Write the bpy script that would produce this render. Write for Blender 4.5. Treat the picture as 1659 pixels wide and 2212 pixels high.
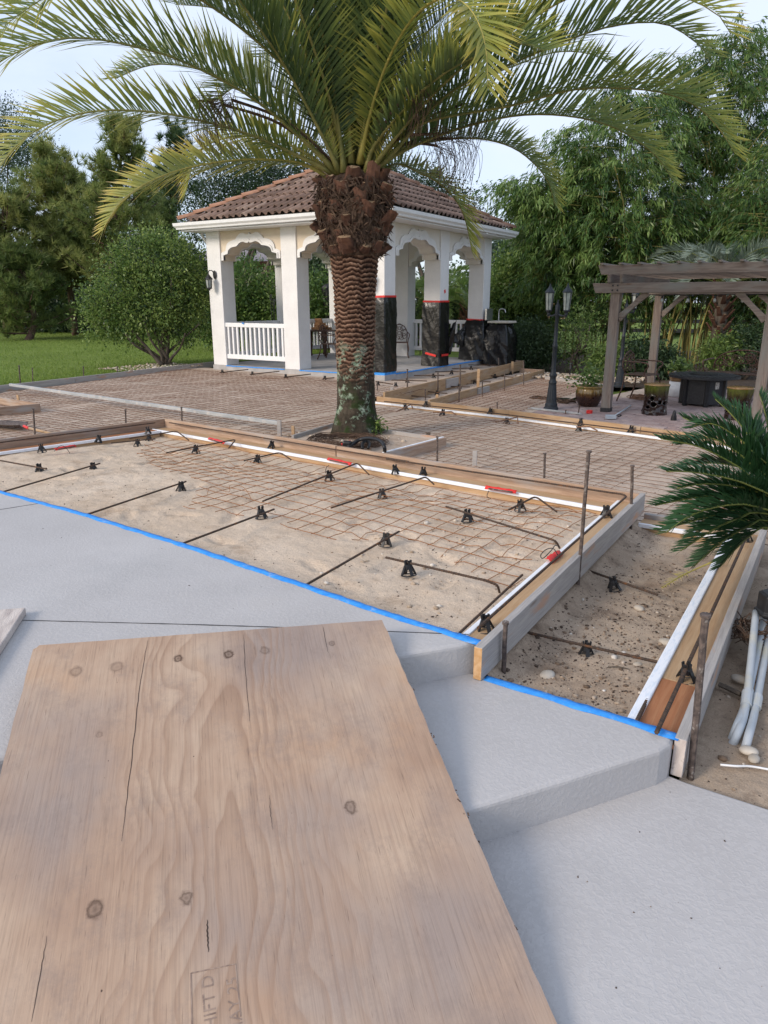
import bpy, bmesh, math, random
import numpy as np
from mathutils import Vector, Matrix

for _o in list(bpy.data.objects): bpy.data.objects.remove(_o)
S = bpy.context.scene
COL = S.collection
RNG = np.random.default_rng(7)
random.seed(7)
R = math.radians

# ------------------------------------------------------------------ camera, sky, sun, exposure
CAM_H = 1.4                       # lens height above the pool deck (z = 0)
PITCH = math.atan(456/1534.)      # looking down
YAW = R(32.1)                     # the site grid is the world grid; the camera is turned to the left of +Y
cam_d = bpy.data.cameras.new('camera'); cam = bpy.data.objects.new('camera', cam_d); COL.objects.link(cam)
cam_d.sensor_fit = 'VERTICAL'; cam_d.sensor_height = 36; cam_d.lens = 36*1534/2212.
cam_d.clip_start = .05; cam_d.clip_end = 2000
cam.location = (0, 0, CAM_H); cam.rotation_euler = (math.pi/2-PITCH, 0, YAW)
S.camera = cam
S.render.resolution_x = 768; S.render.resolution_y = 1024

SUN_EL, SUN_AZ = R(27), R(205)    # low soft sun behind the photographer (azimuth from +Y, clockwise)
w = bpy.data.worlds.new('World'); S.world = w; w.use_nodes = True
nt = w.node_tree; nt.nodes.clear()
wo = nt.nodes.new('ShaderNodeOutputWorld'); bg = nt.nodes.new('ShaderNodeBackground')
sk = nt.nodes.new('ShaderNodeTexSky'); sk.sky_type = 'NISHITA'; sk.sun_disc = False
sk.sun_elevation = SUN_EL; sk.sun_rotation = SUN_AZ; sk.air_density = 1.0; sk.dust_density = 1.5; sk.ozone_density = 1.5
tc = nt.nodes.new('ShaderNodeTexCoord'); mp = nt.nodes.new('ShaderNodeMapping'); mp.inputs['Scale'].default_value = (1, 1, 2.6)
nz = nt.nodes.new('ShaderNodeTexNoise'); nz.inputs['Scale'].default_value = 1.7; nz.inputs['Detail'].default_value = 7; nz.inputs['Roughness'].default_value = .55
rp = nt.nodes.new('ShaderNodeValToRGB'); rp.color_ramp.elements[0].position = .30; rp.color_ramp.elements[1].position = .60
rp.color_ramp.elements[0].color = (.30, .30, .30, 1); rp.color_ramp.elements[1].color = (.97, .97, .97, 1)
mx = nt.nodes.new('ShaderNodeMix'); mx.data_type = 'RGBA'
mx.inputs['B'].default_value = (4.0, 4.5, 5.5, 1)       # thin high cloud sheet lit from above
nt.links.new(tc.outputs['Generated'], mp.inputs['Vector']); nt.links.new(mp.outputs[0], nz.inputs['Vector'])
nt.links.new(nz.outputs['Fac'], rp.inputs[0]); nt.links.new(rp.outputs[0], mx.inputs['Factor'])
nt.links.new(sk.outputs[0], mx.inputs['A']); nt.links.new(mx.outputs['Result'], bg.inputs['Color'])
bg.inputs['Strength'].default_value = .12
nt.links.new(bg.outputs[0], wo.inputs['Surface'])
sd = bpy.data.lights.new('sun', 'SUN'); sun = bpy.data.objects.new('sun', sd); COL.objects.link(sun)
sd.energy = 1.5; sd.angle = R(18); sd.color = (1, .88, .74)
_s = Vector((math.sin(SUN_AZ)*math.cos(SUN_EL), math.cos(SUN_AZ)*math.cos(SUN_EL), math.sin(SUN_EL)))
sun.rotation_euler = _s.to_track_quat('Z', 'Y').to_euler()
S.view_settings.view_transform = 'Standard'; S.view_settings.look = 'None'; S.view_settings.gamma = 1
S.view_settings.use_curve_mapping = False; S.view_settings.exposure = 0.84
S.render.engine = 'CYCLES'

# ------------------------------------------------------------------ survey helpers (photo measurement -> place on a level or a plane)
FW = np.array([-math.sin(YAW)*math.cos(PITCH), math.cos(YAW)*math.cos(PITCH), -math.sin(PITCH)])
RT = np.array([math.cos(YAW), math.sin(YAW), 0.]); UP = np.cross(RT, FW); HD = np.array([-math.sin(YAW), math.cos(YAW), 0.])
CP = np.array([0, 0, CAM_H])
def ray(x, y): return FW + RT*(x-829.5)/1534. - UP*(y-1106.)/1534.
def at_z(x, y, z): d = ray(x, y); return CP + d*((z-CAM_H)/d[2])
def at_x(x, y, X): d = ray(x, y); return CP + d*(X/d[0])
def at_y(x, y, Y): d = ray(x, y); return CP + d*(Y/d[1])
def at_d(x, y, D): d = ray(x, y); return CP + d*(D/(d@HD))
def at_plane(x, y, p0, n): d = ray(x, y); return CP + d*(((p0-CP)@n)/(d@n))
LB, LC, LP = -.15, -.30, -.45      # levels: middle step / new patio, lower step, old paver patio

# ------------------------------------------------------------------ mesh helpers
def nrm(v): v = np.asarray(v, float); return v/(np.linalg.norm(v)+1e-12)
class MB:
    def __init__(s): s.v = []; s.f = []; s.m = []; s.cm = 0
    def add(s, vs, fs):
        o = len(s.v); s.v.extend([tuple(map(float, p)) for p in vs])
        for f in fs: s.f.append([i+o for i in f]); s.m.append(s.cm)
        return s
    def mat(s, i): s.cm = i; return s
    def box(s, c, d, rz=0, M=None):
        x, y, z = d[0]/2, d[1]/2, d[2]/2
        vs = [(-x,-y,-z),(x,-y,-z),(x,y,-z),(-x,y,-z),(-x,-y,z),(x,-y,z),(x,y,z),(-x,y,z)]
        if M is None: M = Matrix.Rotation(rz, 3, 'Z') if rz else None
        if M is not None: vs = [M @ Vector(v) for v in vs]
        vs = [(v[0]+c[0], v[1]+c[1], v[2]+c[2]) for v in vs]
        return s.add(vs, [(0,3,2,1),(4,5,6,7),(0,1,5,4),(1,2,6,5),(2,3,7,6),(3,0,4,7)])
    def bar(s, a, b, w, h, up=(0,0,1)):           # box beam from a to b, w across, h along up
        a, b = np.asarray(a, float), np.asarray(b, float); t = nrm(b-a); sd_ = nrm(np.cross(t, up)); u = np.cross(sd_, t)
        vs = []
        for p in (a, b):
            for i, j in ((-1,-1),(1,-1),(1,1),(-1,1)): vs.append(p+sd_*i*w/2+u*j*h/2)
        return s.add(vs, [(3,2,1,0),(4,5,6,7),(0,1,5,4),(1,2,6,5),(2,3,7,6),(3,0,4,7)])
    def tube(s, pts, r, n=6, cap=True, closed=False):
        pts = [np.asarray(p, float) for p in pts]; k = len(pts)
        rs = [r]*k if np.isscalar(r) else list(r)
        u = None; vs = []
        for i in range(k):
            if closed: t = nrm(pts[(i+1) % k]-pts[i-1])
            else: t = nrm(pts[min(i+1, k-1)]-pts[max(i-1, 0)])
            if u is None:
                u = np.cross(t, (0, 0, 1.)) if abs(t[2]) < .9 else np.cross(t, (1., 0, 0))
            u = nrm(u-t*(u@t)); v = np.cross(t, u)
            for j in range(n):
                a = 2*math.pi*j/n; vs.append(pts[i]+(u*math.cos(a)+v*math.sin(a))*rs[i])
        fs = []
        for i in range(k if closed else k-1):
            i2 = (i+1) % k
            for j in range(n): fs.append((i*n+j, i*n+(j+1) % n, i2*n+(j+1) % n, i2*n+j))
        if cap and not closed: fs += [tuple(range(n-1, -1, -1)), tuple(range((k-1)*n, k*n))]
        return s.add(vs, fs)
    def lathe(s, prof, n=24, c=(0,0,0), sq=None):
        vs = []
        for r, z in prof:
            for j in range(n):
                a = 2*math.pi*j/n + (math.pi/n if sq else 0); vs.append((c[0]+r*math.cos(a), c[1]+r*math.sin(a), c[2]+z))
        fs = []
        for i in range(len(prof)-1):
            for j in range(n): fs.append((i*n+j, i*n+(j+1) % n, (i+1)*n+(j+1) % n, (i+1)*n+j))
        fs += [tuple(range(n-1, -1, -1)), tuple(range((len(prof)-1)*n, len(prof)*n))]
        return s.add(vs, fs)
    def prism(s, poly, z0, z1):
        n = len(poly); vs = [(p[0], p[1], z0) for p in poly]+[(p[0], p[1], z1) for p in poly]
        return s.add(vs, [tuple(range(n-1, -1, -1)), tuple(range(n, 2*n))]+[(i, (i+1) % n, n+(i+1) % n, n+i) for i in range(n)])
    def grid(s, P):                               # P: (a,b,3) array
        a, b = P.shape[:2]
        return s.add(P.reshape(-1, 3), [(i*b+j, i*b+j+1, (i+1)*b+j+1, (i+1)*b+j) for i in range(a-1) for j in range(b-1)])
    def mesh(s, name, mats, smooth=False):
        me = bpy.data.meshes.new(name); me.from_pydata(s.v, [], s.f)
        for m_ in (mats if isinstance(mats, (list, tuple)) else [mats]): me.materials.append(m_)
        me.polygons.foreach_set('material_index', s.m)
        if smooth: me.polygons.foreach_set('use_smooth', [True]*len(me.polygons))
        me.update(); return me
    def obj(s, name, mats, parent=None, smooth=False, loc=(0,0,0), rot=(0,0,0), bevel=0):
        o = link(name, s.mesh(name, mats, smooth), parent, loc, rot)
        if bevel: bev(o, bevel)
        return o
def bev(o, wd, seg=2):
    b = o.modifiers.new('bevel', 'BEVEL'); b.width = wd; b.segments = seg; b.limit_method = 'ANGLE'; b.angle_limit = R(40)
def link(name, me, parent=None, loc=(0,0,0), rot=(0,0,0), scale=None):
    o = bpy.data.objects.new(name, me); COL.objects.link(o); o.parent = parent
    o.location = loc; o.rotation_euler = rot
    if scale is not None: o.scale = scale
    return o
def empty(name, loc=(0,0,0), rz=0): return link(name, None, None, loc, (0, 0, rz))
def tag(o, label=None, cat=None, group=None, kind=None):
    if label: o['label'] = label
    if cat: o['category'] = cat
    if group: o['group'] = group
    if kind: o['kind'] = kind
    return o
def copy_tree(o, parent=None):
    c = o.copy(); COL.objects.link(c); c.parent = parent
    for ch in list(o.children): copy_tree(ch, c)
    return c
def np_mesh(name, V, F, mats, lc=None, smooth=False):
    me = bpy.data.meshes.new(name); V = np.ascontiguousarray(V, np.float32); F = np.ascontiguousarray(F, np.int32)
    n, k = F.shape
    me.vertices.add(len(V)); me.vertices.foreach_set('co', V.ravel())
    me.loops.add(n*k); me.loops.foreach_set('vertex_index', F.ravel())
    me.polygons.add(n); me.polygons.foreach_set('loop_start', np.arange(0, n*k, k, dtype=np.int32))
    if smooth: me.polygons.foreach_set('use_smooth', np.ones(n, bool))
    if lc is not None:
        at = me.attributes.new('lc', 'FLOAT', 'POINT'); at.data.foreach_set('value', np.ascontiguousarray(lc, np.float32))
    for m_ in (mats if isinstance(mats, (list, tuple)) else [mats]): me.materials.append(m_)
    me.update(calc_edges=True); me.validate(); return me
def leaf_mesh(name, P, D, L, Wd, lc, mt, droop=.12):
    n = len(P); D = D/np.linalg.norm(D, axis=1, keepdims=True)
    rv = RNG.normal(size=(n, 3)); sdv = np.cross(D, rv); sdv /= np.linalg.norm(sdv, axis=1, keepdims=True)
    L = np.broadcast_to(L, (n,))[:, None]; Wd = np.broadcast_to(Wd, (n,))[:, None]
    mid = P+D*L*.45; tip = P+D*L; tip[:, 2] -= (L*droop)[:, 0]
    V = np.stack([P, mid+sdv*Wd/2, tip, mid-sdv*Wd/2], 1).reshape(-1, 3)
    F = np.arange(4*n).reshape(n, 4)
    return np_mesh(name, V, F, mt, np.repeat(lc, 4))

# value noise for real relief
_tab = np.random.default_rng(3).random((256, 256))
def vn(x, y):
    x = np.asarray(x, float); y = np.asarray(y, float); xi = np.floor(x).astype(int); yi = np.floor(y).astype(int)
    fx, fy = x-xi, y-yi; fx = fx*fx*(3-2*fx); fy = fy*fy*(3-2*fy)
    g = lambda a, b: _tab[a % 256, b % 256]
    return (g(xi, yi)*(1-fx)+g(xi+1, yi)*fx)*(1-fy)+(g(xi, yi+1)*(1-fx)+g(xi+1, yi+1)*fx)*fy
def fbm(x, y, o=4):
    s_ = 0; a = .5
    for i in range(o): s_ = s_+a*vn(np.asarray(x)*2**i+17.3*i, np.asarray(y)*2**i+9.1*i); a *= .5
    return s_-.47

# ------------------------------------------------------------------ materials
class NT:
    def __init__(s, name):
        s.m = bpy.data.materials.new(name); s.m.use_nodes = True; s.t = s.m.node_tree; s.n = s.t.nodes; s.n.clear()
        s.out = s.n.new('ShaderNodeOutputMaterial'); s.b = s.n.new('ShaderNodeBsdfPrincipled'); s.l(s.b, s.out, 0, 'Surface')
    def l(s, a, b, i, j): s.t.links.new(a.outputs[i], b.inputs[j])
    def new(s, t, **k):
        n = s.n.new('ShaderNode'+t)
        for a, b in k.items(): setattr(n, a, b)
        return n
    def coord(s, kind='Object', scale=(1,1,1), loc=(0,0,0)):
        c = s.new('TexCoord'); m = s.new('Mapping'); m.inputs['Scale'].default_value = scale; m.inputs['Location'].default_value = loc
        s.l(c, m, kind, 'Vector'); return m.outputs[0]
    def noise(s, co, scale, detail=4, rough=.55, dist=0):
        n = s.new('TexNoise'); n.inputs['Scale'].default_value = scale; n.inputs['Detail'].default_value = detail
        n.inputs['Roughness'].default_value = rough; n.inputs['Distortion'].default_value = dist
        s.t.links.new(co, n.inputs['Vector']); return n.outputs['Fac']
    def vor(s, co, scale, feat='F1'):
        n = s.new('TexVoronoi', feature=feat); n.inputs['Scale'].default_value = scale; s.t.links.new(co, n.inputs['Vector']); return n
    def ramp(s, fac, stops):
        r = s.new('ValToRGB'); e = r.color_ramp.elements
        while len(e) < len(stops): e.new(.5)
        for k, (p, c) in enumerate(stops):
            e[k].position = p; e[k].color = (*c, 1) if hasattr(c, '__len__') else (c, c, c, 1)
        s.t.links.new(fac, r.inputs[0]); return r.outputs[0]
    def mix(s, a, b, f, mode='MIX'):
        m = s.new('Mix', data_type='RGBA', blend_type=mode)
        for v, nm in ((f, 'Factor'), (a, 'A'), (b, 'B')):
            i = m.inputs[nm] if nm != 'Factor' else m.inputs[0]
            if nm == 'A': i = m.inputs[6]
            if nm == 'B': i = m.inputs[7]
            if hasattr(v, 'is_linked') or hasattr(v, 'links'): s.t.links.new(v, i)
            elif hasattr(v, '__len__'): i.default_value = (*v, 1)
            else: i.default_value = v
        return m.outputs[2]
    def math(s, op, a, b=None, c=None):
        m = s.new('Math', operation=op)
        for k, v in enumerate((a, b, c)):
            if v is None: continue
            if hasattr(v, 'links'): s.t.links.new(v, m.inputs[k])
            else: m.inputs[k].default_value = v
        return m.outputs[0]
    def bump(s, h, st=.3, dist=.01, prev=None):
        b = s.new('Bump'); b.inputs['Strength'].default_value = st; b.inputs['Distance'].default_value = dist
        s.t.links.new(h, b.inputs['Height'])
        if prev is not None: s.t.links.new(prev, b.inputs['Normal'])
        s.t.links.new(b.outputs[0], s.b.inputs['Normal']); return b.outputs[0]
    def col(s, c):
        if hasattr(c, '__len__'): s.b.inputs['Base Color'].default_value = (*c, 1)
        else: s.t.links.new(c, s.b.inputs['Base Color'])
    def set(s, rough=None, metal=None, spec=None, **k):
        if rough is not None: s.b.inputs['Roughness'].default_value = rough
        if metal is not None: s.b.inputs['Metallic'].default_value = metal
        if spec is not None: s.b.inputs['Specular IOR Level'].default_value = spec
        for a, v in k.items(): s.b.inputs[a.replace('_', ' ')].default_value = v
    def rnd(s): return s.new('ObjectInfo').outputs['Random']

def mk(name, c1, c2, scale=8, stretch=(1,1,1), rough=.8, bump=.2, bs=None, bd=.005, metal=0, spec=.3, lo=.35, hi=.65, rnd=0, fine=0, dirt=None):
    t = NT(name); co = t.coord(scale=stretch)
    f = t.noise(co, scale, 5); c = t.ramp(f, [(lo, c1), (hi, c2)])
    if fine:
        c = t.mix(c, t.ramp(t.noise(co, scale*9, 3), [(.3, 1-fine), (.7, 1.0)]), 1.0, 'MULTIPLY')
    if rnd:
        c = t.mix(c, t.ramp(t.rnd(), [(0, 1-rnd), (1, 1.0)]), 1.0, 'MULTIPLY')
    if dirt:                                        # (colour, scale, low, high) stains with a shape of their own
        c = t.mix(c, dirt[0], t.ramp(t.noise(t.coord(), dirt[1], 6, .65), [(dirt[2], 0.), (dirt[3], 1.)]))
    t.col(c); t.set(rough, metal, spec)
    if bump: t.bump(t.noise(co, bs or scale*6, 4), bump, bd)
    return t.m
def leafmat(name, stops, rough=.5, transl=.35, spec=.3):
    t = NT(name); a = t.new('Attribute', attribute_name='lc'); c = t.ramp(a.outputs['Fac'], stops)
    t.col(c); t.set(rough, 0, spec)
    tr = t.new('BsdfTranslucent'); t.t.links.new(c, tr.inputs['Color'])
    ms = t.new('MixShader'); ms.inputs[0].default_value = transl
    t.t.links.new(t.b.outputs[0], ms.inputs[1]); t.t.links.new(tr.outputs[0], ms.inputs[2]); t.t.links.new(ms.outputs[0], t.out.inputs['Surface'])
    return t.m
MT = {}
def wood(name, c1, c2, c3, grey=None, grain=1.0, knots=True, rough=.75):
    t = NT(name); co = t.coord(scale=(.6, 9, 9)); fine = t.coord(scale=(3, 90, 90))
    g = t.noise(co, 3, 6, .6, 1.2); c = t.ramp(g, [(.3, c1), (.5, c2), (.68, c3)])
    c = t.mix(c, t.ramp(t.noise(fine, 2.5, 4, .7), [(.3, .72), (.65, 1.0)]), grain, 'MULTIPLY')
    if knots:
        v = t.vor(t.coord(scale=(1.1, 5, 5)), 1.6); k = t.ramp(v.outputs['Distance'], [(.05, 1.), (.13, 0.)])
        c = t.mix(c, (.12, .06, .03), t.math('MULTIPLY', k, .75))
    if grey:
        c = t.mix(c, grey[0], t.ramp(t.noise(t.coord(scale=(.8, 4, 4)), grey[1], 6, .6), [(grey[2], 0.), (grey[3], 1.)]))
    c = t.mix(c, t.ramp(t.rnd(), [(0, .85), (1, 1.0)]), 1.0, 'MULTIPLY')
    t.col(c); t.set(rough, 0, .25); t.bump(t.noise(fine, 2.5, 4, .7), .35, .002)
    return t.m
MT['pine'] = wood('fresh_pine', (.38, .23, .12), (.50, .33, .19), (.57, .41, .26), ((.42, .33, .25), 2.0, .5, .75))
MT['pine_grey'] = wood('weathered_form_lumber', (.32, .21, .145), (.45, .31, .22), (.53, .40, .30), ((.40, .36, .33), 2.2, .52, .72))
MT['lum_grey'] = wood('concrete_stained_lumber', (.36, .33, .31), (.44, .41, .39), (.50, .46, .42), ((.50, .30, .20), 2.6, .58, .72))
MT['pergola'] = wood('silvered_pergola_timber', (.15, .11, .09), (.24, .185, .155), (.32, .26, .22), ((.22, .21, .19), 1.5, .50, .72))
MT['ledge'] = wood('orange_form_plywood', (.44, .27, .14), (.52, .345, .20), (.56, .40, .25), grain=.6, knots=False)
MT['ledge_red'] = wood('red_form_plywood', (.36, .14, .06), (.44, .19, .09), (.48, .24, .12), grain=.6, knots=False)
MT['cutend'] = mk('board_end_grain', (.50, .28, .12), (.62, .40, .22), 40, (1, 1, 1), bump=.1)
MT['foam'] = mk('white_form_liner', (.74, .76, .80), (.82, .83, .86), 30, bump=.15)
MT['foam_print'] = mk('blue_white_liner', (.66, .72, .80), (.80, .82, .86), 90, (.2, 1, 1), bump=.4, lo=.36, hi=.5)
MT['tape_blue'] = mk('blue_masking_tape', (.022, .22, .66), (.05, .31, .80), 30, bump=.45, rough=.6, bs=45, dirt=((.30, .40, .55), 14, .58, .72))
MT['tape_red'] = mk('red_tape', (.58, .02, .02), (.72, .05, .04), 30, bump=.25, rough=.45)
MT['rebar'] = mk('dark_rebar', (.05, .038, .032), (.11, .07, .048), 60, bump=.4, rough=.75, metal=.3, dirt=((.22, .09, .03), 25, .55, .7))
MT['rust'] = mk('rusty_wire', (.22, .085, .030), (.37, .16, .06), 60, bump=.3, rough=.85)
MT['rust_dark'] = mk('brown_wire', (.14, .075, .048), (.26, .14, .085), 40, bump=.3, rough=.85)
MT['stake'] = mk('old_steel_stake', (.07, .055, .05), (.17, .13, .11), 40, bump=.4, rough=.7, metal=.3, dirt=((.34, .31, .28), 30, .58, .68))
MT['blackp'] = mk('black_plastic', (.010, .010, .011), (.018, .018, .02), 30, bump=.1, rough=.45, spec=.4)
MT['wrap'] = mk('black_plastic_sheet', (.007, .007, .008), (.011, .011, .012), 6, bump=.5, bs=4.5, bd=.04, rough=.26, spec=.5)
MT['iron'] = mk('black_iron', (.014, .014, .016), (.03, .03, .033), 30, bump=.2, rough=.5, spec=.4)
MT['lampiron'] = mk('slate_blue_lamp_paint', (.015, .019, .025), (.025, .030, .038), 20, bump=.1, rough=.5, spec=.4)
MT['bronze'] = mk('antique_bronze', (.06, .036, .026), (.17, .10, .075), 25, bump=.3, rough=.45, metal=.4)
MT['mahog'] = mk('dark_mahogany', (.05, .02, .012), (.10, .04, .02), 12, (1, 1, .2), bump=.1, rough=.35)
MT['white'] = mk('white_vinyl', (.74, .74, .75), (.80, .80, .80), 10, bump=.0, rough=.45)
MT['stucco'] = mk('cream_stucco', (.70, .66, .60), (.76, .72, .66), 3, bump=.55, bs=55, bd=.012, rough=.9, fine=.05)
MT['stucco_w'] = mk('white_stucco', (.73, .72, .71), (.79, .78, .77), 3, bump=.55, bs=55, bd=.012, rough=.9, fine=.05)
MT['stucco_sun'] = mk('sunlit_stucco', (.66, .56, .44), (.72, .63, .51), 3, bump=.5, bs=55, bd=.01, rough=.9, fine=.05)  # front arch headers: warm sunlight put into the stucco colour
MT['concrete'] = mk('slab_concrete', (.34, .33, .32), (.46, .44, .43), 3, bump=.3, bs=40, rough=.9, fine=.1)
MT['glass'] = mk('lamp_glass', (.25, .28, .27), (.42, .44, .42), 12, bump=.0, rough=.12, spec=.6)
MT['chrome'] = mk('brushed_steel', (.55, .56, .58), (.68, .69, .70), 20, bump=.05, rough=.3, metal=.9)
MT['pvc'] = mk('grey_pvc', (.38, .42, .46), (.46, .49, .52), 8, bump=.05, rough=.4, dirt=((.50, .49, .42), 5, .52, .7))
MT['galv'] = mk('dusty_aluminium', (.32, .34, .35), (.45, .46, .46), 4, (.6, 3, 3), bump=.2, rough=.55, metal=.2, dirt=((.52, .49, .46), 9, .52, .66))
MT['brick'] = mk('clay_brick', (.34, .17, .08), (.50, .28, .14), 14, bump=.4, rough=.9, rnd=.25)
MT['stone'] = mk('river_stone', (.42, .36, .29), (.66, .60, .52), 5, bump=.2, rough=.7, rnd=.3)
MT['bark'] = mk('grey_bark', (.07, .055, .045), (.16, .13, .10), 10, (1, 1, .3), bump=.8, bd=.02, rough=.95)
MT['bark_red'] = mk('pine_bark', (.08, .05, .04), (.17, .11, .085), 8, (1, 1, .3), bump=.8, bd=.02, rough=.95)
MT['culm'] = mk('bamboo_culm', (.20, .19, .06), (.40, .33, .10), 4, (1, 1, .3), bump=.1, rough=.5, rnd=.4)
MT['deadfib'] = mk('dry_fibre', (.05, .03, .022), (.12, .075, .05), 20, bump=.3, rough=.9)
MT['soil'] = mk('dark_soil', (.05, .035, .025), (.13, .09, .06), 14, bump=.8, bd=.02, rough=1)
MT['roofgrey'] = mk('grey_shingle', (.22, .20, .21), (.34, .31, .32), 8, (1, 1, 1), bump=.5, rough=.95, fine=.3)
MT['tanwall'] = mk('tan_house_wall', (.55, .42, .28), (.62, .48, .33), 3, bump=.2, rough=.9)
MT['water_grey'] = mk('white_plastic', (.7, .7, .7), (.78, .78, .78), 10, bump=0, rough=.4)
# leaf colours: lc 0..1
MT['palmleaf'] = leafmat('palm_leaflet', [(0., (.058, .100, .050)), (.30, (.155, .215, .068)), (.55, (.37, .385, .085)), (.80, (.58, .48, .11)), (1., (.60, .46, .26))], .40, .46, .4)  # yellow end: lit leaflet edges put into the colour, and older fronds' own yellowing
MT['sago'] = leafmat('sago_leaflet', [(0., (.012, .042, .016)), (.6, (.034, .090, .030)), (1., (.14, .17, .04))], .5, .15, .25)
MT['bambooleaf'] = leafmat('bamboo_leaf', [(0., (.018, .052, .014)), (.5, (.080, .155, .034)), (1., (.23, .33, .09))], .38, .4, .45)
MT['hedge'] = leafmat('hedge_leaf', [(0., (.038, .086, .024)), (.5, (.125, .205, .050)), (1., (.28, .36, .10))], .38, .4, .4)
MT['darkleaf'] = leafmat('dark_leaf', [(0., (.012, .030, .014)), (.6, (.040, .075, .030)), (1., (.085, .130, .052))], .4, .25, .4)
MT['needle'] = leafmat('pine_needle', [(0., (.050, .095, .040)), (.45, (.19, .25, .075)), (1., (.38, .38, .13))], .5, .5, .3)
MT['silverleaf'] = leafmat('grey_green_leaf', [(0., (.07, .105, .075)), (.6, (.19, .245, .185)), (1., (.32, .36, .29))], .45, .25, .4)
MT['farleaf'] = leafmat('far_leaf', [(0., (.05, .085, .055)), (1., (.11, .16, .10))], .6, .3, .2)
MT['grassblade'] = leafmat('grass_blade', [(0., (.13, .20, .035)), (.6, (.215, .30, .06)), (1., (.32, .37, .11))], .5, .4, .2)

# ------------------------------------------------------------------ surface materials
def deck_mat():
    t = NT('textured_deck_coating'); co = t.coord()
    c = t.ramp(t.noise(co, 1.3, 5), [(.35, (.415, .395, .385)), (.65, (.48, .46, .45))])
    st = t.ramp(t.noise(co, 1.4, 7, .7), [(.50, 0.), (.75, .55)]); c = t.mix(c, (.34, .335, .33), st)
    c = t.mix(c, (.50, .46, .41), t.ramp(t.noise(t.coord(loc=(5, 3, 0)), .9, 8, .75), [(.56, 0.), (.72, .35)]))
    sp = t.ramp(t.vor(co, 9).outputs['Distance'], [(.02, 1.), (.035, 0.)]); sp2 = t.ramp(t.noise(co, 3.3, 2), [(.6, 0.), (.62, 1.)])
    c = t.mix(c, (.10, .09, .08), t.math('MULTIPLY', sp, sp2))
    k = t.ramp(t.noise(co, 58, 3, .55, .5), [(.44, 0.), (.60, 1.)])
    c = t.mix(c, (.51, .49, .48), t.math('MULTIPLY', k, .3))
    t.col(c); t.set(.62, 0, .35)
    b = t.bump(k, .30, .0022); t.bump(t.noise(co, 160, 3), .25, .002, b)
    return t.m
MT['deck'] = deck_mat()
def sand_mat(name, c1, c2, dark, spk=.4):
    t = NT(name); co = t.coord()
    c = t.ramp(t.noise(co, 1.6, 6, .6), [(.32, c1), (.66, c2)])
    c = t.mix(c, dark, t.ramp(t.noise(co, 3.7, 8, .74), [(.50, 0.), (.72, .85)]))
    c = t.mix(c, t.ramp(t.noise(co, 210, 2), [(.3, .78), (.7, 1.08)]), 1.0, 'MULTIPLY')
    v = t.vor(co, 55); ds = t.ramp(v.outputs['Distance'], [(.12, 1.), (.20, 0.)]); pat = t.ramp(t.noise(co, 2.3, 5, .7), [(.42, 0.), (.56, 1.)])
    c = t.mix(c, (.07, .05, .035), t.math('MULTIPLY', t.math('MULTIPLY', ds, pat), spk))
    v2 = t.vor(co, 19); d2 = t.ramp(v2.outputs['Distance'], [(.07, 1.), (.11, 0.)])
    c = t.mix(c, (.66, .60, .52), t.math('MULTIPLY', t.math('MULTIPLY', d2, t.ramp(t.noise(co, 1.9, 3), [(.5, 0.), (.6, 1.)])), .6))
    t.col(c); t.set(.95, 0, .15)
    b = t.bump(t.noise(co, 16, 7, .72), .75, .025); t.bump(t.noise(co, 120, 3), .4, .004, b)
    return t.m
MT['sand'] = sand_mat('dry_sand', (.60, .47, .35), (.73, .595, .465), (.36, .255, .175))
MT['sand_dirty'] = sand_mat('gravelly_sand', (.36, .27, .195), (.52, .41, .31), (.13, .085, .058), 1.0)
MT['sand_far'] = sand_mat('trodden_sand', (.48, .375, .295), (.61, .495, .40), (.27, .185, .135), .6)
def paver_mat():
    t = NT('rose_paver'); co = t.coord()
    c = t.ramp(t.rnd(), [(0, (.33, .235, .215)), (.5, (.40, .30, .275)), (1, (.45, .35, .325))])
    c = t.mix(c, t.ramp(t.noise(co, 40, 4, .7), [(.3, .75), (.7, 1.05)]), 1.0, 'MULTIPLY')
    t.col(c); t.set(.9, 0, .2); t.bump(t.noise(co, 90, 3), .4, .004); return t.m
MT['paver'] = paver_mat()
def lawn_mat():
    t = NT('lawn_turf'); co = t.coord()
    c = t.ramp(t.noise(co, .5, 6, .6), [(.3, (.14, .20, .036)), (.7, (.225, .30, .065))])
    c = t.mix(c, t.ramp(t.noise(co, 30, 4, .7), [(.3, .6), (.7, 1.1)]), 1.0, 'MULTIPLY')
    t.col(c); t.set(.9, 0, .15); t.bump(t.noise(co, 40, 4, .7), .8, .05); return t.m
MT['lawn'] = lawn_mat()

# ------------------------------------------------------------------ the ground, the lawn, the sand
def sheet(name, x0, x1, y0, y1, step, zf, mt, clip=None, kind='structure'):
    nx, ny = max(2, int((x1-x0)/step)+1), max(2, int((y1-y0)/step)+1)
    X, Y = np.meshgrid(np.linspace(x0, x1, nx), np.linspace(y0, y1, ny), indexing='ij'); Z = zf(X, Y)
    V = np.stack([X, Y, Z], -1).reshape(-1, 3); idx = np.arange(nx*ny).reshape(nx, ny)
    F = np.stack([idx[:-1, :-1], idx[1:, :-1], idx[1:, 1:], idx[:-1, 1:]], -1).reshape(-1, 4)
    if clip is not None:
        c = V[F].mean(1); F = F[clip(c[:, 0], c[:, 1])]
    o = link(name, np_mesh(name, V, F, mt, smooth=True)); return tag(o, kind=kind)
MB().grid(np.array([[(-700, -120, -.62), (-700, 900, -.62)], [(700, -120, -.62), (700, 900, -.62)]], float)).obj('ground', MT['lawn'])['kind'] = 'structure'
def lawn_z(X, Y): return -.235+.03*fbm(X*.35, Y*.35)
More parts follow.
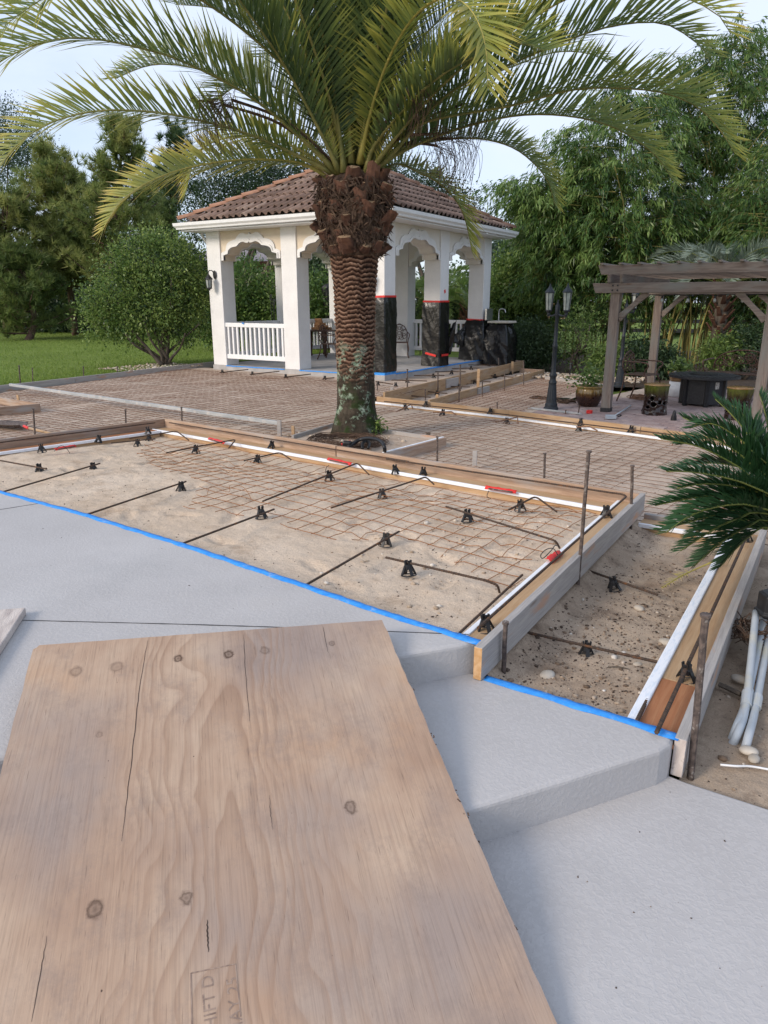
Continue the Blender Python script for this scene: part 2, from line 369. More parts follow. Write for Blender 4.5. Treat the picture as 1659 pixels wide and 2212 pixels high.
sheet('lawn', -70, -14.32, 1, 75, .8, lawn_z, MT['lawn'])
sheet('lawn', -14.32, -8.0, 18.95, 75, .8, lambda X, Y: lawn_z(X, Y)-.08, MT['lawn'])
sheet('planting_bed', -8.0, 12, 16.9, 31, .3, lambda X, Y: -.50+.07*fbm(X*1.2, Y*1.2), MT['soil'])

def back_y(X): return 5.41+(X+1.10)*(5.99-5.41)/(-6.95+1.10)     # back board line of the near formwork
_fr = random.Random(5)
FEET = [(_fr.uniform(-6.2, -1.5), _fr.uniform(2.95, 5.2), _fr.uniform(0, 6.28)) for _ in range(46)]
def near_z(X, Y):
    z = -.138+.035*fbm(X*1.1, Y*1.1)+.018*fbm(X*4, Y*4)+.020*fbm(X*13, Y*13, 3)
    z += .05*np.exp(-((X+1.55)/.35)**2-((Y-4.9)/.5)**2)
    for fx, fy, fa in FEET:
        u = (X-fx)*math.cos(fa)+(Y-fy)*math.sin(fa); v = -(X-fx)*math.sin(fa)+(Y-fy)*math.cos(fa); q_ = (u/.135)**2+(v/.05)**2
        z = z-.020*np.exp(-q_**2)*(1+.35*np.sin(u*130))+.009*np.exp(-(q_-1.9)**2*2)
    return np.minimum(z-.035*np.clip((Y-4.3)/.8, 0, 1), -.085-.04*np.clip((Y-4.3)/.8, 0, 1))
sheet('sand_bed', -9.2, -1.22, 2.45, 6.0, .028, near_z, MT['sand'], lambda X, Y: (Y < back_y(X)-.06) & (X > -6.90+(Y-5.99)*.2219))
def tread_z(X, Y):
    return -.235+.04*fbm(X*2, Y*2+5)+.03*fbm(X*7, Y*7)+.016*fbm(X*19, Y*19, 3)-.02*np.clip((Y-3)/2, 0, 1)+.085*np.exp(-((X+1.16)/.13)**2)+.04*np.exp(-((Y-2.5)/.12)**2)
sheet('gravel_bed', -1.20, -.40, 2.45, 5.3, .022, tread_z, MT['sand_dirty'], lambda X, Y: Y > 2.565)
def far_line(X): return np.where(X < -6.95, 99., np.interp(X, FXS, FYS))
FXS = [at_z(x, y, LB)[0] for x, y in ((815, 856), (1100, 886), (1385, 922), (1700, 963))]; FYS = [at_z(x, y, LB)[1] for x, y in ((815, 856), (1100, 886), (1385, 922), (1700, 963))]
def far_z(X, Y): return -.262+.03*fbm(X*.9, Y*.9)+.02*fbm(X*4, Y*4)
sheet('sand_bed', -14.2, -.5, 4.0, 13.4, .07, far_z, MT['sand_far'],
      lambda X, Y: (((Y > back_y(X)+.02) & (X > -6.95) & (Y < far_line(X)-.12)) | ((X < np.minimum(-6.96, -6.97+(Y-5.99)*.2219)))) & ((X > -13.3-(Y-7.6)*.135-.02)))
sheet('sand_bed', -8.28, -7.0, 12.4, 18.8, .07, lambda X, Y: -.275+.03*fbm(X*3, Y*3), MT['sand_far'], lambda X, Y: X < -6.95-(Y-10.7)*.035)
sheet('sand_bed', -7.02, -6.10, 10.3, 18.0, .07, lambda X, Y: -.40+.03*fbm(X*3, Y*3), MT['sand_far'], lambda X, Y: X < -6.12-(Y-11.2)*.044)
sheet('sand_bed', -6.6, -4.35, 10.0, 17.2, .07, lambda X, Y: -.452+.02*fbm(X*2, Y*2), MT['sand_far'])
def side_z(X, Y): return -.335+.03*fbm(X*2, Y*2)+.02*fbm(X*9, Y*9)
sheet('garden_sand', -.27, 4.5, 2.40, 10.6, .05, side_z, MT['sand_dirty'])

# ------------------------------------------------------------------ stepped pool deck
tapeA = [at_z(x, y, 0)[:2] for x, y in ((1030, 1384), (830, 1320), (660, 1262), (400, 1175), (180, 1108), (0, 1060))]
tapeA = [(-1.125, 2.56)]+[tuple(p) for p in tapeA[1:]]+[(-7.3, 2.96), (-10.5, 3.0)]
noseA = [(-3.3, -2.2), (-2.72, -.6), (-2.38, .35), (-2.06, 1.02), (-1.72, 1.72), (-1.46, 2.13), (-1.30, 2.33), (-1.185, 2.475)]
polyA = tapeA+[(-10.5, -2.2)]+noseA
d = MB().prism(polyA[::-1], -.7, 0).obj('pool_deck', MT['deck'], bevel=0); bev(d, .018, 3); tag(d, kind='structure')
noseB = [(-2.35, -2.2), (-1.85, -.5), (-1.45, .52), (-1.12, 1.18), (-.80, 1.72), (-.56, 2.06), (-.33, 2.40), (-.305, 2.46)]
polyB = [(-.305, 2.535), (-1.2, 2.548), (-1.9, 1.9), (-3.0, .4), (-3.6, -2.2)]+noseB
d = MB().prism(polyB[::-1], -.71, LB).obj('deck_step', MT['deck']); bev(d, .018, 3); tag(d, kind='structure')
polyC = [(3.5, 2.47), (-.24, 2.48), (-.40, 2.50), (-1.5, 1.8), (-3, -2.25), (3.5, -2.25)]
d = MB().prism(polyC[::-1], -.72, LC).obj('lower_deck', MT['deck']); bev(d, .012, 2); tag(d, kind='structure')
MT['joint'] = mk('saw_cut', (.05, .05, .055), (.09, .09, .09), 30, bump=0)
def ribbon(pts, wd, z, name, mt, parent=None, zw=0.0, th=.0015, seg=.05):
    pts = [np.array([p[0], p[1]]) for p in pts]; q = []
    for a, b in zip(pts[:-1], pts[1:]):
        k = max(1, int(np.linalg.norm(b-a)/seg))
        q += [a+(b-a)*i/k for i in range(k)]
    q.append(pts[-1]); m = MB(); vs = []
    for i, p in enumerate(q):
        t = nrm(q[min(i+1, len(q)-1)]-q[max(0, i-1)]); n = np.array([-t[1], t[0]]); wj = wd*(1+zw*random.uniform(-1, 1))
        for sgn in (-1, 1):
            pp = p+n*sgn*wj/2; vs += [(pp[0], pp[1], z), (pp[0], pp[1], z+th)]
    fs = []
    for i in range(len(q)-1):
        a = i*4; fs += [(a+1, a+5, a+7, a+3), (a, a+1, a+3, a+2)[::-1] if i == 0 else (a+1, a+5, a+4, a), (a+3, a+2, a+6, a+7)]
    m.add(vs, fs); return m.obj(name, mt, parent)
dk = bpy.data.objects['pool_deck']
ribbon([at_z(40, 1340, 0), at_z(400, 1349, 0), at_z(623, 1356, 0), at_z(1012, 1371, 0)], .006, .0005, 'control_joint', MT['joint'], dk, .4)
ribbon([at_z(-200, 1113, 0), at_z(0, 1101, 0), at_z(88, 1087, 0)], .006, .0005, 'control_joint', MT['joint'], dk, .4)

# blue tape along the edges, folded over the arris and slightly lifted
def tape_edge(name, pts, z, label, side=.045):
    m = MB(); P = []
    q = []
    for a, b in zip(pts[:-1], pts[1:]):
        a, b = np.array(a[:2]), np.array(b[:2]); k = max(2, int(np.linalg.norm(b-a)/.04)); q += [a+(b-a)*i/k for i in range(k)]
    q.append(np.array(pts[-1][:2])); rows = []
    for i, p in enumerate(q):
        t = nrm(q[min(i+1, len(q)-1)]-q[max(0, i-1)]); n = np.array([-t[1], t[0]])
        if n[1] < 0: n = -n
        j = .004*math.sin(i*.9)+random.uniform(-.003, .003); lift = random.uniform(.001, .006)
        rows.append([(p[0]-n[0]*(side+j), p[1]-n[1]*(side+j), z+.002), (p[0]-n[0]*.012, p[1]-n[1]*.012, z+.003), (p[0]+n[0]*.008, p[1]+n[1]*.008, z+lift-.004), (p[0]+n[0]*.016, p[1]+n[1]*.016, z-.03+random.uniform(-.01, .01))])
    m.grid(np.array(rows)); o = m.obj(name, MT['tape_blue'], smooth=True)
    sl = o.modifiers.new('solid', 'SOLIDIFY'); sl.thickness = .0012
    return tag(o, label, 'tape', 'blue masking tape')
tape_edge('masking_tape', [(-1.10, 2.565)]+tapeA[1:], 0, 'long blue tape strip along the upper grey deck edge')
tape_edge('masking_tape', [(-.285, 2.535), (-.6, 2.545), (-1.075, 2.552)], LB, 'blue tape strip on the edge of the lower grey step')

# ------------------------------------------------------------------ plywood ramp over the steps
def ply_mat():
    t = NT('weathered_plywood'); g = t.new('TexCoord'); sx = t.new('SeparateXYZ'); t.l(g, sx, 'Object', 0); X, Y = sx.outputs[0], sx.outputs[1]
    warp = t.noise(t.coord(scale=(1.2, .75, 1)), 2.4, 2, .45); wx = t.math('MULTIPLY', t.math('SUBTRACT', warp, .5), .36)
    x2 = t.math('ADD', X, wx)
    c0 = t.new('CombineXYZ'); t.t.links.new(x2, c0.inputs[0]); t.t.links.new(Y, c0.inputs[1])
    fine = t.coord(scale=(130, 3.2, 1)); fg = t.noise(fine, 1.0, 5, .65)
    base = t.ramp(t.noise(t.coord(scale=(1, .7, 1)), 2.4, 5, .6), [(.28, (.38, .25, .175)), (.5, (.49, .345, .245)), (.72, (.58, .44, .325))])
    base = t.mix(base, (.34, .28, .25), t.ramp(t.noise(t.coord(scale=(1, .8, 1), loc=(4, 2, 0)), 1.7, 4), [(.45, 0.), (.68, .8)]))
    base = t.mix(base, (.52, .31, .175), t.ramp(t.noise(t.coord(scale=(1.2, .9, 1), loc=(9, 5, 0)), 2.6, 4), [(.58, 0.), (.75, .55)]))
    # cathedral figure: nested long loops around the middle of the sheet
    ex = t.math('MULTIPLY', t.math('SUBTRACT', x2, .69), 5.2); ey = t.math('MULTIPLY', t.math('ADD', Y, 1.75), .40)
    rr = t.math('SQRT', t.math('ADD', t.math('MULTIPLY', ex, ex), t.math('MULTIPLY', ey, ey)))
    band = t.math('FRACT', t.math('MULTIPLY', rr, 5.2)); ring = t.ramp(band, [(0., .35), (.10, .0), (.55, .25), (.90, .95), (.97, 1.), (1., .35)])
    msk = t.ramp(t.math('ABSOLUTE', t.math('SUBTRACT', x2, .69)), [(.17, 1.), (.38, .14)])
    brk = t.ramp(t.noise(t.coord(scale=(2, .8, 1)), 1.9, 3), [(.3, .35), (.6, 1.)])
    base = t.mix(base, (.33, .21, .14), t.math('MULTIPLY', t.math('MULTIPLY', ring, msk), t.math('MULTIPLY', brk, .66)))
    lines = t.noise(t.coord(scale=(38, 1.1, 1)), 1, 4, .6); base = t.mix(base, (.38, .26, .19), t.ramp(lines, [(.55, 0.), (.75, .5)]))
    base = t.mix(base, t.ramp(fg, [(.25, .66), (.5, 1.0), (.75, 1.06)]), .7, 'MULTIPLY')
    base = t.mix(base, (.20, .15, .12), t.ramp(t.noise(t.coord(scale=(6, 1.2, 1), loc=(2, 7, 0)), 1.6, 7, .75), [(.60, 0.), (.8, .6)]))
    sm = t.ramp(t.noise(t.coord(scale=(1.4, 1.0, 1), loc=(1, 1, 0)), 4, 9, .82), [(.50, 0.), (.70, .6)]); base = t.mix(base, (.27, .21, .18), sm)
    pores = t.ramp(t.noise(t.coord(scale=(170, 9, 1)), 1.3, 2, .5), [(.66, 0.), (.73, 1.)]); base = t.mix(base, (.16, .11, .08), t.math('MULTIPLY', pores, .5))
    pk = t.ramp(t.noise(t.coord(scale=(90, 2.0, 1), loc=(3, 3, 0)), 1.7, 3, .6), [(.69, 0.), (.74, 1.)]); base = t.mix(base, (.13, .085, .065), t.math('MULTIPLY', pk, t.ramp(t.noise(t.coord(loc=(8, 1, 0)), 2.2, 4), [(.45, 0.), (.6, .8)])))
    knz = t.noise(t.coord(), 45, 3, .6)
    for (kx, ky, kr, dk_) in ((.17, -.17, .028, .5), (.31, -.165, .03, .45), (.53, -.145, .022, .95), (.72, -.145, .024, .95), (.86, -.14, .024, .5), (1.13, -.13, .017, .6),
                              (.33, -1.12, .026, .8), (.56, -1.13, .02, .7), (1.05, -.92, .024, .75), (.28, -.5, .016, .4)):
        dx = t.math('SUBTRACT', X, kx); dy = t.math('MULTIPLY', t.math('SUBTRACT', Y, ky), .8)
        dd = t.math('SQRT', t.math('ADD', t.math('MULTIPLY', dx, dx), t.math('MULTIPLY', dy, dy)))
        dd = t.math('ADD', dd, t.math('MULTIPLY', t.math('SUBTRACT', knz, .5), .022))
        kf = t.ramp(t.math('DIVIDE', dd, kr), [(0., .75), (.35, .4), (.62, 1.), (.80, .35), (1., 0.)])
        base = t.mix(base, (.085, .05, .035), t.math('MULTIPLY', kf, dk_))
    sp = t.ramp(t.vor(t.coord(scale=(1, .7, 1)), 22).outputs['Distance'], [(.035, 1.), (.06, 0.)])
    base = t.mix(base, (.06, .04, .03), t.math('MULTIPLY', sp, t.ramp(t.noise(t.coord(), 4, 3), [(.56, 0.), (.6, .9)])))
    base = t.mix(base, (.92, .90, .89), 1.0, 'MULTIPLY')
    t.col(base); t.set(.78, 0, .25)
    b = t.bump(fg, .45, .002); t.bump(pores, -.3, .002, b); return t.m
MT['ply'] = ply_mat()
MT['plyedge'] = mk('plywood_edge', (.16, .10, .07), (.42, .29, .19), 30, (1, 1, 6), bump=.5)
# plane through three supports: nose of the top step right and left, nose of the next step
A_ = at_z(868, 1440, .004); B_ = at_z(-10, 1640, .004); C_ = at_z(1000, 1752, LB+.004)
pn = nrm(np.cross(B_-A_, C_-A_)); pn = pn if pn[2] > 0 else -pn
TR = at_plane(825, 1348, A_, pn); TL = at_plane(75, 1405, A_, pn); BR = at_plane(1195, 2212, A_, pn)
px_ = nrm(TR-TL); py_ = np.cross(pn, px_); PLYW = float(np.linalg.norm(TR-TL))
slope = float((BR-TR)@px_)/float((BR-TR)@py_)      # the long edge may run a hair out of square
BL_x = float((at_plane(0, 1690, A_, pn)-TL)@px_); BL_y = float((at_plane(0, 1690, A_, pn)-TL)@py_)
PL = 2.0
def ply_edge(p, q, n, amp):
    p, q = np.array(p), np.array(q); out = []
    for i in range(n):
        k = i/n; v = p+(q-p)*k; d_ = nrm(q-p); out.append(v+np.array([-d_[1], d_[0]])*random.uniform(-amp, amp))
    return out
outl = ply_edge((PLYW, 0), (.02, 0), 24, .0012)+ply_edge((.02, 0), (0, -.022), 2, .002)+ply_edge((0, -.022), (BL_x*PL/abs(BL_y), -PL), 26, .0025)+ply_edge((BL_x*PL/abs(BL_y), -PL), (PLYW-slope*PL, -PL), 6, .003)+ply_edge((PLYW-slope*PL, -PL), (PLYW, 0), 46, .003)
pm = MB().prism([tuple(v) for v in outl[::-1]], -.018, 0)
for i_, f_ in enumerate(pm.f): pm.m[i_] = 0 if len(f_) > 4 else 1
ply = pm.obj('plywood_sheet', [MT['ply'], MT['plyedge']])
if ply.data.polygons[1].normal.z < 0: ply.data.flip_normals()
ply.matrix_world = Matrix(((px_[0], py_[0], pn[0], TL[0]), (px_[1], py_[1], pn[1], TL[1]), (px_[2], py_[2], pn[2], TL[2]+.02), (0, 0, 0, 1)))
tag(ply, 'large knotty sheet of weathered plywood laid over the grey steps', 'plywood')
MT['crack'] = mk('wood_crack', (.035, .022, .016), (.06, .04, .03), 40, bump=0)
def pl(x, y):      # pixel -> sheet-local
    p = at_plane(x, y, np.array(TL)+pn*.02, pn)-np.array(TL); return (float(p@px_), float(p@py_))
def crack(pxs, w0):
    pts = [pl(*p) for p in pxs]; q = []
    for a, b in zip(pts[:-1], pts[1:]):
        for i in range(8): k = i/8; q.append((a[0]+(b[0]-a[0])*k+random.uniform(-.0012, .0012), a[1]+(b[1]-a[1])*k))
    q.append(pts[-1]); n = len(q); m = MB(); vs = []
    for i, p in enumerate(q):
        ww = w0*.62*math.sin(math.pi*(i+.6)/(n+.2))**.5
        vs += [(p[0]-ww/2, p[1], .0006), (p[0]+ww/2, p[1], .0006)]
    m.add(vs, [(2*i, 2*i+1, 2*i+3, 2*i+2) for i in range(n-1)]); o = m.obj('crack', MT['crack'], ply)
crack([(319, 1385), (300, 1500), (285, 1640), (263, 1820)], .004)
crack([(527, 1370), (530, 1440), (540, 1560)], .003)
crack([(102, 2025), (85, 2120), (68, 2212)], .003)
crack([(699, 1355), (703, 1380), (710, 1412)], .0025)
crack([(583, 1720), (585, 1760), (590, 1795)], .002)
crack([(448, 1990), (449, 2020), (451, 2060)], .006)
MT['stamp'] = mk('faded_stamp_ink', (.17, .115, .09), (.36, .26, .20), 60, (1, .3, 1), bump=0, lo=.35, hi=.6)
def stamp_text(txt, x, y, size):
    cu = bpy.data.curves.new('t', 'FONT'); cu.body = txt; cu.size = size; cu.align_x = 'RIGHT'
    to = bpy.data.objects.new('t', cu); COL.objects.link(to); bpy.context.view_layer.update()
    me = bpy.data.meshes.new_from_object(to.evaluated_get(bpy.context.evaluated_depsgraph_get())); bpy.data.objects.remove(to)
    me.materials.clear(); me.materials.append(MT['stamp'])
    o = link('stamp_lettering', me, ply, (x, y, .0008), (0, 0, math.pi/2+.05)); return o
c1 = pl(449, 2112); c2 = pl(503, 2130)
stamp_text('SHIFT D', c1[0]+.012, c1[1]+.002, .040); stamp_text('MAY 25', c2[0]+.012, c2[1]+.018, .040)
sq = [pl(413, 2106), pl(509, 2086), pl(521, 2200), pl(416, 2235)]
m = MB()
for a, b in ((0, 1), (1, 2), (0, 3)): m.bar((*sq[a], .0006), (*sq[b], .0006), .0028, .0006)
m.obj('stamp_frame', MT['stamp'], ply)

# offcut of old painted board at the left edge of the deck
e1 = at_z(55, 1312, .035); e2 = at_z(-22, 1430, .035); ax = nrm((e2-e1)[:2]); nn = np.array([ax[1], -ax[0]])
nn = nn if nn[0] < 0 else -nn
MT['oldboard'] = mk('crackled_grey_board', (.42, .36, .33), (.60, .53, .48), 9, (.7, 3, 1), bump=.6, rough=.9, dirt=((.2, .17, .15), 12, .6, .7))
o = MB().box((0, 0, 0), (.9, .19, .034)).obj('board_offcut', MT['oldboard'], bevel=.004)
cc = e1[:2]+ax*.45+nn*.095; o.location = (cc[0], cc[1], .0185); o.rotation_euler = (0, 0, math.atan2(ax[1], ax[0])); tag(o, 'short crackled grey board lying on the deck left of the plywood', 'board')

# ------------------------------------------------------------------ formwork
def plank(name, a, b, th, h, ztop, mt, parent=None, bevel=.003, ends=None, ztop2=None):
    a = np.array(a[:2], float); b = np.array(b[:2], float); L = float(np.linalg.norm(b-a)); rz = math.atan2(b[1]-a[1], b[0]-a[0])
    z2 = ztop if ztop2 is None else ztop2
    tilt = -math.asin((z2-ztop)/L)
    m = MB().box((L/2, 0, 0), (L, th, h))
    if ends is not None: m.m[3] = m.m[5] = 1
    o = m.obj(name, [mt]+([ends] if ends is not None else []), parent, loc=(a[0], a[1], ztop-h/2), rot=(0, tilt, rz))
    if bevel: bev(o, bevel, 2)
    return o
def off(a, b, dd):     # shift a segment sideways (positive = left of travel)
    a = np.array(a, float); b = np.array(b, float); t = nrm(b-a); n = np.array([-t[1], t[0]]); return a+n*dd, b+n*dd
def lerp(a, b, k): return np.array(a)+(np.array(b)-np.array(a))*k
def ledge_run(root, a, b, sgn, zl, wd=.15, mt='ledge', liner='foam', t0=.0, foamw=.028):
    p, q = off(a, b, sgn*(.02+wd/2)); plank('ledge_board', p, q, wd, .018, zl, MT[mt], root, .0015)
    p, q = off(a, b, sgn*(.02+wd+foamw/2-.002)); plank('edge_liner', p, q, foamw, .03, zl+.008, MT[liner], root, .004)
    p, q = off(a, b, sgn*(.02+wd-.004)); plank('skirt_board', p, q, .02, .13, zl-.0225, MT['ledge'], root, .0015)
R0, R1, L1, L0 = (-1.098, 2.495), (-1.10, 5.43), (-6.95, 5.99), (-7.62, 2.97)
nf = empty('concrete_formwork', (R1[0], R1[1], 0)); tag(nf, 'large timber formwork with white edge liner around the near sand bed', 'formwork')
nf.location = (0, 0, 0)
plank('side_board', R0, (R1[0], R1[1]+.019), .038, .152, .004, MT['lum_grey'], nf, ends=MT['cutend'])
plank('side_board', (-1.12, 5.43), lerp(R1, L1, .52), .038, .15, .0, MT['pine_grey'], nf)
plank('side_board', lerp(R1, L1, .522), L1, .038, .15, .002, MT['pine_grey'], nf)
plank('side_board', (L1[0]-.02, L1[1]+.02), L0, .038, .15, .0, MT['pine_grey'], nf)
ledge_run(nf, (R0[0], R0[1]+.09), (R1[0], R1[1]-.02), 1, -.075, .13)
ledge_run(nf, (R1[0]-.17, R1[1]+.015), L1, 1, -.105, .17)
ledge_run(nf, (L1[0]-.03, L1[1]-.2), L0, 1, -.105, .16, 'ledge_red')
# lower step formwork to the right
Q0, Q1 = (-.279, 2.50), (-.262, 5.46)
rf = empty('concrete_formwork'); tag(rf, 'narrow formwork on the right with orange ledge and white foam beside the grey step', 'formwork')
plank('side_board', Q0, Q1, .042, .16, LB+.004, MT['lum_grey'], rf, ends=MT['oldboard'])
p_, q_ = off(Q0, (-.275, 3.0), .02+.075); plank('ledge_board', p_, (q_[0], 2.99), .15, .018, LB-.03, MT['ledge_red'], rf, .0015)
p_, q_ = off((-.275, 3.0), Q1, .02+.075); plank('ledge_board', p_, q_, .15, .018, LB-.032, MT['ledge'], rf, .0015)
p_, q_ = off(Q0, Q1, .19); plank('edge_liner', p_, q_, .046, .035, LB-.018, MT['foam_print'], rf, .006)
p_, q_ = off(Q0, Q1, .178); plank('skirt_board', p_, q_, .018, .13, LB-.05, MT['ledge'], rf, .0015)
S0, S1 = (-.27, 5.44), (-1.07, 5.44)
plank('side_board', S0, S1, .038, .15, LB+.001, MT['lum_grey'], rf)
ledge_run(rf, (-.46, 5.44), (-1.07, 5.44), 1, LB-.035, .15)
# long form along the pergola patio
F0 = at_z(815, 856, LB); F1 = at_z(1100, 886, LB); F2 = at_z(1385, 922, LB); F3 = at_z(1700, 963, LB)
ff = empty('concrete_formwork'); tag(ff, 'long fresh pine formwork running from the palm towards the pergola patio', 'formwork')
plank('side_board', F0, F1, .038, .16, LB, MT['pine'], ff); plank('side_board', F1+np.array([.004, 0, 0]), F2, .038, .16, LB+.002, MT['pine'], ff); plank('side_board', F2+np.array([.006, 0, 0]), F3, .038, .16, LB, MT['pine'], ff)
for a, b in ((F0, F1), (F1, F2), (F2, F3)):
    ledge_run(ff, np.array(a[:2]), np.array(b[:2]), -1, LB-.075, .14)
# two step forms beside the gazebo
def step_form(label, x0, x1, y0, y1, zt, h, xb):
    e = empty('step_formwork'); tag(e, label, 'formwork', 'step forms beside the gazebo')
    ym = y0+(y1-y0)*.38; xm = x0+(x1-x0)*.38
    plank('side_board', (x0, y0), (xm, ym), .038, h, zt, MT['pine'], e); plank('side_board', (xm, ym+.004), (x1, y1), .038, h, zt+.003, MT['pine'], e)
    plank('end_board', (x1-.02, y1-.019), (xb, y1+.01), .038, h, zt, MT['pine_grey'], e)
    plank('splice_block', (xm+.045, ym-.35), (xm+.045, ym+.22), .036, h*.75, zt-.02, MT['lum_grey'], e)
    return e
b10, b11 = at_z(809, 846, LB), at_z(1131, 779, LB); b20, b21 = at_z(926.6, 864, LC), at_z(1175, 798.5, LC)
step_form('upper step form of pine boards against the gazebo slab', b10[0]+.2, b11[0], b10[1], b11[1], LB, .24, -8.3)
step_form('lower step form of pine boards, nearer the lamp post', b20[0], b21[0], b20[1], b21[1], LC, .20, -7.05)
# planter form round the palm
pc = [at_z(632, 940, LB)[:2], at_z(722, 913, LB)[:2], at_z(962, 945, LB)[:2], at_z(832, 979, LB)[:2]]
pf = empty('planter_formwork'); tag(pf, 'square low board frame around the palm trunk base', 'formwork')
plank('side_board', pc[0], pc[1], .034, .11, LB, MT['lum_grey'], pf); plank('side_board', pc[1], pc[2], .034, .11, LB, MT['lum_grey'], pf)
plank('side_board', pc[2], pc[3], .034, .13, LB+.001, MT['pine_grey'], pf)
p_, q_ = off(pc[2], pc[3], -.03); plank('edge_liner', p_, q_, .03, .02, LB+.008, MT['foam'], pf, .003)
tag(plank('form_board', (-13.30, 5.2), at_z(160, 815, LB), .04, .14, LB, MT['lum_grey']), 'grey board along the lawn, left stretch under the metal screed', 'board', 'boards edging the lawn')
tag(plank('form_board', at_z(161, 815, LB), at_z(462, 781, LB), .04, .14, LB+.002, MT['lum_grey']), 'grey board edging the lawn up to the gazebo corner', 'board', 'boards edging the lawn')
pbx = empty('small_formwork'); tag(pbx, 'small board box with a wooden peg at the far left edge', 'formwork')
q0, q1, q2 = at_z(-90, 887, LB+.02), at_z(84, 872, LB+.02), at_z(-40, 851, LB+.02)
plank('side_board', q0, q1, .036, .15, LB+.02, MT['pine_grey'], pbx); plank('side_board', q1, q2, .036, .12, LB+.021, MT['pine_grey'], pbx)
sc = MB().bar(at_z(22, 831, LB+.035), at_z(604, 914, LB+.035), .045, .048).obj('screed_bar', MT['galv'], bevel=.004); tag(sc, 'long dusty metal screed bar across the sand', 'screed')
pk = at_z(42, 872, LB)
def wood_stake(x, y0, y1, zb, label, wd=.04, mt='pine'):
    p = at_z(x, y0, zb); dd = (p-CP)@HD; top = at_d(x, y1, dd)[2]
    o = MB().box((0, 0, 0), (wd, wd*.55, top-zb+.12)).obj('wooden_stake', MT[mt], loc=(p[0], p[1], (top+zb-.12)/2), rot=(random.uniform(-.02, .02), random.uniform(-.02, .02), .3), bevel=.003)
    return tag(o, label, 'stake', 'wooden form stakes')
wood_stake(42, 880, 853, -.25, 'pale wooden peg in the small box at the far left')
wood_stake(634, 950, 920, -.26, 'short pale peg at the left corner of the palm planter')
wood_stake(1025, 1011, 975, -.26, 'grey wooden peg behind the near form, midway right of the planter', .045, 'lum_grey')
wood_stake(604, 945, 908, -.26, 'grey upright block at the near end of the metal screed', .05, 'lum_grey')
wood_stake(846, 860, 837, -.30, 'grey peg at the near end of the upper step form', .06, 'lum_grey')
wood_stake(1033, 826, 797, -.30, 'pale peg halfway along the upper step form', .06)
wood_stake(1106, 808, 781, -.40, 'pale peg near the far end of the upper step form', .06)
wood_stake(944, 872, 852, -.42, 'pale peg at the near end of the lower step form', .05)
wood_stake(925, 948, 934, -.26, 'small dark peg inside the right corner of the palm planter', .05, 'bark')
wood_stake(797, 985, 966, -.26, 'short pale peg beside the black hose at the planter', .045, 'pine_grey')

def steel_stake(x0, y0, x1, y1, zb, label, r=.0075, mt='stake'):
    p = at_z(x0, y0, zb); dd = (p-CP)@HD; q = at_d(x1, y1, dd-.02)
    ax_ = nrm(q-p); pts = [p-ax_*.15]; L = np.linalg.norm(q-p); k = 8
    for i in range(k+1): pts.append(p+(q-p)*i/k+np.array([random.uniform(-1, 1), random.uniform(-1, 1), 0])*.0012)
    rs = [r]*(k+1)+[r*1.02]; m = MB().tube(pts, rs, 8)
    m.tube([q-ax_*.004, q+ax_*.006], r*1.45, 8)
    return tag(m.obj('steel_stake', MT[mt], smooth=False), label, 'stake', 'steel form stakes')
for a in ((1087, 1466, 1092, 1346, -.23, 'short pitted steel stake at the near end of the grey form board', .011),
          (1247, 1282, 1272, 976, -.24, 'tall steel stake in the middle of the right grey form board', .011),
          (1362, 1160, 1366, 1007, -.25, 'steel stake at the far corner of the right grey form board', .011),
          (1175, 1060, 1177, 980, -.25, 'steel stake behind the near form, right of the grey peg', .011),
          (944.5, 1000, 944.5, 944, -.25, 'steel stake beside the right corner of the palm planter', .011),
          (1492, 1678, 1524, 1330, -.33, 'rusty stake against the outer right form board', .013),
          (76, 945, 71.5, 883, -.25, 'steel stake behind the near left form board, by the shovel', .011),
          (272, 920, 271, 885, -.25, 'steel stake behind the near left form board, midway', .011),
          (393, 912, 392, 880, -.25, 'steel stake in front of the metal screed, by the form corner', .011),
          (44, 829, 41, 790, -.25, 'tall thin stake on the lawn, leftmost', .014), (71, 831, 70, 795, -.25, 'thin stake on the lawn, second from the left', .01),
          (181, 818, 180, 792, -.25, 'thin stake on the lawn, third from the left', .012), (254, 809, 253, 792, -.25, 'thin stake on the lawn nearest the round shrub', .012),
          (880, 857, 880, 798, -.33, 'tall stake at the near end of the upper step form', .014), (994.6, 852, 994, 788, -.42, 'tall stake between the two step forms', .014),
          (946, 843, 946, 806, -.33, 'stake at the splice of the upper step form', .013), (1077, 815, 1077, 774, -.42, 'stake near the far end of the upper step form', .013),
          (1131, 835, 1131, 780, -.47, 'stake at the far corner of the upper step form', .014), (1090, 846, 1090, 808, -.47, 'stake outside the lower step form, towards its far end', .014),
          (1042, 859, 1042, 824, -.47, 'stake outside the lower step form, halfway along', .014), (991.5, 870, 991.5, 837, -.47, 'stake outside the lower step form at its splice', .014),
          (918.6, 865, 918.6, 842, -.40, 'short stake inside the lower step form, near end', .012), (815, 851, 815, 826, -.33, 'stake close to the right side of the palm trunk', .013),
          (1004, 791, 1004, 778, -.29, 'short stub by the gazebo slab edge', .012), (1074, 882, 1074, 870, -.44, 'tiny stub on the mesh left of the lamp post', .012)):
    steel_stake(*a)

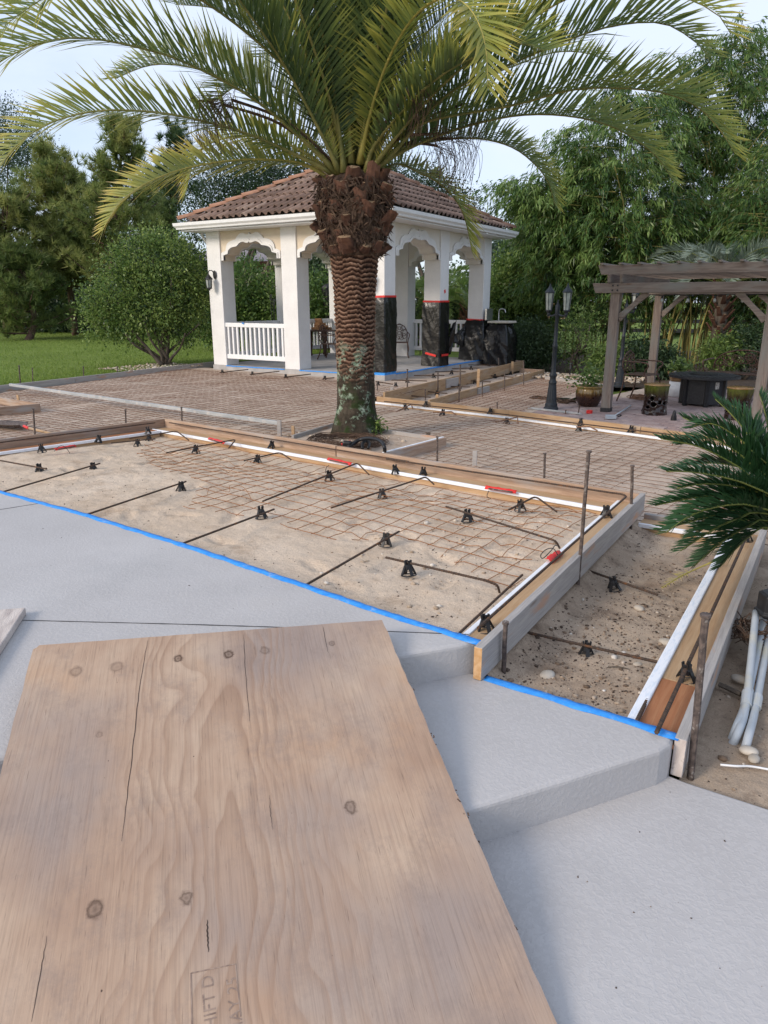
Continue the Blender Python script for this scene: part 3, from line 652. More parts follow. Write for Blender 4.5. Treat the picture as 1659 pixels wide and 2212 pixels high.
# ------------------------------------------------------------------ rebar
def ribbed(pts, r, rib=True):
    pts = [np.asarray(p, float) for p in pts]; q = []
    for a, b in zip(pts[:-1], pts[1:]):
        k = max(1, int(np.linalg.norm(b-a)/.0075)) if rib else max(1, int(np.linalg.norm(b-a)/.1)); q += [a+(b-a)*i/k for i in range(k)]
    q.append(pts[-1]); rs = [r*(1.13 if i % 2 else .95) for i in range(len(q))] if rib else r
    return MB().tube(q, rs, 6)
def smooth_path(pts, n=6):
    pts = [np.asarray(p, float) for p in pts]; out = []
    for i in range(len(pts)-1):
        p0, p1, p2, p3 = pts[max(i-1, 0)], pts[i], pts[i+1], pts[min(i+2, len(pts)-1)]
        for k in range(n):
            t = k/n; out.append(.5*((2*p1)+(-p0+p2)*t+(2*p0-5*p1+4*p2-p3)*t*t+(-p0+3*p1-3*p2+p3)*t**3))
    out.append(pts[-1]); return out
def rebar(pts, label, r=.0068, rib=True, mt='rebar'):
    return tag(ribbed(pts, r, rib).obj('rebar', MT[mt], smooth=False), label, 'rebar', 'loose reinforcing bars')
ZN = -.07
rebar([at_z(8, 1062, -.03), at_z(216, 1001, ZN)], 'straight bar from the deck tape into the sand, leftmost')
rebar([at_z(180, 1114, -.03), at_z(402, 1040, ZN)], 'straight bar from the deck tape, second from the left')
rebar([at_z(395, 1174, -.03), at_z(592, 1100, ZN)], 'straight bar from the deck tape, third from the left')
rebar([at_z(660, 1264, -.03), at_z(862, 1148, ZN)], 'straight bar from the deck tape, rightmost of the four')
rebar([at_z(992, 1368, -.08), at_z(1128, 1242, -.10)], 'bar lying along the white liner of the right form')
rebar([at_z(-15, 992, -.05), at_z(101, 1013, ZN)], 'bar entering the sand at the left picture edge')
rebar([at_z(240, 957, -.07), at_z(336, 948, -.07)], 'short straight bar in the far left sand corner')
def hook(pts, zs, label, mt='rebar'):
    P = [at_z(x, y, z) for (x, y), z in zip(pts, zs)]; P2 = [P[0]]
    for i in range(1, len(P)-1):
        a, b, c = P[i-1], P[i], P[i+1]; d1 = min(.05, np.linalg.norm(b-a)/3, np.linalg.norm(c-b)/3)
        for k in range(5):
            t = k/4; p = b+nrm(a-b)*d1; q = b+nrm(c-b)*d1; P2.append((1-t)**2*p+2*t*(1-t)*b+t*t*q)
    P2.append(P[-1]); rebar(P2, label, mt=mt)
hook([(279, 947), (381, 931), (408, 951)], [-.07, -.05, -.10], 'hooked bar in the far left corner of the sand bed')
hook([(359, 978), (510, 949), (494, 968)], [-.07, -.05, -.10], 'hooked bar beside the first red tag of the back form')
hook([(527, 995), (605, 977), (629, 993)], [-.07, -.05, -.10], 'short hooked bar left of the long hooked one')
hook([(567, 1083), (772, 1000), (797, 1025)], [-.07, -.05, -.11], 'long hooked bar in the middle of the wire mesh')
hook([(715, 1097), (920, 1030), (938, 1047)], [-.07, -.05, -.11], 'long hooked bar right of the middle')
hook([(1099, 1101), (1157, 1072), (1203, 1106)], [-.06, -.04, -.10], 'short hooked bar near the right back corner')
hook([(963, 1094), (1200, 1168), (1209, 1184)], [-.05, -.06, -.12], 'slanting bar with rusty hook towards the right form')
hook([(833, 1204), (1050, 1254), (1075, 1264), (1079, 1280)], [-.05, -.06, -.08, -.13], 'slanting bar with rusty hook in the front right sand')
zr = -.02
bl, bc, br_ = at_z(-60, 966, zr), at_z(355, 918, zr), at_z(835, 1001, zr)
qa, qb = off(L1, L0, .075); rebar([(*lerp(qa, qb, .06), zr), (*qb, zr)], 'long bar on the left ledge of the near form')
qa, qb = off(R1, L1, .08); rebar([(*lerp(qa, qb, .97), zr), (*lerp(qa, qb, .36), zr)], 'long bar on the back ledge of the near form, left length')
cnr = np.array([-1.185, 5.33, .0])
P = [np.array([*lerp(*off(R1, L1, .115), .40), zr]), np.array([-1.32, 5.345, 0.])]
for k in range(6):
    a = math.pi/2*k/5; P.append(np.array([-1.265+.08*math.sin(a), 5.27+.08*math.cos(a), .0]))
P += [np.array([-1.185, 4.0, .0]), np.array([-1.185, 2.68, -.005])]
rebar(P, 'long bent bar following the right ledge of the near form', .0075)
rebar([at_z(1264, 1230, -.19), at_z(1421, 1285, -.20)], 'bar across the gravel strip, farther one')
rebar([at_z(1134, 1365, -.17), at_z(1420, 1430, -.20)], 'bar across the gravel strip, nearer one')
rebar([at_z(1372, 1566, -.16), at_z(1451, 1398, -.22)], 'bar leaning beside the foam of the right form', .0085)
rebar([at_z(1418, 1583, -.125), at_z(1612, 1160, -.125)], 'long bar lying on the orange ledge of the right form', .0085)
# far bars
zf = LB-.02
rebar([at_z(830, 867, zf), at_z(1000, 884, zf), at_z(1250, 915, zf), at_z(1560, 952, zf)], 'long bar along the ledge of the pergola side form', .009, False)
rebar([at_z(1145, 893, zf), at_z(1230, 905, zf)], 'short lap bar on the ledge of the pergola side form', .009, False)
for (pts, lb) in (([(857, 889), (889, 873), (891, 882)], 'small hooked bar by the pergola side form, leftmost'), ([(935, 891), (975, 889), (985, 896)], 'small hooked bar by the pergola side form, second'),
                  ([(1070, 912), (1118, 901), (1119, 915)], 'small hooked bar by the pergola side form, third'), ([(1245, 922), (1275, 922), (1290, 930)], 'small hooked bar by the pergola side form, fourth'), ([(1452, 961), (1468, 940), (1472, 955)], 'small hooked bar by the pergola side form, nearest the sago palm')):
    rebar([at_z(x, y, -.19+.02*(i == 1)) for i, (x, y) in enumerate(pts)], lb, .009, False, 'rust_dark')
bars = [((475, 805), (536, 798), 'first'), ((540, 809), (603, 802), 'second'), ((613, 815), (671, 808), 'third'), ((698, 818), (722, 816), 'fourth')]
for a, b, n_ in bars: rebar([at_z(*a, -.19), at_z(*b, -.19)], n_+' short bar in front of the gazebo, from the left', .012, False)
for i, (a, b) in enumerate([((812, 824), (848, 830)), ((846, 821), (923, 823)), ((894, 811), (960, 811)), ((940, 803), (1006, 803)), ((976, 796), (1035, 795)), ((1012, 788), (1071, 789))]):
    rebar([at_z(*a, -.19), at_z(*b, -.19)], f'bar in the upper gazebo step, {["nearest", "second", "third", "fourth", "fifth", "farthest"][i]} of six', .012, False)
for i, (a, b) in enumerate([((872, 854), (930, 858)), ((913, 845), (966, 850)), ((952, 834), (1015, 836)), ((1005, 822), (1060, 825)), ((1050, 811), (1110, 815))]):
    rebar([at_z(*a, -.33), at_z(*b, -.33)], f'bar in the lower gazebo step, {["nearest", "second", "third", "fourth", "farthest"][i]} of five', .012, False)

# rebar chairs
def chair_parts():
    base = MB().tube([(.044*math.cos(a), .044*math.sin(a), .003) for a in np.linspace(0, 2*math.pi, 14, endpoint=False)], .0032, 5, closed=True)
    legs = []
    for k in range(4):
        a = math.pi/4+k*math.pi/2; c, s_ = math.cos(a), math.sin(a)
        legs.append(MB().bar((.044*c, .044*s_, .002), (.017*c, .017*s_, .060), .019, .007, (c, s_, .6)))
    cr = MB().lathe([(.026, .036), (.025, .058), (.019, .064)], 8)
    for k in range(4):
        a = math.pi/4+k*math.pi/2; cr.bar((.016*math.cos(a), .016*math.sin(a), .058), (.019*math.cos(a), .019*math.sin(a), .088), .015, .007, (math.cos(a), math.sin(a), .3))
    cr.tube([(.030*math.cos(a), .030*math.sin(a), .03) for a in np.linspace(0, 2*math.pi, 10, endpoint=False)], .002, 4, closed=True)
    return base, legs, cr
def make_rchair():
    e = empty('rebar_chair'); b_, ls, c_ = chair_parts(); b_.obj('base_ring', MT['blackp'], e)
    for l_ in ls: l_.obj('leg', MT['blackp'], e)
    c_.obj('cradle', MT['blackp'], e); return e
rc0 = make_rchair(); one = MB()
for m_ in [chair_parts()[0]]+chair_parts()[1]+[chair_parts()[2]]: one.add(m_.v, m_.f)
rc_me = one.mesh('rebar_chair', MT['blackp']); used = [False]
def rchair(x, y, z, label, near=True, sc=1.0):
    z = -.104 if z == -.07 else (-.075 if z == -.06 else (-.165 if z == -.14 and y < 1045 else z))
    p = at_z(x, y, z)
    if near:
        o = copy_tree(rc0) if used[0] else rc0; used[0] = True
    else: o = link('rebar_chair', rc_me)
    o.location = (p[0], p[1], z); o.rotation_euler = (random.uniform(-.2, .2), random.uniform(-.2, .2), random.uniform(0, 6)); o.location.z -= random.uniform(0, .012); o.scale = (sc,)*3
    tag(o, 'black plastic rebar chair '+label, 'rebar chair', 'plastic rebar chairs')
for x, y, z, lb in ((91, 976, -.07, 'on the left ledge, leftmost'), (212, 955, -.07, 'on the left ledge, middle'), (320, 936, -.07, 'on the left ledge by the form corner'),
    (86, 1022, -.14, 'on the sand at the left edge under a bar end'), (202, 1018, -.14, 'at the tip of the leftmost straight bar'), (391, 1061, -.13, 'at the tip of the second straight bar'),
    (297, 963, -.14, 'under the far left hooked bar, nearer one'), (322, 952, -.14, 'under the short bar in the far left corner'), (423, 978, -.14, 'under the bar beside the first red tag'),
    (556, 999, -.14, 'under the short hooked bar'), (712, 1037, -.14, 'under the long middle hooked bar'), (826, 1075, -.14, 'under the hooked bar right of the middle'),
    (565, 1117, -.13, 'at the tip of the third straight bar'), (832, 1178, -.13, 'at the tip of the fourth straight bar'), (883, 1240, -.12, 'in the front sand under a rusty slanting bar'),
    (1010, 1124, -.12, 'under the slanting bar in the middle right sand'), (1124, 1102, -.12, 'under the hooked bar near the right back corner'),
    (586, 968, -.07, 'on the back ledge, left of the red tag'), (855, 1020, -.07, 'on the back ledge, left of two close together'), (914, 1026, -.07, 'on the back ledge, right of two close together'),
    (1309, 1117, -.06, 'in the right back corner of the ledge'), (1051, 1362, -.06, 'lying on the right ledge by the tape'),
    (1327, 1275, -.25, 'on the gravel strip, farther one'), (1266, 1420, -.25, 'on the gravel strip, nearer one'), (1483, 1464, -.175, 'on the orange ledge of the right form, nearer'), (1612, 1166, -.175, 'on the orange ledge under the sago fronds')):
    rchair(x, y, z, lb, sc=random.uniform(.94, 1.05))
for x, y, lb in ((876, 886, 'by the pergola side form, leftmost'), (955, 898, 'by the pergola side form, second from left'), (1094, 916, 'by the pergola side form, fourth from left'), (1250, 933, 'by the pergola side form on the sand, fifth'), (1466, 962, 'by the pergola side form nearest the sago palm'),
    (481, 807, 'in front of the gazebo, leftmost'), (545, 811, 'in front of the gazebo, second from left'), (618, 817, 'in front of the gazebo, third from left'), (701, 821, 'in front of the gazebo by the palm trunk'),
    (817, 834, 'close to the right of the palm trunk'), (855, 836, 'right of the palm trunk, second'), (880, 827, 'in the upper gazebo step, nearest'), (937, 816, 'in the upper gazebo step, second'), (975, 808, 'in the upper gazebo step, third'), (1018, 799, 'in the upper gazebo step, fourth'), (1057, 791, 'in the upper gazebo step, farthest')):
    rchair(x, y, -.27, lb, False, 1.15)
for x, y, lb in ((1058, 894, 'on the ledge of the pergola side form, left'), (919, 879, 'on the ledge of the pergola side form, leftmost'), (1255, 918, 'on the ledge of the pergola side form, middle'), (1362, 934, 'on the ledge of the pergola side form, right')):
    rchair(x, y, -.225, lb, False, 1.1)
for x, y, lb in ((897, 859, 'nearest'), (944, 853, 'second'), (992, 839, 'third'), (1026, 829, 'fourth'), (1069, 817, 'fifth'), (1103, 810, 'farthest')):
    rchair(x, y, -.40, 'in the lower gazebo step, '+lb, False, 1.15)

# ------------------------------------------------------------------ welded wire mesh lying on the sand
def wire_mesh(name, label, inside, zf, x0, x1, y0, y1, sp, r, mt, rot=0, wav=.02, lift=.03, seed=1, brk=.0, org=(0, 0)):
    rg = np.random.default_rng(seed); V = []; F = []; cnt = 0; c, s_ = math.cos(rot), math.sin(rot); nd = 4
    for fam in (0, 1):
        lo, hi, l2, h2 = (x0, x1, y0, y1) if fam == 0 else (y0, y1, x0, x1)
        for u in np.arange(lo, hi+1e-6, sp):
            tt = np.arange(l2, h2, .075); uu = u+wav*(fbm(tt*.8+u*7.7, tt*0+u*3.1+fam*50, 3))*2
            lx, ly = (uu, tt) if fam == 0 else (tt, uu)
            X = org[0]+lx*c-ly*s_; Y = org[1]+lx*s_+ly*c
            Z = zf(X, Y)+r*1.2+.008+lift*np.clip(fbm(X*1.1+seed, Y*1.1, 2)*1.8+.4, 0, 1)+.004*fam
            ok = inside(X, Y); 
            if brk and rg.random() < brk: ok = ok & (tt > rg.uniform(l2, h2))
            i = 0
            while i < len(tt):
                if not ok[i]: i += 1; continue
                j = i
                while j+1 < len(tt) and ok[j+1]: j += 1
                if j-i >= 2:
                    P_ = np.stack([X[i:j+1], Y[i:j+1], Z[i:j+1]], 1); T = np.gradient(P_, axis=0); T /= np.linalg.norm(T, axis=1, keepdims=True)
                    sd_ = np.cross(T, [0, 0, 1.]); up_ = np.cross(sd_, T)
                    ring = np.stack([P_+(sd_*math.cos(a)+up_*math.sin(a))*r for a in (0, math.pi/2, math.pi, 3*math.pi/2)], 1)
                    k = len(P_); V.append(ring.reshape(-1, 3)); b = cnt+np.arange(k*nd).reshape(k, nd)
                    F.append(np.stack([b[:-1], np.roll(b[:-1], -1, 1), np.roll(b[1:], -1, 1), b[1:]], -1).reshape(-1, 4)); cnt += k*nd
                i = j+1
    return tag(link(name, np_mesh(name, np.concatenate(V), np.concatenate(F), MT[mt])), label, 'wire mesh', 'welded wire mesh on the sand')
def in_near(X, Y):
    fr_ = np.interp(X, [-6.5, -6.1, -5.5, -4.5, -4.05, -3.1, -2.7, -2.3, -1.9, -1.45, -1.2], [5.3, 4.75, 4.5, 4.15, 3.62, 3.66, 3.62, 3.8, 3.72, 3.45, 3.6])+.05*np.sin(X*5)
    return (Y < back_y(X)-.25) & (X < -1.34) & (Y > fr_) & (X > -6.5)
wire_mesh('wire_mesh', 'rusty wire mesh sheet rippling over the near sand bed', in_near, near_z, -6.2, 2.5, -1.6, 2.5, .152, .0028, 'rust', rot=-.095, wav=.016, lift=.05, org=(-2.5, 4.6), brk=.05)
def in_far(X, Y):
    fb = np.interp(X, [F0[0], F1[0], F2[0], F3[0]], [F0[1], F1[1], F2[1], F3[1]])
    ok = ((Y > back_y(X)+.10) | (X < -7)) & (Y < np.where(X < -8.2, 12.75, 12.3)) & (X > -13.2-(Y-7.6)*.135) & ~((X > F0[0]-.1) & (Y > fb-.33))
    # keep out of the planter (convex quad)
    ins = np.ones_like(X, bool)
    for a, b in zip(pc, pc[1:]+pc[:1]): ins &= ((b[0]-a[0])*(Y-a[1])-(b[1]-a[1])*(X-a[0])) < .05
    return ok & ~ins & ((X > -6.97+(Y-5.99)*.2219) | (X < -7.1+(Y-5.99)*.2219)) & (Y > 4.2)
wire_mesh('wire_mesh', 'brown wire mesh over the sand between palm and gazebo, left side', lambda X, Y: in_far(X, Y) & (X < -5.6), far_z, -14.5, -5.0, 4.0, 13.3, .152, .0029, 'rust_dark', rot=0, wav=.035, lift=.035, seed=3, brk=.05)
wire_mesh('wire_mesh', 'brown wire mesh over the sand between the near form and the pergola side form', lambda X, Y: in_far(X, Y) & (X > -5.7), far_z, -6.5, 1, 4.6, 12, .152, .0027, 'rust_dark', rot=-.13, wav=.035, lift=.04, seed=5, brk=.05)
wire_mesh('wire_mesh', 'wire mesh on the sand between the step forms and the lamp post', lambda X, Y: (X > -6.1) & (X < -4.45) & (Y > 11.3+(X+6.1)*.1) & (Y < 17.0), lambda X, Y: -.44+0*X, -6.2, -4.4, 11, 17.2, .152, .004, 'rust_dark', wav=.04, lift=.03, seed=6)
# loose curl of wire on the near sand
q = [at_z(x, y, z) for x, y, z in ((448, 1068, -.11), (452, 1054, -.08), (462, 1052, -.11), (494, 1063, -.10), (497, 1048, -.05), (520, 1050, -.06), (533, 1060, -.07), (543, 1079, -.12))]
tag(MB().tube(smooth_path(q, 5), .0022, 5).obj('tie_wire', MT['rust']), 'loose curl of rusty tie wire on the pale sand', 'wire')

# red tags, liner clips and cable loops on the near form
def red_tag(a, b, z, lb, wd=.042):
    pa, pb = at_z(*a, z), at_z(*b, z); e = empty('liner_joint', tuple(pa)); e.location = (0, 0, 0)
    tag(e, lb, 'joint clip', 'red taped liner joints'); t_ = nrm((pb-pa)[:2]); n_ = np.array([-t_[1], t_[0]])
    rows = []
    for i in range(9):
        p = pa+(pb-pa)*i/8; j = random.uniform(-.004, .004)
        rows.append([p+np.array([*(n_*(wd/2+j)), .010+random.uniform(0, .010)]), p+np.array([*(n_*.0), .020]), p-np.array([*(n_*(wd/2)), .004])])
    o = MB().grid(np.array(rows)).obj('red_tape', MT['tape_red'], e, True); o.modifiers.new('s', 'SOLIDIFY').thickness = .0015
    q0, q1 = pa+(pb-pa)*.12, pa+(pb-pa)*.9; q0[2] = q1[2] = z+.004
    sh = np.array([*(n_*-.02), 0]); MB().bar(q0+sh, q1+sh, .010, .012).obj('metal_clip', MT['stake'], e, bevel=.002)
    return e
red_tag((452, 948), (487, 958), -.09, 'red taped joint on the back liner, left one'); red_tag((709, 992), (760, 1004), -.09, 'red taped joint on the back liner, middle one'); red_tag((1049, 1054), (1116, 1064), -.09, 'red taped joint on the back liner, right one')
red_tag((1185, 1215), (1208, 1195), -.065, 'red taped joint on the right liner', .05); red_tag((118, 972), (163, 964), -.09, 'red taped joint on the left liner'); red_tag((1424, 944), (1456, 949), -.215, 'red taped joint on the pergola side liner')
def cable(pts, lb, r=.003, mt='blackp', name='cable', n=6):
    return tag(MB().tube(smooth_path([at_z(x, y, z) for x, y, z in pts], n), r, 5).obj(name, MT[mt], smooth=True), lb, name.replace('_', ' '))
cable([(1205, 1199, -.05), (1195, 1185, -.02), (1180, 1187, -.04), (1168, 1199, -.08), (1173, 1206, -.09), (1190, 1190, -.05), (1200, 1178, -.04), (1210, 1184, -.08)], 'black cable loop beside the right liner joint')
cable([(117, 975, -.06), (128, 964, -.02), (140, 965, -.02), (151, 979, -.11)], 'short black cable looping over the left liner')
cable([(711, 1005, -.06), (705, 1010, -.04), (703, 1022, -.10)], 'thin black cable hanging from the middle liner joint')
cable([(1056, 1060, -.06), (1052, 1072, -.09), (1060, 1077, -.11)], 'thin black cable at the right end of the back liner')

# ------------------------------------------------------------------ gazebo
GX0, GX1, GY0, GY1 = -13.40, -8.30, 13.25, 18.66
CW = .44; WT = 2.99; SPR = 2.33
gz = empty('gazebo', ((GX0+GX1)/2, (GY0+GY1)/2, 0)); gz.location = (0, 0, 0)
tag(gz, 'white stucco gazebo with scalloped arches and brown tiled hip roof', 'gazebo')
MB().box(((GX0+GX1)/2, (GY0+GY1)/2, LB-.15), (GX1-GX0+.04, GY1-GY0+.04, .30)).obj('floor_slab', MT['concrete'], gz, bevel=.008)
XM, YM = -10.855, 15.975
cols = [(GX0+CW/2, GY0+CW/2), (XM, GY0+CW/2), (GX1-CW/2, GY0+CW/2), (GX1-CW/2, YM), (GX1-CW/2, GY1-CW/2), (XM, GY1-CW/2), (GX0+CW/2, GY1-CW/2), (GX0+CW/2, YM)]
cme = MB().box((0, 0, 0), (CW, CW, WT-LB-.002)).mesh('column', MT['stucco_w'])
for x, y in cols: bev(link('column', cme, gz, (x, y, (WT+LB)/2+.001)), .008)
def half_profile(n=26):
    cusp = [(1., 0.), (.83, .36), (.47, .76), (.0, 1.)]; pts = []
    for i, ((x0, z0), (x1, z1)) in enumerate(zip(cusp[:-1], cusp[1:])):
        m_ = n//3; nx, nz_ = (z1-z0), -(x1-x0); L = math.hypot(nx, nz_)
        for k in range(m_):
            t = k/m_; bl = .125*math.sin(math.pi*t)*(1.0 if i < 2 else .9)
            if i == 2 and t > .6: bl = .125*math.sin(math.pi*t)*.9-.10*math.sin(math.pi*(t-.6)/.4*.9)
            pts.append((x0+(x1-x0)*t+nx/L*bl, z0+(z1-z0)*t+nz_/L*bl*1.0))
    pts.append((0, 1.)); return pts
PROF = half_profile()
def arch_curve(hw, rise):
    h = [(min(x, 1.0)*hw, z*rise) for x, z in PROF]; return [(-x, z) for x, z in h]+[(x, z) for x, z in h[::-1][1:]]
def bay(p0, p1, nrm_out, panel):
    p0, p1 = np.array(p0, float), np.array(p1, float); t = nrm(p1-p0); hw = np.linalg.norm(p1-p0)/2; c = (p0+p1)/2; n = np.array(nrm_out, float)
    def W(u, v, z): q = c+t*u+n*v; return (q[0], q[1], z)
    inn = arch_curve(hw*.88, .40); out = arch_curve(hw*.97, .60); out2 = arch_curve(hw*.91, .46)
    m = MB(); vo, vi = CW/2-.04, -CW/2+.04
    full = [(-hw, 0.)]+inn+[(hw, 0.)]; k = len(full); vs = []
    for u, z in full: vs += [W(u, vo, SPR+z), W(u, vo, WT), W(u, vi, SPR+z), W(u, vi, WT)]
    fs = []
    for i in range(k-1):
        a, b = 4*i, 4*i+4; fs += [(a, b, b+1, a+1), (a+2, a+3, b+3, b+2), (a, a+2, b+2, b)]
    m.add(vs, fs); o = m.obj('arch_header', MT[panel], gz)
    for (cv, pr, vv, nm) in ((out, .035, vo, 'arch_trim'), (out2, .055, vo, 'arch_trim'), (out, .035, vi, 'arch_trim')):
        m = MB(); vs = []; sg = 1 if vv > 0 else -1
        for (ui, zi), (uo, zo) in zip(inn, cv):
            zo = min(zo+SPR, WT-.02); zi = zi+SPR-.001; ui *= .997
            vs += [W(ui, vv+sg*pr, zi), W(uo, vv+sg*pr, zo), W(ui, vv-.01*sg, zi), W(uo, vv-.01*sg, zo)]
        fs = []
        for i in range(len(inn)-1):
            a, b = 4*i, 4*i+4; fs += [(a, b, b+1, a+1), (a+1, b+1, b+3, a+3), (a, a+2, b+2, b)]
        fs += [(0, 1, 3, 2), (4*len(inn)-4, 4*len(inn)-2, 4*len(inn)-1, 4*len(inn)-3)]
        m.add(vs, fs); m.obj(nm, MT['stucco_w'], gz)
h = CW/2
bays = []
for i in range(8):
    a, b = np.array(cols[i]), np.array(cols[(i+1) % 8]); t = nrm(b-a); no = np.array([t[1], -t[0]])
    bays.append((a+t*h, b-t*h, no)); bay(a+t*h, b-t*h, no, 'stucco_sun' if i < 2 else 'stucco')
def railing(p0, p1, nb=12):
    r = empty('railing'); r.parent = gz; p0, p1 = np.array(p0), np.array(p1); c = lambda k, z: (*(p0+(p1-p0)*k), z)
    MB().bar(c(0, .835), c(1, .835), .07, .10).obj('top_rail', MT['white'], r, bevel=.006); MB().bar(c(0, .075), c(1, .075), .06, .11).obj('bottom_rail', MT['white'], r, bevel=.006)
    me = MB().box((0, 0, 0), (.05, .05, .70)).mesh('baluster', MT['white']); rz = math.atan2(p1[1]-p0[1], p1[0]-p0[0])
    for i in range(nb): link('baluster', me, r, c((i+.6)/(nb+.2), .45), (0, 0, rz))
for i in (0, 4, 5, 6, 7):
    a, b, no = bays[i]; s_ = no*(CW/2-.06); railing(a+s_, b+s_, 13)
OV = .40; ex0, ex1, ey0, ey1 = GX0-OV, GX1+OV, GY0-OV, GY1+OV; EZ = 3.17; APEX = np.array([(GX0+GX1)/2, (GY0+GY1)/2, 4.72])
MB().box(((ex0+ex1)/2, (ey0+ey1)/2, WT+.012), (ex1-ex0, ey1-ey0, .024)).obj('soffit', MT['white'], gz)
ec = [np.array([ex0, ey0, EZ]), np.array([ex1, ey0, EZ]), np.array([ex1, ey1, EZ]), np.array([ex0, ey1, EZ])]
roof = MB().add(ec+[APEX], [(0, 1, 4), (1, 2, 4), (2, 3, 4), (3, 0, 4), (3, 2, 1, 0)]).obj('roof', mk('roof_mortar', (.20, .17, .15), (.30, .27, .25), 12, bump=.5), gz)
# ogee gutter swept round the eaves
gp = [(0, .0), (.02, -.0), (.075, .01), (.085, .045), (.125, .085), (.135, .15), (.12, .15), (.10, .10), (.0, .09)]
m = MB(); vs = []
for sx, sy in ((-1, -1), (1, -1), (1, 1), (-1, 1)):
    for o_, z_ in gp: vs.append((((ex0 if sx < 0 else ex1)+sx*o_), ((ey0 if sy < 0 else ey1)+sy*o_), WT+.03+z_))
k = len(gp); fs = [(i*k+j, ((i+1) % 4)*k+j, ((i+1) % 4)*k+(j+1) % k, i*k+(j+1) % k) for i in range(4) for j in range(k)]
m.add(vs, fs).obj('gutter', MT['white'], gz)
dsx, dsy = GX0-.10, GY0+.30
MB().tube(smooth_path([(ex0+.06, dsy-.1, WT+.03), (ex0+.10, dsy-.08, WT-.10), (dsx-.08, dsy-.02, WT-.27), (dsx, dsy, WT-.36), (dsx, dsy, WT-.6), (dsx, dsy, -.1)], 4), .035, 8).obj('downspout', MT['white'], gz, True)
# S tiles
def tile_mat():
    t = NT('clay_roof_tile'); co = t.coord()
    c = t.ramp(t.rnd(), [(0, (.14, .092, .073)), (.45, (.215, .142, .113)), (.8, (.28, .19, .152)), (1, (.33, .25, .205))])
    c = t.mix(c, (.13, .10, .085), t.ramp(t.noise(co, 7, 5, .7), [(.45, 0.), (.75, .7)])); c = t.mix(c, (.36, .32, .26), t.ramp(t.noise(co, 16, 4, .7), [(.62, 0.), (.75, .4)]))
    t.col(c); t.set(.85, 0, .2); t.bump(t.noise(co, 40, 4), .4, .006); return t.m
MT['tile'] = tile_mat()
TW, TL_, EXP = .192, .43, .375
def tile_mesh():
    m = MB(); n = 8; vs = []
    for yy, lift in ((0, .042), (TL_, .0)):
        for j in range(n+1):
            u = j/n; z = .056*math.sin(math.pi*u/.62) if u < .62 else -.014*math.sin(math.pi*(u-.62)/.38)
            vs.append(((u-.5)*TW*1.04, yy, z+lift))
    for j in range(n+1): x, y, z = vs[j]; vs.append((x, y+.004, z-.016))
    fs = [(j, j+1, n+2+j, n+1+j) for j in range(n)]+[(2*(n+1)+j, 2*(n+1)+j+1, j+1, j) for j in range(n)]
    return m.add(vs, fs).mesh('roof_tile', MT['tile'], True)
tme = tile_mesh(); far = []
for si in range(4):
    a, b = ec[si], ec[(si+1) % 4]; t = nrm(b-a); half = np.linalg.norm(b-a)/2; mid = (a+b)/2; v = APEX-mid; SL = np.linalg.norm(v); v = v/SL; n = nrm(np.cross(t, v))
    Mr = Matrix((t, v, n)).transposed()
    for r_ in range(int(SL/EXP)+1):
        y = r_*EXP-.03; hwid = half*(1-(y+.22)/SL)-.03
        if hwid < .1: continue
        k = int(2*hwid/TW)
        for j in range(k):
            u = (j-(k-1)/2)*TW; p = mid+t*u+v*y+n*.035
            if si < 2:
                o = link('roof_tile', tme, roof); o.matrix_world = Mr.to_4x4(); o.location = tuple(p+n*random.uniform(-.004, .004)); o.rotation_euler.z += random.uniform(-.015, .015)
            else: far.append((p, Mr))
m = MB(); tv = [Vector(x.co) for x in tme.vertices]; tf = [tuple(p.vertices) for p in tme.polygons]
for p, Mr in far: m.add([np.array(Mr @ x)+p for x in tv], tf)
tag(m.obj('roof_tile_field', MT['tile'], roof, True), kind='stuff')
def cap_mesh():
    m = MB(); vs = []
    for yy, rr, lf in ((0, .105, .03), (.46, .088, .0)):
        for j in range(9): a = math.pi*j/8; vs.append((rr*math.cos(a), yy, rr*.85*math.sin(a)+lf))
    for j in range(9): a = math.pi*j/8; vs.append((.088*math.cos(a), .004, .088*.85*math.sin(a)+.03))
    return m.add(vs, [(j, j+1, 10+j, 9+j) for j in range(8)]+[(18+j, 19+j, 1+j, j) for j in range(8)]).mesh('hip_tile', MT['hip'], True)
MT['hip'] = mk('clay_hip_tile', (.30, .155, .10), (.40, .225, .155), 9, bump=.3, rough=.85, rnd=.3, dirt=((.2, .15, .12), 8, .55, .7))
hme = cap_mesh()
for c_ in ec:
    v = nrm(APEX-c_); sd_ = nrm(np.cross(v, (0, 0, 1))); n = np.cross(sd_, v); L = np.linalg.norm(APEX-c_)
    Mr = Matrix((sd_, v, n)).transposed().to_4x4()
    for i in range(int(L/.41)):
        o = link('hip_tile', hme, roof); o.matrix_world = Mr; o.location = tuple(c_+v*(i*.41-.02)+n*(.06+random.uniform(-.006, .006)))
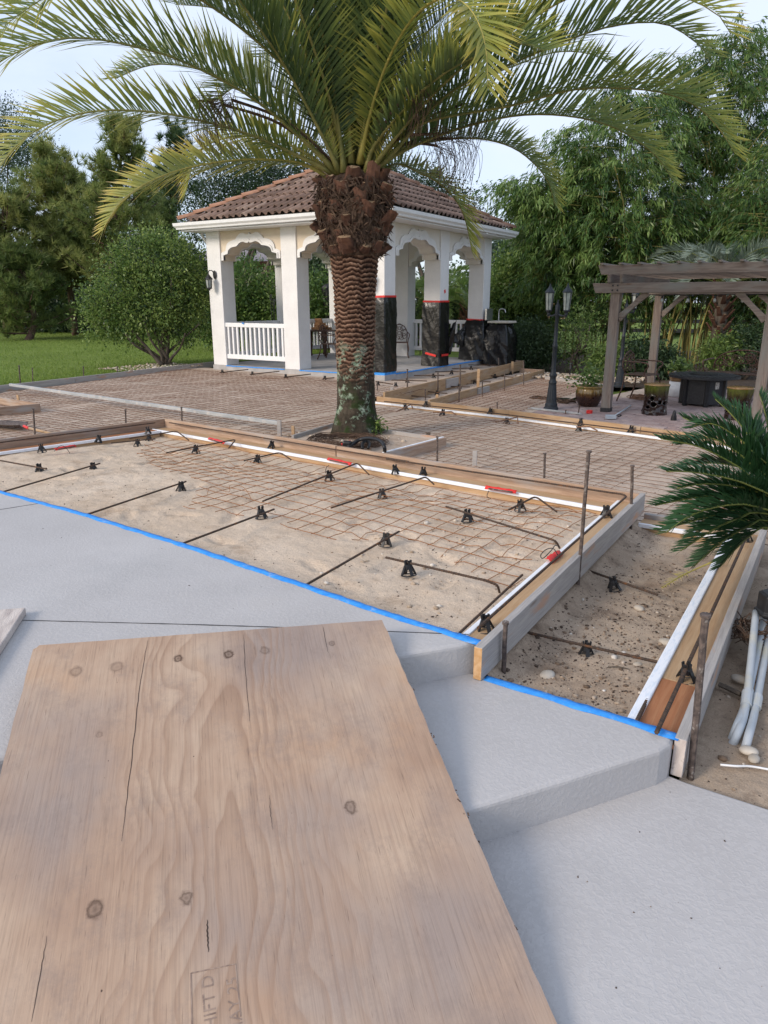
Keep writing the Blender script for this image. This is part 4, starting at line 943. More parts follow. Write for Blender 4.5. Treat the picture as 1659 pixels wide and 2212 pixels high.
# blue tape and stains round the slab
fy = GY0-.022
def flat_tape(a, b, z, lb, wd=.06):
    m = MB(); a, b = np.array(a, float), np.array(b, float); t = nrm(b-a); rows = []; k = max(3, int(np.linalg.norm(b-a)/.12)); n = np.array([t[1], -t[0]])
    for i in range(k+1):
        p = a+(b-a)*i/k; j = random.uniform(-.008, .008)
        rows.append([(*(p-n*(wd+j)), z+.004), (*(p+n*.004), z+.005), (*(p+n*.008), z-.008), (*(p+n*.010), z-.016+j*.5)])
    o = m.grid(np.array(rows)).obj('masking_tape', MT['tape_blue'], smooth=True); o.modifiers.new('s', 'SOLIDIFY').thickness = .002; return tag(o, lb, 'tape', 'blue masking tape')
flat_tape((GX0+CW, fy), (XM-CW/2, fy), LB, 'blue tape under the front railing of the gazebo', .015); flat_tape((XM+CW/2, fy), (GX1-CW, fy), LB, 'blue tape along the open front of the gazebo slab', .015)
flat_tape((GX1+.022, GY0+CW), (GX1+.022, YM+.1), LB, 'blue tape along the gazebo slab side, near half', .06); flat_tape((GX1+.022, YM+.12), (GX1+.022, 18.3), LB, 'blue tape along the gazebo slab side, far half', .06)
m = MB(); m.box((GX1-CW/2, GY0-.01, LB+.035), (CW+.03, .012, .075)); m.box((GX1+.01, GY0+CW/2, LB+.035), (.012, CW+.03, .075)); tag(m.obj('masking_tape', MT['tape_blue']), 'blue tape around the foot of the plastic wrapped front column', 'tape', 'blue masking tape')
MB().box((0, 0, 0), (.05, .02, .03)).obj('masking_tape', MT['tape_blue'], loc=(-12.35, GY0+.005, .88), rot=(.3, .2, .3)); tag(bpy.data.objects[-1] if False else [o for o in COL.objects if o.name.startswith('masking_tape')][-1], 'scrap of blue tape on the front gazebo rail', 'tape', 'blue masking tape')

# black plastic wrapped round three columns
def wrap(x, y, z0, z1, lb, bulge=.02, seed=0, redz=True, grow=0.):
    e = empty('plastic_wrap'); tag(e, lb, 'plastic sheet', 'black plastic column wraps'); hw = CW/2+.012; per = []
    ns = 14
    for (a, b) in (((-1, -1), (1, -1)), ((1, -1), (1, 1)), ((1, 1), (-1, 1)), ((-1, 1), (-1, -1))):
        for k in range(ns): t = k/ns; per.append((a[0]+(b[0]-a[0])*t, a[1]+(b[1]-a[1])*t))
    rows = []; nz_ = int((z1-z0)/.035)
    for i in range(nz_+1):
        z = z0+(z1-z0)*i/nz_; row = []
        for j, (ux, uy) in enumerate(per+per[:1]):
            jj = j % len(per); f = min(1, (nz_-i)/4); d_ = bulge*(.35+1.3*abs(fbm(jj*.24+seed*7+z*1.9, z*2.8+jj*.17+seed, 4))*2)*f+.02*f*max(0, 1-i/6)*vn(jj*.5+seed, 3.)
            L = max(abs(ux), abs(uy)); r_ = math.hypot(ux, uy); d_ += grow*f*min(1, (1-i/nz_)*2.2); row.append((x+ux*hw+ux/r_*d_, y+uy*hw+uy/r_*d_, z))
        rows.append(row)
    MB().grid(np.array(rows)).obj('sheet', MT['wrap'], e, True)
    if redz:
        m = MB(); q = hw+.005
        for a, b in (((-q, -q), (q, -q)), ((q, -q), (q, q)), ((q, q), (-q, q)), ((-q, q), (-q, -q))):
            m.bar((x+a[0], y+a[1], z1-.01+random.uniform(-.008, .008)), (x+b[0], y+b[1], z1-.01+random.uniform(-.008, .008)), .005, .04)
        m.obj('red_tape', MT['tape_red'], e)
    return e
wrap(*cols[2], LB+.06, 1.50, 'black plastic wrapped tall around the front corner column', .03, 1)
e = wrap(*cols[3], LB+.01, 1.40, 'black plastic wrapped around the middle side column with a torn flap', .03, 2)
def flap(pts, e, nm='flap'):
    P = np.array(pts, float); rows = []
    for a in np.linspace(0, 1, 9):
        r0 = P[0]+(P[3]-P[0])*a; r1 = P[1]+(P[2]-P[1])*a; rows.append([r0+(r1-r0)*b+np.array([.03*math.sin(9*b+3*a), .04*math.sin(7*a+5*b), 0]) for b in np.linspace(0, 1, 9)])
    o = MB().grid(np.array(rows)).obj(nm, MT['wrap'], e, True); o.modifiers.new('s', 'SOLIDIFY').thickness = .004
flap([(-8.26, 16.20, .75), (-8.1, 16.28, .95), (-8.18, 16.22, .15), (-8.26, 16.16, .1)], e)
MB().box((0, 0, 0), (.01, .34, .05)).obj('red_tape', MT['tape_red'], e, loc=(-8.245, 15.98, .12)); MB().box((0, 0, 0), (.3, .01, .05)).obj('red_tape', MT['tape_red'], e, loc=(-8.5, 15.70, .14), rot=(0, .2, 0))
e = wrap(*cols[4], LB+.01, .92, 'crumpled black plastic low around the far side column by the sink', .07, 5, True, .16)
flap([(-8.75, 18.0, .55), (-8.75, 18.1, .75), (-9.15, 17.9, .35), (-8.75, 18.0, .2)], e); flap([(-8.22, 18.4, .85), (-7.75, 18.5, .75), (-7.8, 18.45, .15), (-8.22, 18.35, -.1)], e); flap([(-8.22, 18.25, .7), (-7.95, 18.3, .6), (-7.9, 18.2, -.1), (-8.24, 18.2, -.12)], e)
tag(MB().box((0, 0, 0), (.004, .07, .08)).obj('tape_scrap', MT['tape_red'], loc=(GX1+.004, YM+.02, 1.62), rot=(.4, 0, 0)), 'small scrap of red tape stuck on the middle side column', 'tape')

# wall lanterns
def lantern_body(e, c, s=1.0):
    x, y, z = c
    MB().lathe([(.012*s, .36*s), (.02*s, .33*s), (.05*s, .29*s), (.095*s, .235*s), (.10*s, .22*s), (.085*s, .22*s)], 8, (x, y, z)).obj('lamp_cap', MT['iron'], e)
    MB().lathe([(.058*s, .03*s), (.074*s, .215*s)], 6, (x, y, z)).obj('glass_shade', MT['glass'], e)
    m = MB()
    for k in range(6): a = math.pi*k/3; m.tube([(x+.06*s*math.cos(a), y+.06*s*math.sin(a), z+.02*s), (x+.078*s*math.cos(a), y+.078*s*math.sin(a), z+.22*s)], .006*s, 5)
    m.obj('cage', MT['iron'], e)
    MB().lathe([(.012*s, -.04*s), (.03*s, -.01*s), (.068*s, .01*s), (.066*s, .03*s)], 8, (x, y, z)).obj('lamp_base', MT['iron'], e)
def wall_lantern(x, z, lb):
    e = empty('wall_lantern'); tag(e, lb, 'lantern', 'gazebo wall lanterns'); y = GY0
    MB().lathe([(.02, 0), (.055, .012), (.06, .022), (.03, .03)], 12).obj('back_plate', MT['iron'], e, loc=(x, y-.002, z+.33), rot=(math.pi/2, 0, 0)).scale = (1, 1.7, 1)
    MB().tube(smooth_path([(x, y-.02, z+.34), (x-.02, y-.08, z+.42), (x-.05, y-.15, z+.42), (x-.06, y-.17, z+.36)], 5), .012, 6).obj('bracket', MT['iron'], e, True)
    lantern_body(e, (x-.06, y-.17, z), 1.0); return e
wall_lantern(-13.16, 1.68, 'black wall lantern on the left front column of the gazebo'); wall_lantern(-8.54, 1.68, 'black wall lantern half hidden behind the palm trunk')

# ------------------------------------------------------------------ furniture of the gazebo
tb = at_z(702, 768, LB); e = empty('dining_table', tuple(tb)); tag(e, 'dark wooden round table with turned legs inside the gazebo', 'table')
MB().lathe([(.50, .70), (.56, .71), (.56, .745), (.5, .75)], 28).obj('table_top', MT['mahog'], e)
for a in (R(40), R(130), R(220), R(310)):
    MB().lathe([(.03, 0), (.045, .03), (.025, .1), (.05, .3), (.03, .38), (.055, .5), (.05, .7)], 10, (.4*math.cos(a), .4*math.sin(a), 0)).obj('leg', MT['mahog'], e, True)
bme = MB().box((0, 0, 0), (.2, .095, .062)).mesh('loose_brick', MT['brick'])
pos = [(-.22, .0, 0, 0), (-.2, -.18, 0, .2), (.02, -.2, 0, 1.4), (.12, .02, 0, .1), (-.05, .08, 0, 1.5), (-.2, -.06, 1, .5), (-.04, -.14, 1, 1.2), (.08, -.08, 1, .1), (-.16, -.08, 2, .2), (.0, -.1, 2, 1.0), (-.13, -.08, 3, .15), (-.13, -.1, 4, .3)]
for i, (x, y, k, rz) in enumerate(pos):
    o = link('loose_brick', bme, None, (tb[0]+x, tb[1]+y, tb[2]+.781+k*.062), (0, 0, rz)); bev(o, .004)
    tag(o, 'clay brick in the loose pile on the round gazebo table', 'brick', 'bricks piled on the gazebo table')
def cast_chair(name, lb, loc, rz, sh=.42, cat='chair', w=.52, bh=.5, mt='bronze', legs_curve=True):
    e = empty(name, loc, rz); tag(e, lb, cat); d_ = .46
    MB().box((0, 0, sh), (w, d_, .02)).obj('seat', MT[mt], e, bevel=.008)
    fr = MB(); y = d_/2
    arc = [(w/2*.9*math.cos(a), y+.06, sh+.25*bh+bh*.62*math.sin(a)+.1*bh) for a in np.linspace(0, math.pi, 15)]
    fr.tube([(w/2*.78, y, sh)]+arc+[(-w/2*.78, y, sh)], .013, 6); fr.obj('back_frame', MT[mt], e, True)
    lat = MB()
    for (cx, cz, r_) in ((0, .52, .11), (-.13, .42, .09), (.13, .42, .09), (0, .28, .1), (-.14, .22, .07), (.14, .22, .07), (0, .75, .08), (-.1, .66, .07), (.1, .66, .07), (-.06, .12, .06), (.06, .12, .06)):
        lat.tube([(cx*w/.52+r_*w/.52*math.cos(a), y+.05, sh+bh*(cz+.1)+r_*bh/.5*math.sin(a)) for a in np.linspace(0, 2*math.pi, 12, endpoint=False)], .008, 5, closed=True)
    lat.obj('back_lattice', MT[mt], e, True)
    for sx in (-1, 1):
        X = sx*w/2
        MB().tube(smooth_path([(X*.9, y+.03, sh+bh*.55), (X*1.05, .1, sh+.24), (X*1.12, -d_*.45, sh+.23), (X*1.1, -d_*.55, sh+.17), (X*1.0, -d_*.42, sh+.10), (X*.95, -d_*.36, sh)], 5), .014, 6).obj('armrest', MT[mt], e, True)
        MB().tube(smooth_path([(X*.9, -d_*.42, sh), (X*1.04, -d_*.55, sh*.65), (X*.95, -d_*.5, sh*.25), (X*1.08, -d_*.62, .01)], 5), [.02]*3+[.016]*12+[.02], 6).obj('leg', MT[mt], e, True)
        MB().tube(smooth_path([(X*.9, y, sh), (X*.95, y+.02, sh*.5), (X*1.0, y+.1, .01)], 5), .016, 6).obj('leg', MT[mt], e, True)
    if sh > .55:
        fr = MB(); fr.tube([(-w/2, -d_*.5, sh*.35), (w/2, -d_*.5, sh*.35)], .01, 5); fr.tube([(-w/2, y, sh*.35), (-w/2, -d_*.5, sh*.35)], .01, 5); fr.tube([(w/2, y, sh*.35), (w/2, -d_*.5, sh*.35)], .01, 5); fr.obj('footrest', MT[mt], e, True)
    return e
p = at_z(893, 764, LB); cast_chair('cast_chair', 'bronze cast metal armchair inside the gazebo by the white rail', tuple(p), R(200), .42)
p = at_z(718, 776, LB); cast_chair('cast_chair', 'dark cast chair pulled up to the round gazebo table', tuple(p), R(100), .42)
p = at_z(862, 772, LB); cast_chair('cast_chair', 'bronze cast armchair just behind the wrapped corner column', tuple(p), R(30), .42)
u0 = at_z(712, 752, LB); e = empty('patio_umbrella', tuple(u0)); tag(e, 'closed black patio umbrella standing inside the gazebo', 'umbrella')
MB().tube([(0, 0, 0), (0, 0, 2.1)], .024, 8).obj('pole', MT['white'], e); m = MB(); rows = []
for i in range(12):
    z = .95+i*.105; row = []
    for j in range(25):
        a = 2*math.pi*j/24; r_ = (.10+.10*i/11)*(1+.28*math.sin(a*4)); r_ *= (1 if i < 11 else .3); row.append((r_*math.cos(a)-.0, r_*math.sin(a), z))
    rows.append(row)
m.grid(np.array(rows)).obj('canopy', MT['iron'], e, True); MB().lathe([(.26, 0), (.26, .05), (.05, .09), (.04, .3)], 16).obj('base', MT['iron'], e)
p0, p1 = at_z(846, 741, LB), at_z(884, 752, LB); tag(MB().tube([p0+np.array([0, 0, .04]), p1+np.array([0, 0, .04])], .04, 12).obj('pipe_offcut', MT['white']), 'short white pipe lying on the gazebo floor', 'pipe')
p = at_z(597, 760, LB); e = empty('iron_stand', tuple(p)); tag(e, 'tall black wrought iron stand with scroll tops behind the gazebo rail', 'stand')
for dx, hh in ((-.16, 1.75), (-.03, 1.6), (.12, 1.72)):
    MB().tube([(dx, 0, 0), (dx*.8, 0, hh)], .012, 6).obj('upright', MT['iron'], e); MB().tube([(dx*.8+.05*math.cos(a), 0, hh-.1+.09*math.sin(a)) for a in np.linspace(0, 2*math.pi, 12, endpoint=False)], .01, 5, closed=True).obj('scroll', MT['iron'], e, True)
MB().lathe([(.28, 0), (.28, .02)], 16).obj('base', MT['iron'], e)
e = empty('outdoor_sink', (-7.9, 18.3, 0)); e.location = (0, 0, 0); tag(e, 'steel sink with tap and pale counter beside the far gazebo column', 'sink')
MB().box((-7.78, 18.35, .86), (.62, .52, .055)).obj('counter', mk('pale_counter', (.5, .46, .38), (.6, .56, .48), 20), e, bevel=.01); MB().box((-8.2, 18.42, 1.05), (.05, .4, .30)).obj('splash_plate', MT['chrome'], e, bevel=.006)
MB().tube(smooth_path([(-7.9, 18.4, .88), (-7.9, 18.4, 1.12), (-7.85, 18.38, 1.19), (-7.72, 18.34, 1.18), (-7.68, 18.33, 1.10)], 5), .014, 7).obj('tap', MT['chrome'], e, True)
wrap3 = [o for o in COL.objects if o.name.startswith('plastic_wrap')][-1]; p = at_z(1064, 779, LB); tag(MB().lathe([(.05, 0), (.07, .05), (.065, .2), (.03, .27), (.02, .34)], 12, tuple(p)).obj('plastic_jug', MT['pvc'], smooth=True), 'small grey plastic jug beside the crumpled plastic at the far column', 'jug')
flap([(-7.95, 18.55, .84), (-7.55, 18.6, .84), (-7.6, 18.5, -.1), (-8.0, 18.45, -.12)], wrap3)

# ------------------------------------------------------------------ neighbour's houses, fence
hA = at_d(380, 566, 46); hB = at_d(760, 566, 46); t = nrm((hB-hA)[:2]); n = np.array([-t[1], t[0]]); hz = hA[2]
e = empty('neighbour_house'); tag(e, 'tan house with grey shingle roof seen through the gazebo arch', 'house')
c2 = (hA+hB)[:2]/2+n*4; L = np.linalg.norm((hB-hA)[:2])
MB().box((0, 0, 0), (L-1.2, 7, hz+.3+.3)).obj('wall', MT['tanwall'], e, loc=(c2[0], c2[1], (hz-.3)/2), rot=(0, 0, math.atan2(t[1], t[0])))
rz = math.atan2(t[1], t[0]); MB().add([(-L/2, -4.2, 0), (L/2, -4.2, 0), (L/2, 4.2, 0), (-L/2, 4.2, 0), (-L/2+4, 0, 1.9), (L/2-4, 0, 1.9)], [(0, 1, 5, 4), (1, 2, 5), (2, 3, 4, 5), (3, 0, 4), (3, 2, 1, 0)]).obj('roof', MT['roofgrey'], e, loc=(c2[0], c2[1], hz), rot=(0, 0, rz))
MB().box((0, 0, 0), (L+.1, .14, .2)).obj('fascia', MT['mahog'], e, loc=(*(c2-n*4.26), hz-.06), rot=(0, 0, rz))
hp = at_d(1150, 600, 55); e = empty('neighbour_house', (hp[0], hp[1], 0), .4); tag(e, 'orange gabled house peeping over the right hedge', 'house')
MB().add([(-2.6, 0, 0), (2.6, 0, 0), (2.6, 6, 0), (-2.6, 6, 0), (-2.6, 0, hp[2]), (2.6, 0, hp[2]), (2.6, 6, hp[2]), (-2.6, 6, hp[2]), (0, 0, hp[2]+.9), (0, 6, hp[2]+.9)], [(0, 1, 5, 8, 4), (1, 2, 6, 5), (2, 3, 7, 9, 6), (3, 0, 4, 7)]).obj('wall', mk('orange_wall', (.55, .33, .20), (.6, .38, .24), 3), e)
MB().add([(-3, -.4, hp[2]-.2), (0, -.4, hp[2]+1.0), (3, -.4, hp[2]-.2), (-3, 6.4, hp[2]-.2), (0, 6.4, hp[2]+1.0), (3, 6.4, hp[2]-.2)], [(0, 1, 4, 3), (1, 2, 5, 4)]).obj('roof', MT['roofgrey'], e)
e = empty('rail_fence'); tag(e, 'black three rail fence behind the bamboo', 'fence'); f0, f1 = at_d(1080, 700, 34), at_d(1900, 700, 30); t = nrm((f1-f0)[:2]); L = np.linalg.norm((f1-f0)[:2])
for z in (.15, .55, .95): MB().bar((f0[0], f0[1], z), (f1[0], f1[1], z), .04, .16).obj('rail', MT['iron'], e)
for i in range(int(L/2.4)+1): MB().box((f0[0]+t[0]*i*2.4, f0[1]+t[1]*i*2.4, .28), (.12, .12, 1.75)).obj('post', MT['iron'], e)

w4 = wrap(-7.80, 18.36, LB-.1, .80, 'bulky black plastic bundle under the pale sink counter', .08, 9, False, .10)

# ------------------------------------------------------------------ old paver patio
PO = at_z(1118, 888, LP); pr = -.195
pat = MB().add([(*(PO[:2]+np.array([math.cos(pr)*u-math.sin(pr)*v, math.sin(pr)*u+math.cos(pr)*v])), LP-.045) for u, v in ((0, .0), (6.6, .0), (6.6, 6), (0.0, 6))], [(0, 1, 2, 3)]).obj('paver_patio', MT['sand_far']); tag(pat, kind='structure')
pw, pd = .235, .157; spots = []
for r_ in range(int(5.9/pd)):
    for j in range(int(6.4/pw)):
        u = j*pw+(pw/2 if r_ % 2 else 0)+pw/2+.01; v = r_*pd+pd/2+.01
        if v > 3.0 and u < 1.0-(v-3)*.2: continue
        q = PO[:2]+np.array([math.cos(pr)*u-math.sin(pr)*v, math.sin(pr)*u+math.cos(pr)*v]); spots.append((float(np.hypot(*q)), q))
spots.sort(key=lambda s_: s_[0]); vis = [s_ for s_ in spots]
pme = MB().box((0, 0, 0), (pw-.008, pd-.008, .05)).mesh('paver', MT['paver']); pme2 = bmesh.new(); pme2.from_mesh(pme); bmesh.ops.bevel(pme2, geom=[e_ for e_ in pme2.edges if all(v_.co.z > 0 for v_ in e_.verts)], offset=.006, segments=1, affect='EDGES'); pme2.to_mesh(pme); pme2.free()
m = MB()
for i, (_, q) in enumerate(vis):
    zz = LP-.025+random.uniform(-.004, .003)
    if i < 300: link('paver', pme, pat, (q[0], q[1], zz), (random.uniform(-.01, .01), random.uniform(-.01, .01), pr+random.uniform(-.012, .012)))
    else: m.box((q[0], q[1], zz), (pw-.008, pd-.008, .05), pr)
tag(m.obj('paver_field', mk('rose_paver_far', (.33, .24, .22), (.45, .35, .325), 5, bump=.2, fine=.2), pat), kind='stuff')
tag(MB().bar(at_z(1180, 820, -.42), at_z(1300, 838, -.42), .09, .16).obj('kerb_beam', MT['lum_grey']), 'low grey timber kerb behind the lamp post holding the gravel', 'kerb')

# ------------------------------------------------------------------ pergola
pg = empty('pergola'); tag(pg, 'weathered grey timber pergola over the paver patio', 'pergola')
PX0, PX1, PY0, PY1 = -3.30, -.955, 12.56, 15.9
def timber(nm, a, b, wd, hh, par=None, cut=0, mt='pergola'):
    a, b = np.array(a, float), np.array(b, float); L = np.linalg.norm(b-a); M_ = Vector(b-a).to_track_quat('X', 'Z').to_euler()
    m = MB(); y, z = wd/2, hh/2; x0 = cut
    m.add([(x0, -y, -z), (L-x0, -y, -z), (L-x0, y, -z), (x0, y, -z), (0, -y, z), (L, -y, z), (L, y, z), (0, y, z)], [(0, 3, 2, 1), (4, 5, 6, 7), (0, 1, 5, 4), (1, 2, 6, 5), (2, 3, 7, 6), (3, 0, 4, 7)])
    o = m.obj(nm, MT[mt], par or pg, loc=tuple(a), rot=M_, bevel=.004); return o
for x, y in ((PX0, PY0), (PX1, PY0), (PX0, PY1), (PX1, PY1)):
    timber('post', (x, y, LP-.02), (x, y, 1.66), .15, .15)
    MB().box((x, y, LP+.035), (.17, .17, .07)).obj('post_base', MT['iron'], pg, bevel=.004)
for y in (PY0-.098, PY1-.098): timber('beam', (PX0-.38, y, 1.605), (PX1+.9, y, 1.605), .045, .155, cut=.06)
for y in (PY0+.098, PY1+.098): timber('beam', (PX0-.36, y, 1.602), (PX1+.9, y, 1.602), .045, .155, cut=.06)
for x in (PX0-.10, PX0+.10, PX1-.10, PX1+.10): timber('cross_beam', (x, PY0-.20, 1.752), (x, PY1+.25, 1.752), .045, .13, cut=.04)
for y in np.linspace(PY0+.02, PY1, 6): timber('rafter', (PX0-.34, y, 1.895), (PX1+.9, y, 1.895), .042, .15, cut=.06)
for x in np.arange(PX0-.25, PX1+.9, .30): timber('slat', (x, PY0-.12, 1.987), (x, PY1+.15, 1.987), .06, .03)
def brace(x, y, sx):
    m = MB(); c0 = []; n = 8
    for i in range(n+1):
        t = i/n; a = t*math.pi/2; r1 = .42; bx = .075+r1*t; bz = 1.12+.41*t; w_ = .075+.045*abs(2*t-1)**2
        c0.append((bx, bz, w_))
    vs = []
    for bx, bz, w_ in c0:
        dx, dz = .7071*w_, .7071*w_
        for yy in (-.045, .045): vs += [(x+sx*(bx+dx*.5), y+yy, bz-dz*.5), (x+sx*(bx-dx*.5), y+yy, bz+dz*.5)]
    fs = []
    for i in range(n):
        a, b = 4*i, 4*i+4; fs += [(a, a+1, b+1, b), (a+2, b+2, b+3, a+3), (a, b, b+2, a+2), (a+1, a+3, b+3, b+1)]
    fs += [(0, 2, 3, 1), (4*n, 4*n+1, 4*n+3, 4*n+2)]; m.add(vs, fs).obj('brace', MT['pergola'], pg)
for y in (PY0, PY1): brace(PX0, y, 1); brace(PX1, y, -1)
bm_ = MB().lathe([(.014, 0), (.014, .012), (.006, .016)], 8).mesh('bolt', MT['iron'])
for x in (PX0-.04, PX0+.04, PX1-.04, PX1+.04):
    for z in (1.57, 1.645): link('bolt', bm_, pg, (x, PY0-.1205, z), (math.pi/2, 0, 0))
e = empty('string_lights'); tag(e, 'string of small clear bulbs under the pergola beam', 'string lights')
cord = [(PX0+.1+i*.2, PY0+.16, 1.50-.02*(i % 2)) for i in range(14)]; MB().tube(cord, .006, 5).obj('cord', MT['iron'], e)
for i in range(1, 13, 2): c_ = cord[i]; MB().lathe([(.012, 0), (.014, -.04)], 7, c_).obj('socket', MT['iron'], e); MB().lathe([(.01, -.04), (.025, -.065), (.022, -.09), (.006, -.105)], 8, c_).obj('bulb', MT['glass'], e, True)

# ------------------------------------------------------------------ lamp posts
def lamp_post(p, lb, az):
    e = empty('lamp_post', tuple(p), az); e.scale = (.74, .74, .97); tag(e, lb, 'lamp post', 'twin lantern lamp posts')
    MB().lathe([(.175, 0), (.175, .03), (.15, .05), (.145, .10), (.125, .12)], 20).obj('base', MT['lampiron'], e)
    m = MB(); prof = [(.125, .12), (.118, .2), (.095, .4), (.085, .46)]; n = 32; vs = []
    for r_, z in prof:
        for j in range(n): a = 2*math.pi*j/n; rr = r_*(1-.06*(j % 2)); vs.append((rr*math.cos(a), rr*math.sin(a), z))
    m.add(vs, [(i*n+j, i*n+(j+1) % n, (i+1)*n+(j+1) % n, (i+1)*n+j) for i in range(3) for j in range(n)]).obj('fluted_foot', MT['lampiron'], e)
    MB().lathe([(.085, .455), (.095, .47), (.095, .50), (.075, .52), (.07, .58), (.09, .60), (.09, .63), (.065, .66), (.055, .70), (.052, 1.10), (.062, 1.115), (.062, 1.15), (.046, 1.17), (.040, 1.62), (.052, 1.635), (.055, 1.83), (.03, 1.85), (.02, 1.88), (.012, 1.93)], 16).obj('shaft', MT['lampiron'], e, True)
    for s_ in (-1, 1):
        MB().tube(smooth_path([(s_*.04, 0, 1.68), (s_*.14, 0, 1.655), (s_*.25, 0, 1.66), (s_*.28, 0, 1.69)], 5), .016, 7).obj('arm', MT['lampiron'], e, True)
        ln = empty('lantern'); ln.parent = e; x = s_*.28
        MB().lathe([(.008, .52), (.022, .49), (.03, .47), (.055, .44), (.115, .385), (.122, .365), (.10, .365)], 6, (x, 0, 1.68)).obj('cap', MT['lampiron'], ln)
        MB().lathe([(.068, .07), (.098, .36)], 6, (x, 0, 1.68)).obj('glass', MT['glass'], ln)
        m = MB()
        for k in range(6): a = math.pi*k/3; m.bar((x+.068*math.cos(a), .068*math.sin(a), 1.75), (x+.100*math.cos(a), .100*math.sin(a), 2.05), .012, .012)
        m.obj('frame', MT['lampiron'], ln); MB().lathe([(.015, -.05), (.04, .0), (.03, .02), (.078, .06), (.074, .075)], 8, (x, 0, 1.68)).obj('holder', MT['lampiron'], ln)
    return e
lamp_post(at_z(1190, 884, LP), 'dark blue black twin lamp post left of the pergola, nearer one', YAW+R(-58)); lamp_post(at_z(1337, 836, LP), 'twin lamp post behind the front pergola post, farther one', YAW+R(20))

# ------------------------------------------------------------------ pots, stools, fire table
def glaze(name, lo, mid, hi, z1, z2):
    t = NT(name); g = t.new('TexCoord'); sx = t.new('SeparateXYZ'); t.l(g, sx, 'Object', 0)
    dr = t.math('MULTIPLY', t.math('SUBTRACT', t.noise(t.coord(scale=(1, 1, .08)), 26, 3), .5), .22)
    z = t.math('ADD', sx.outputs[2], dr); c = t.ramp(z, [(z1, lo), ((z1+z2)/2, mid), (z2, hi)])
    c = t.mix(c, t.ramp(t.noise(t.coord(), 20, 4), [(.3, .6), (.7, 1.15)]), 1.0, 'MULTIPLY'); t.col(c); t.set(.16, 0, .6); return t.m
MT['potglaze'] = glaze('ochre_brown_glaze', (.035, .014, .010), (.11, .055, .018), (.33, .21, .06), .17, .30)
MT['stoolglaze'] = glaze('green_brown_glaze', (.022, .010, .008), (.045, .040, .010), (.10, .115, .018), .30, .47)
MT['stooltop'] = mk('ochre_glaze_top', (.24, .13, .045), (.36, .21, .075), 10, rough=.2, spec=.6, bump=.05)
p = at_z(1270, 877, LP); e = empty('glazed_planter', tuple(p)); tag(e, 'round brown and ochre glazed pot with green plant beside the pergola post', 'planter')
MB().lathe([(.15, 0), (.17, .01), (.225, .12), (.238, .22), (.225, .31), (.215, .335), (.24, .345), (.245, .37), (.22, .375), (.205, .34)], 32).obj('pot', MT['potglaze'], e, True)
def tufts(n, c, r, L, W, up=.6, seed=0, stems=0):
    rg = np.random.default_rng(seed); P = np.array(c)+rg.normal(size=(n, 3))*np.array(r)*.55; D = rg.normal(size=(n, 3)); D[:, 2] = D[:, 2]*.6+up; return P, D, L*rg.uniform(.6, 1.2, n), W*rg.uniform(.7, 1.2, n), np.clip(rg.normal(.5, .25, n), 0, 1)
a_ = tufts(420, (0, 0, .50), (.30, .30, .18), .09, .045, .4, 4); link('foliage', leaf_mesh('foliage', *a_, MT['hedge']), e)
MB().lathe([(.2, .30), (.2, .345)], 20).obj('potting_soil', MT['soil'], e)
p = at_z(1462, 856, LP); e = empty('white_planter', tuple(p)); tag(e, 'cream rimmed pot nested on a white pot behind the fire table', 'planter')
MB().lathe([(.14, 0), (.16, .01), (.175, .30), (.17, .30)], 24).obj('lower_pot', MT['water_grey'], e, True); MB().lathe([(.12, .30), (.16, .31), (.20, .43), (.225, .45), (.225, .49), (.19, .49)], 24).obj('upper_pot', MT['stooltop'], e, True)
a_ = tufts(200, (0, 0, .58), (.22, .22, .12), .12, .05, .5, 5); link('foliage', leaf_mesh('foliage', *a_, MT['hedge']), e)
def stool(p, lb, seed):
    rg = np.random.default_rng(seed); e = empty('ceramic_stool', tuple(p), seed*1.3); tag(e, lb, 'stool', 'glazed root stools'); n, k = 72, 36; Hh = .50
    holes = [(rg.uniform(0, 2*math.pi), rg.uniform(.06, .30), rg.uniform(.028, .05), rg.uniform(.025, .042)) for _ in range(10)]
    P = np.zeros((k+1, n+1, 3))
    for i in range(k+1):
        z = Hh*i/k
        for j in range(n+1):
            a = 2*math.pi*(j % n)/n; r_ = .205-.02*math.sin(math.pi*i/k)+.012*fbm(a*2.2*3+seed, z*9)+(.022*fbm((j % n)*.33+seed*3, z*16+seed) if z < .36 else .004*math.sin(a*9))
            for (ha, hz_, hw, hh_) in holes:
                da = (a-ha+math.pi) % (2*math.pi)-math.pi; d2 = (da*.2/hw)**2+((z-hz_)/hh_)**2
                if 1 <= d2 < 2.6: r_ += .012*(2.6-d2)/1.6
            P[i, j] = (r_*math.cos(a), r_*math.sin(a), z)
    m = MB(); F = []
    for i in range(k):
        for j in range(n):
            a = 2*math.pi*(j+.5)/n; z = Hh*(i+.5)/k; hole = False
            for (ha, hz_, hw, hh_) in holes:
                da = (a-ha+math.pi) % (2*math.pi)-math.pi
                if (da*.2/hw)**2+((z-hz_)/hh_)**2 < 1: hole = True
            if not hole: F.append((i*(n+1)+j, i*(n+1)+j+1, (i+1)*(n+1)+j+1, (i+1)*(n+1)+j))
    m.add(P.reshape(-1, 3), F); o = m.obj('body', MT['stoolglaze'], e, True); sl = o.modifiers.new('s', 'SOLIDIFY'); sl.thickness = .03; sl.offset = -1
    MB().lathe([(.19, .485), (.208, .492), (.212, .505), (.195, .512), (.10, .508), (.09, .515), (.05, .512), (.01, .512)], 36).obj('seat', MT['stooltop'], e, True)
stool(at_z(1410, 896, LP)+np.array([0, .1, 0]), 'green and brown glazed root stool with holes, left of the fire table', 2); stool(at_z(1590, 906, LP)+np.array([0, .1, 0]), 'green and brown glazed root stool in front of the right pergola post', 5)
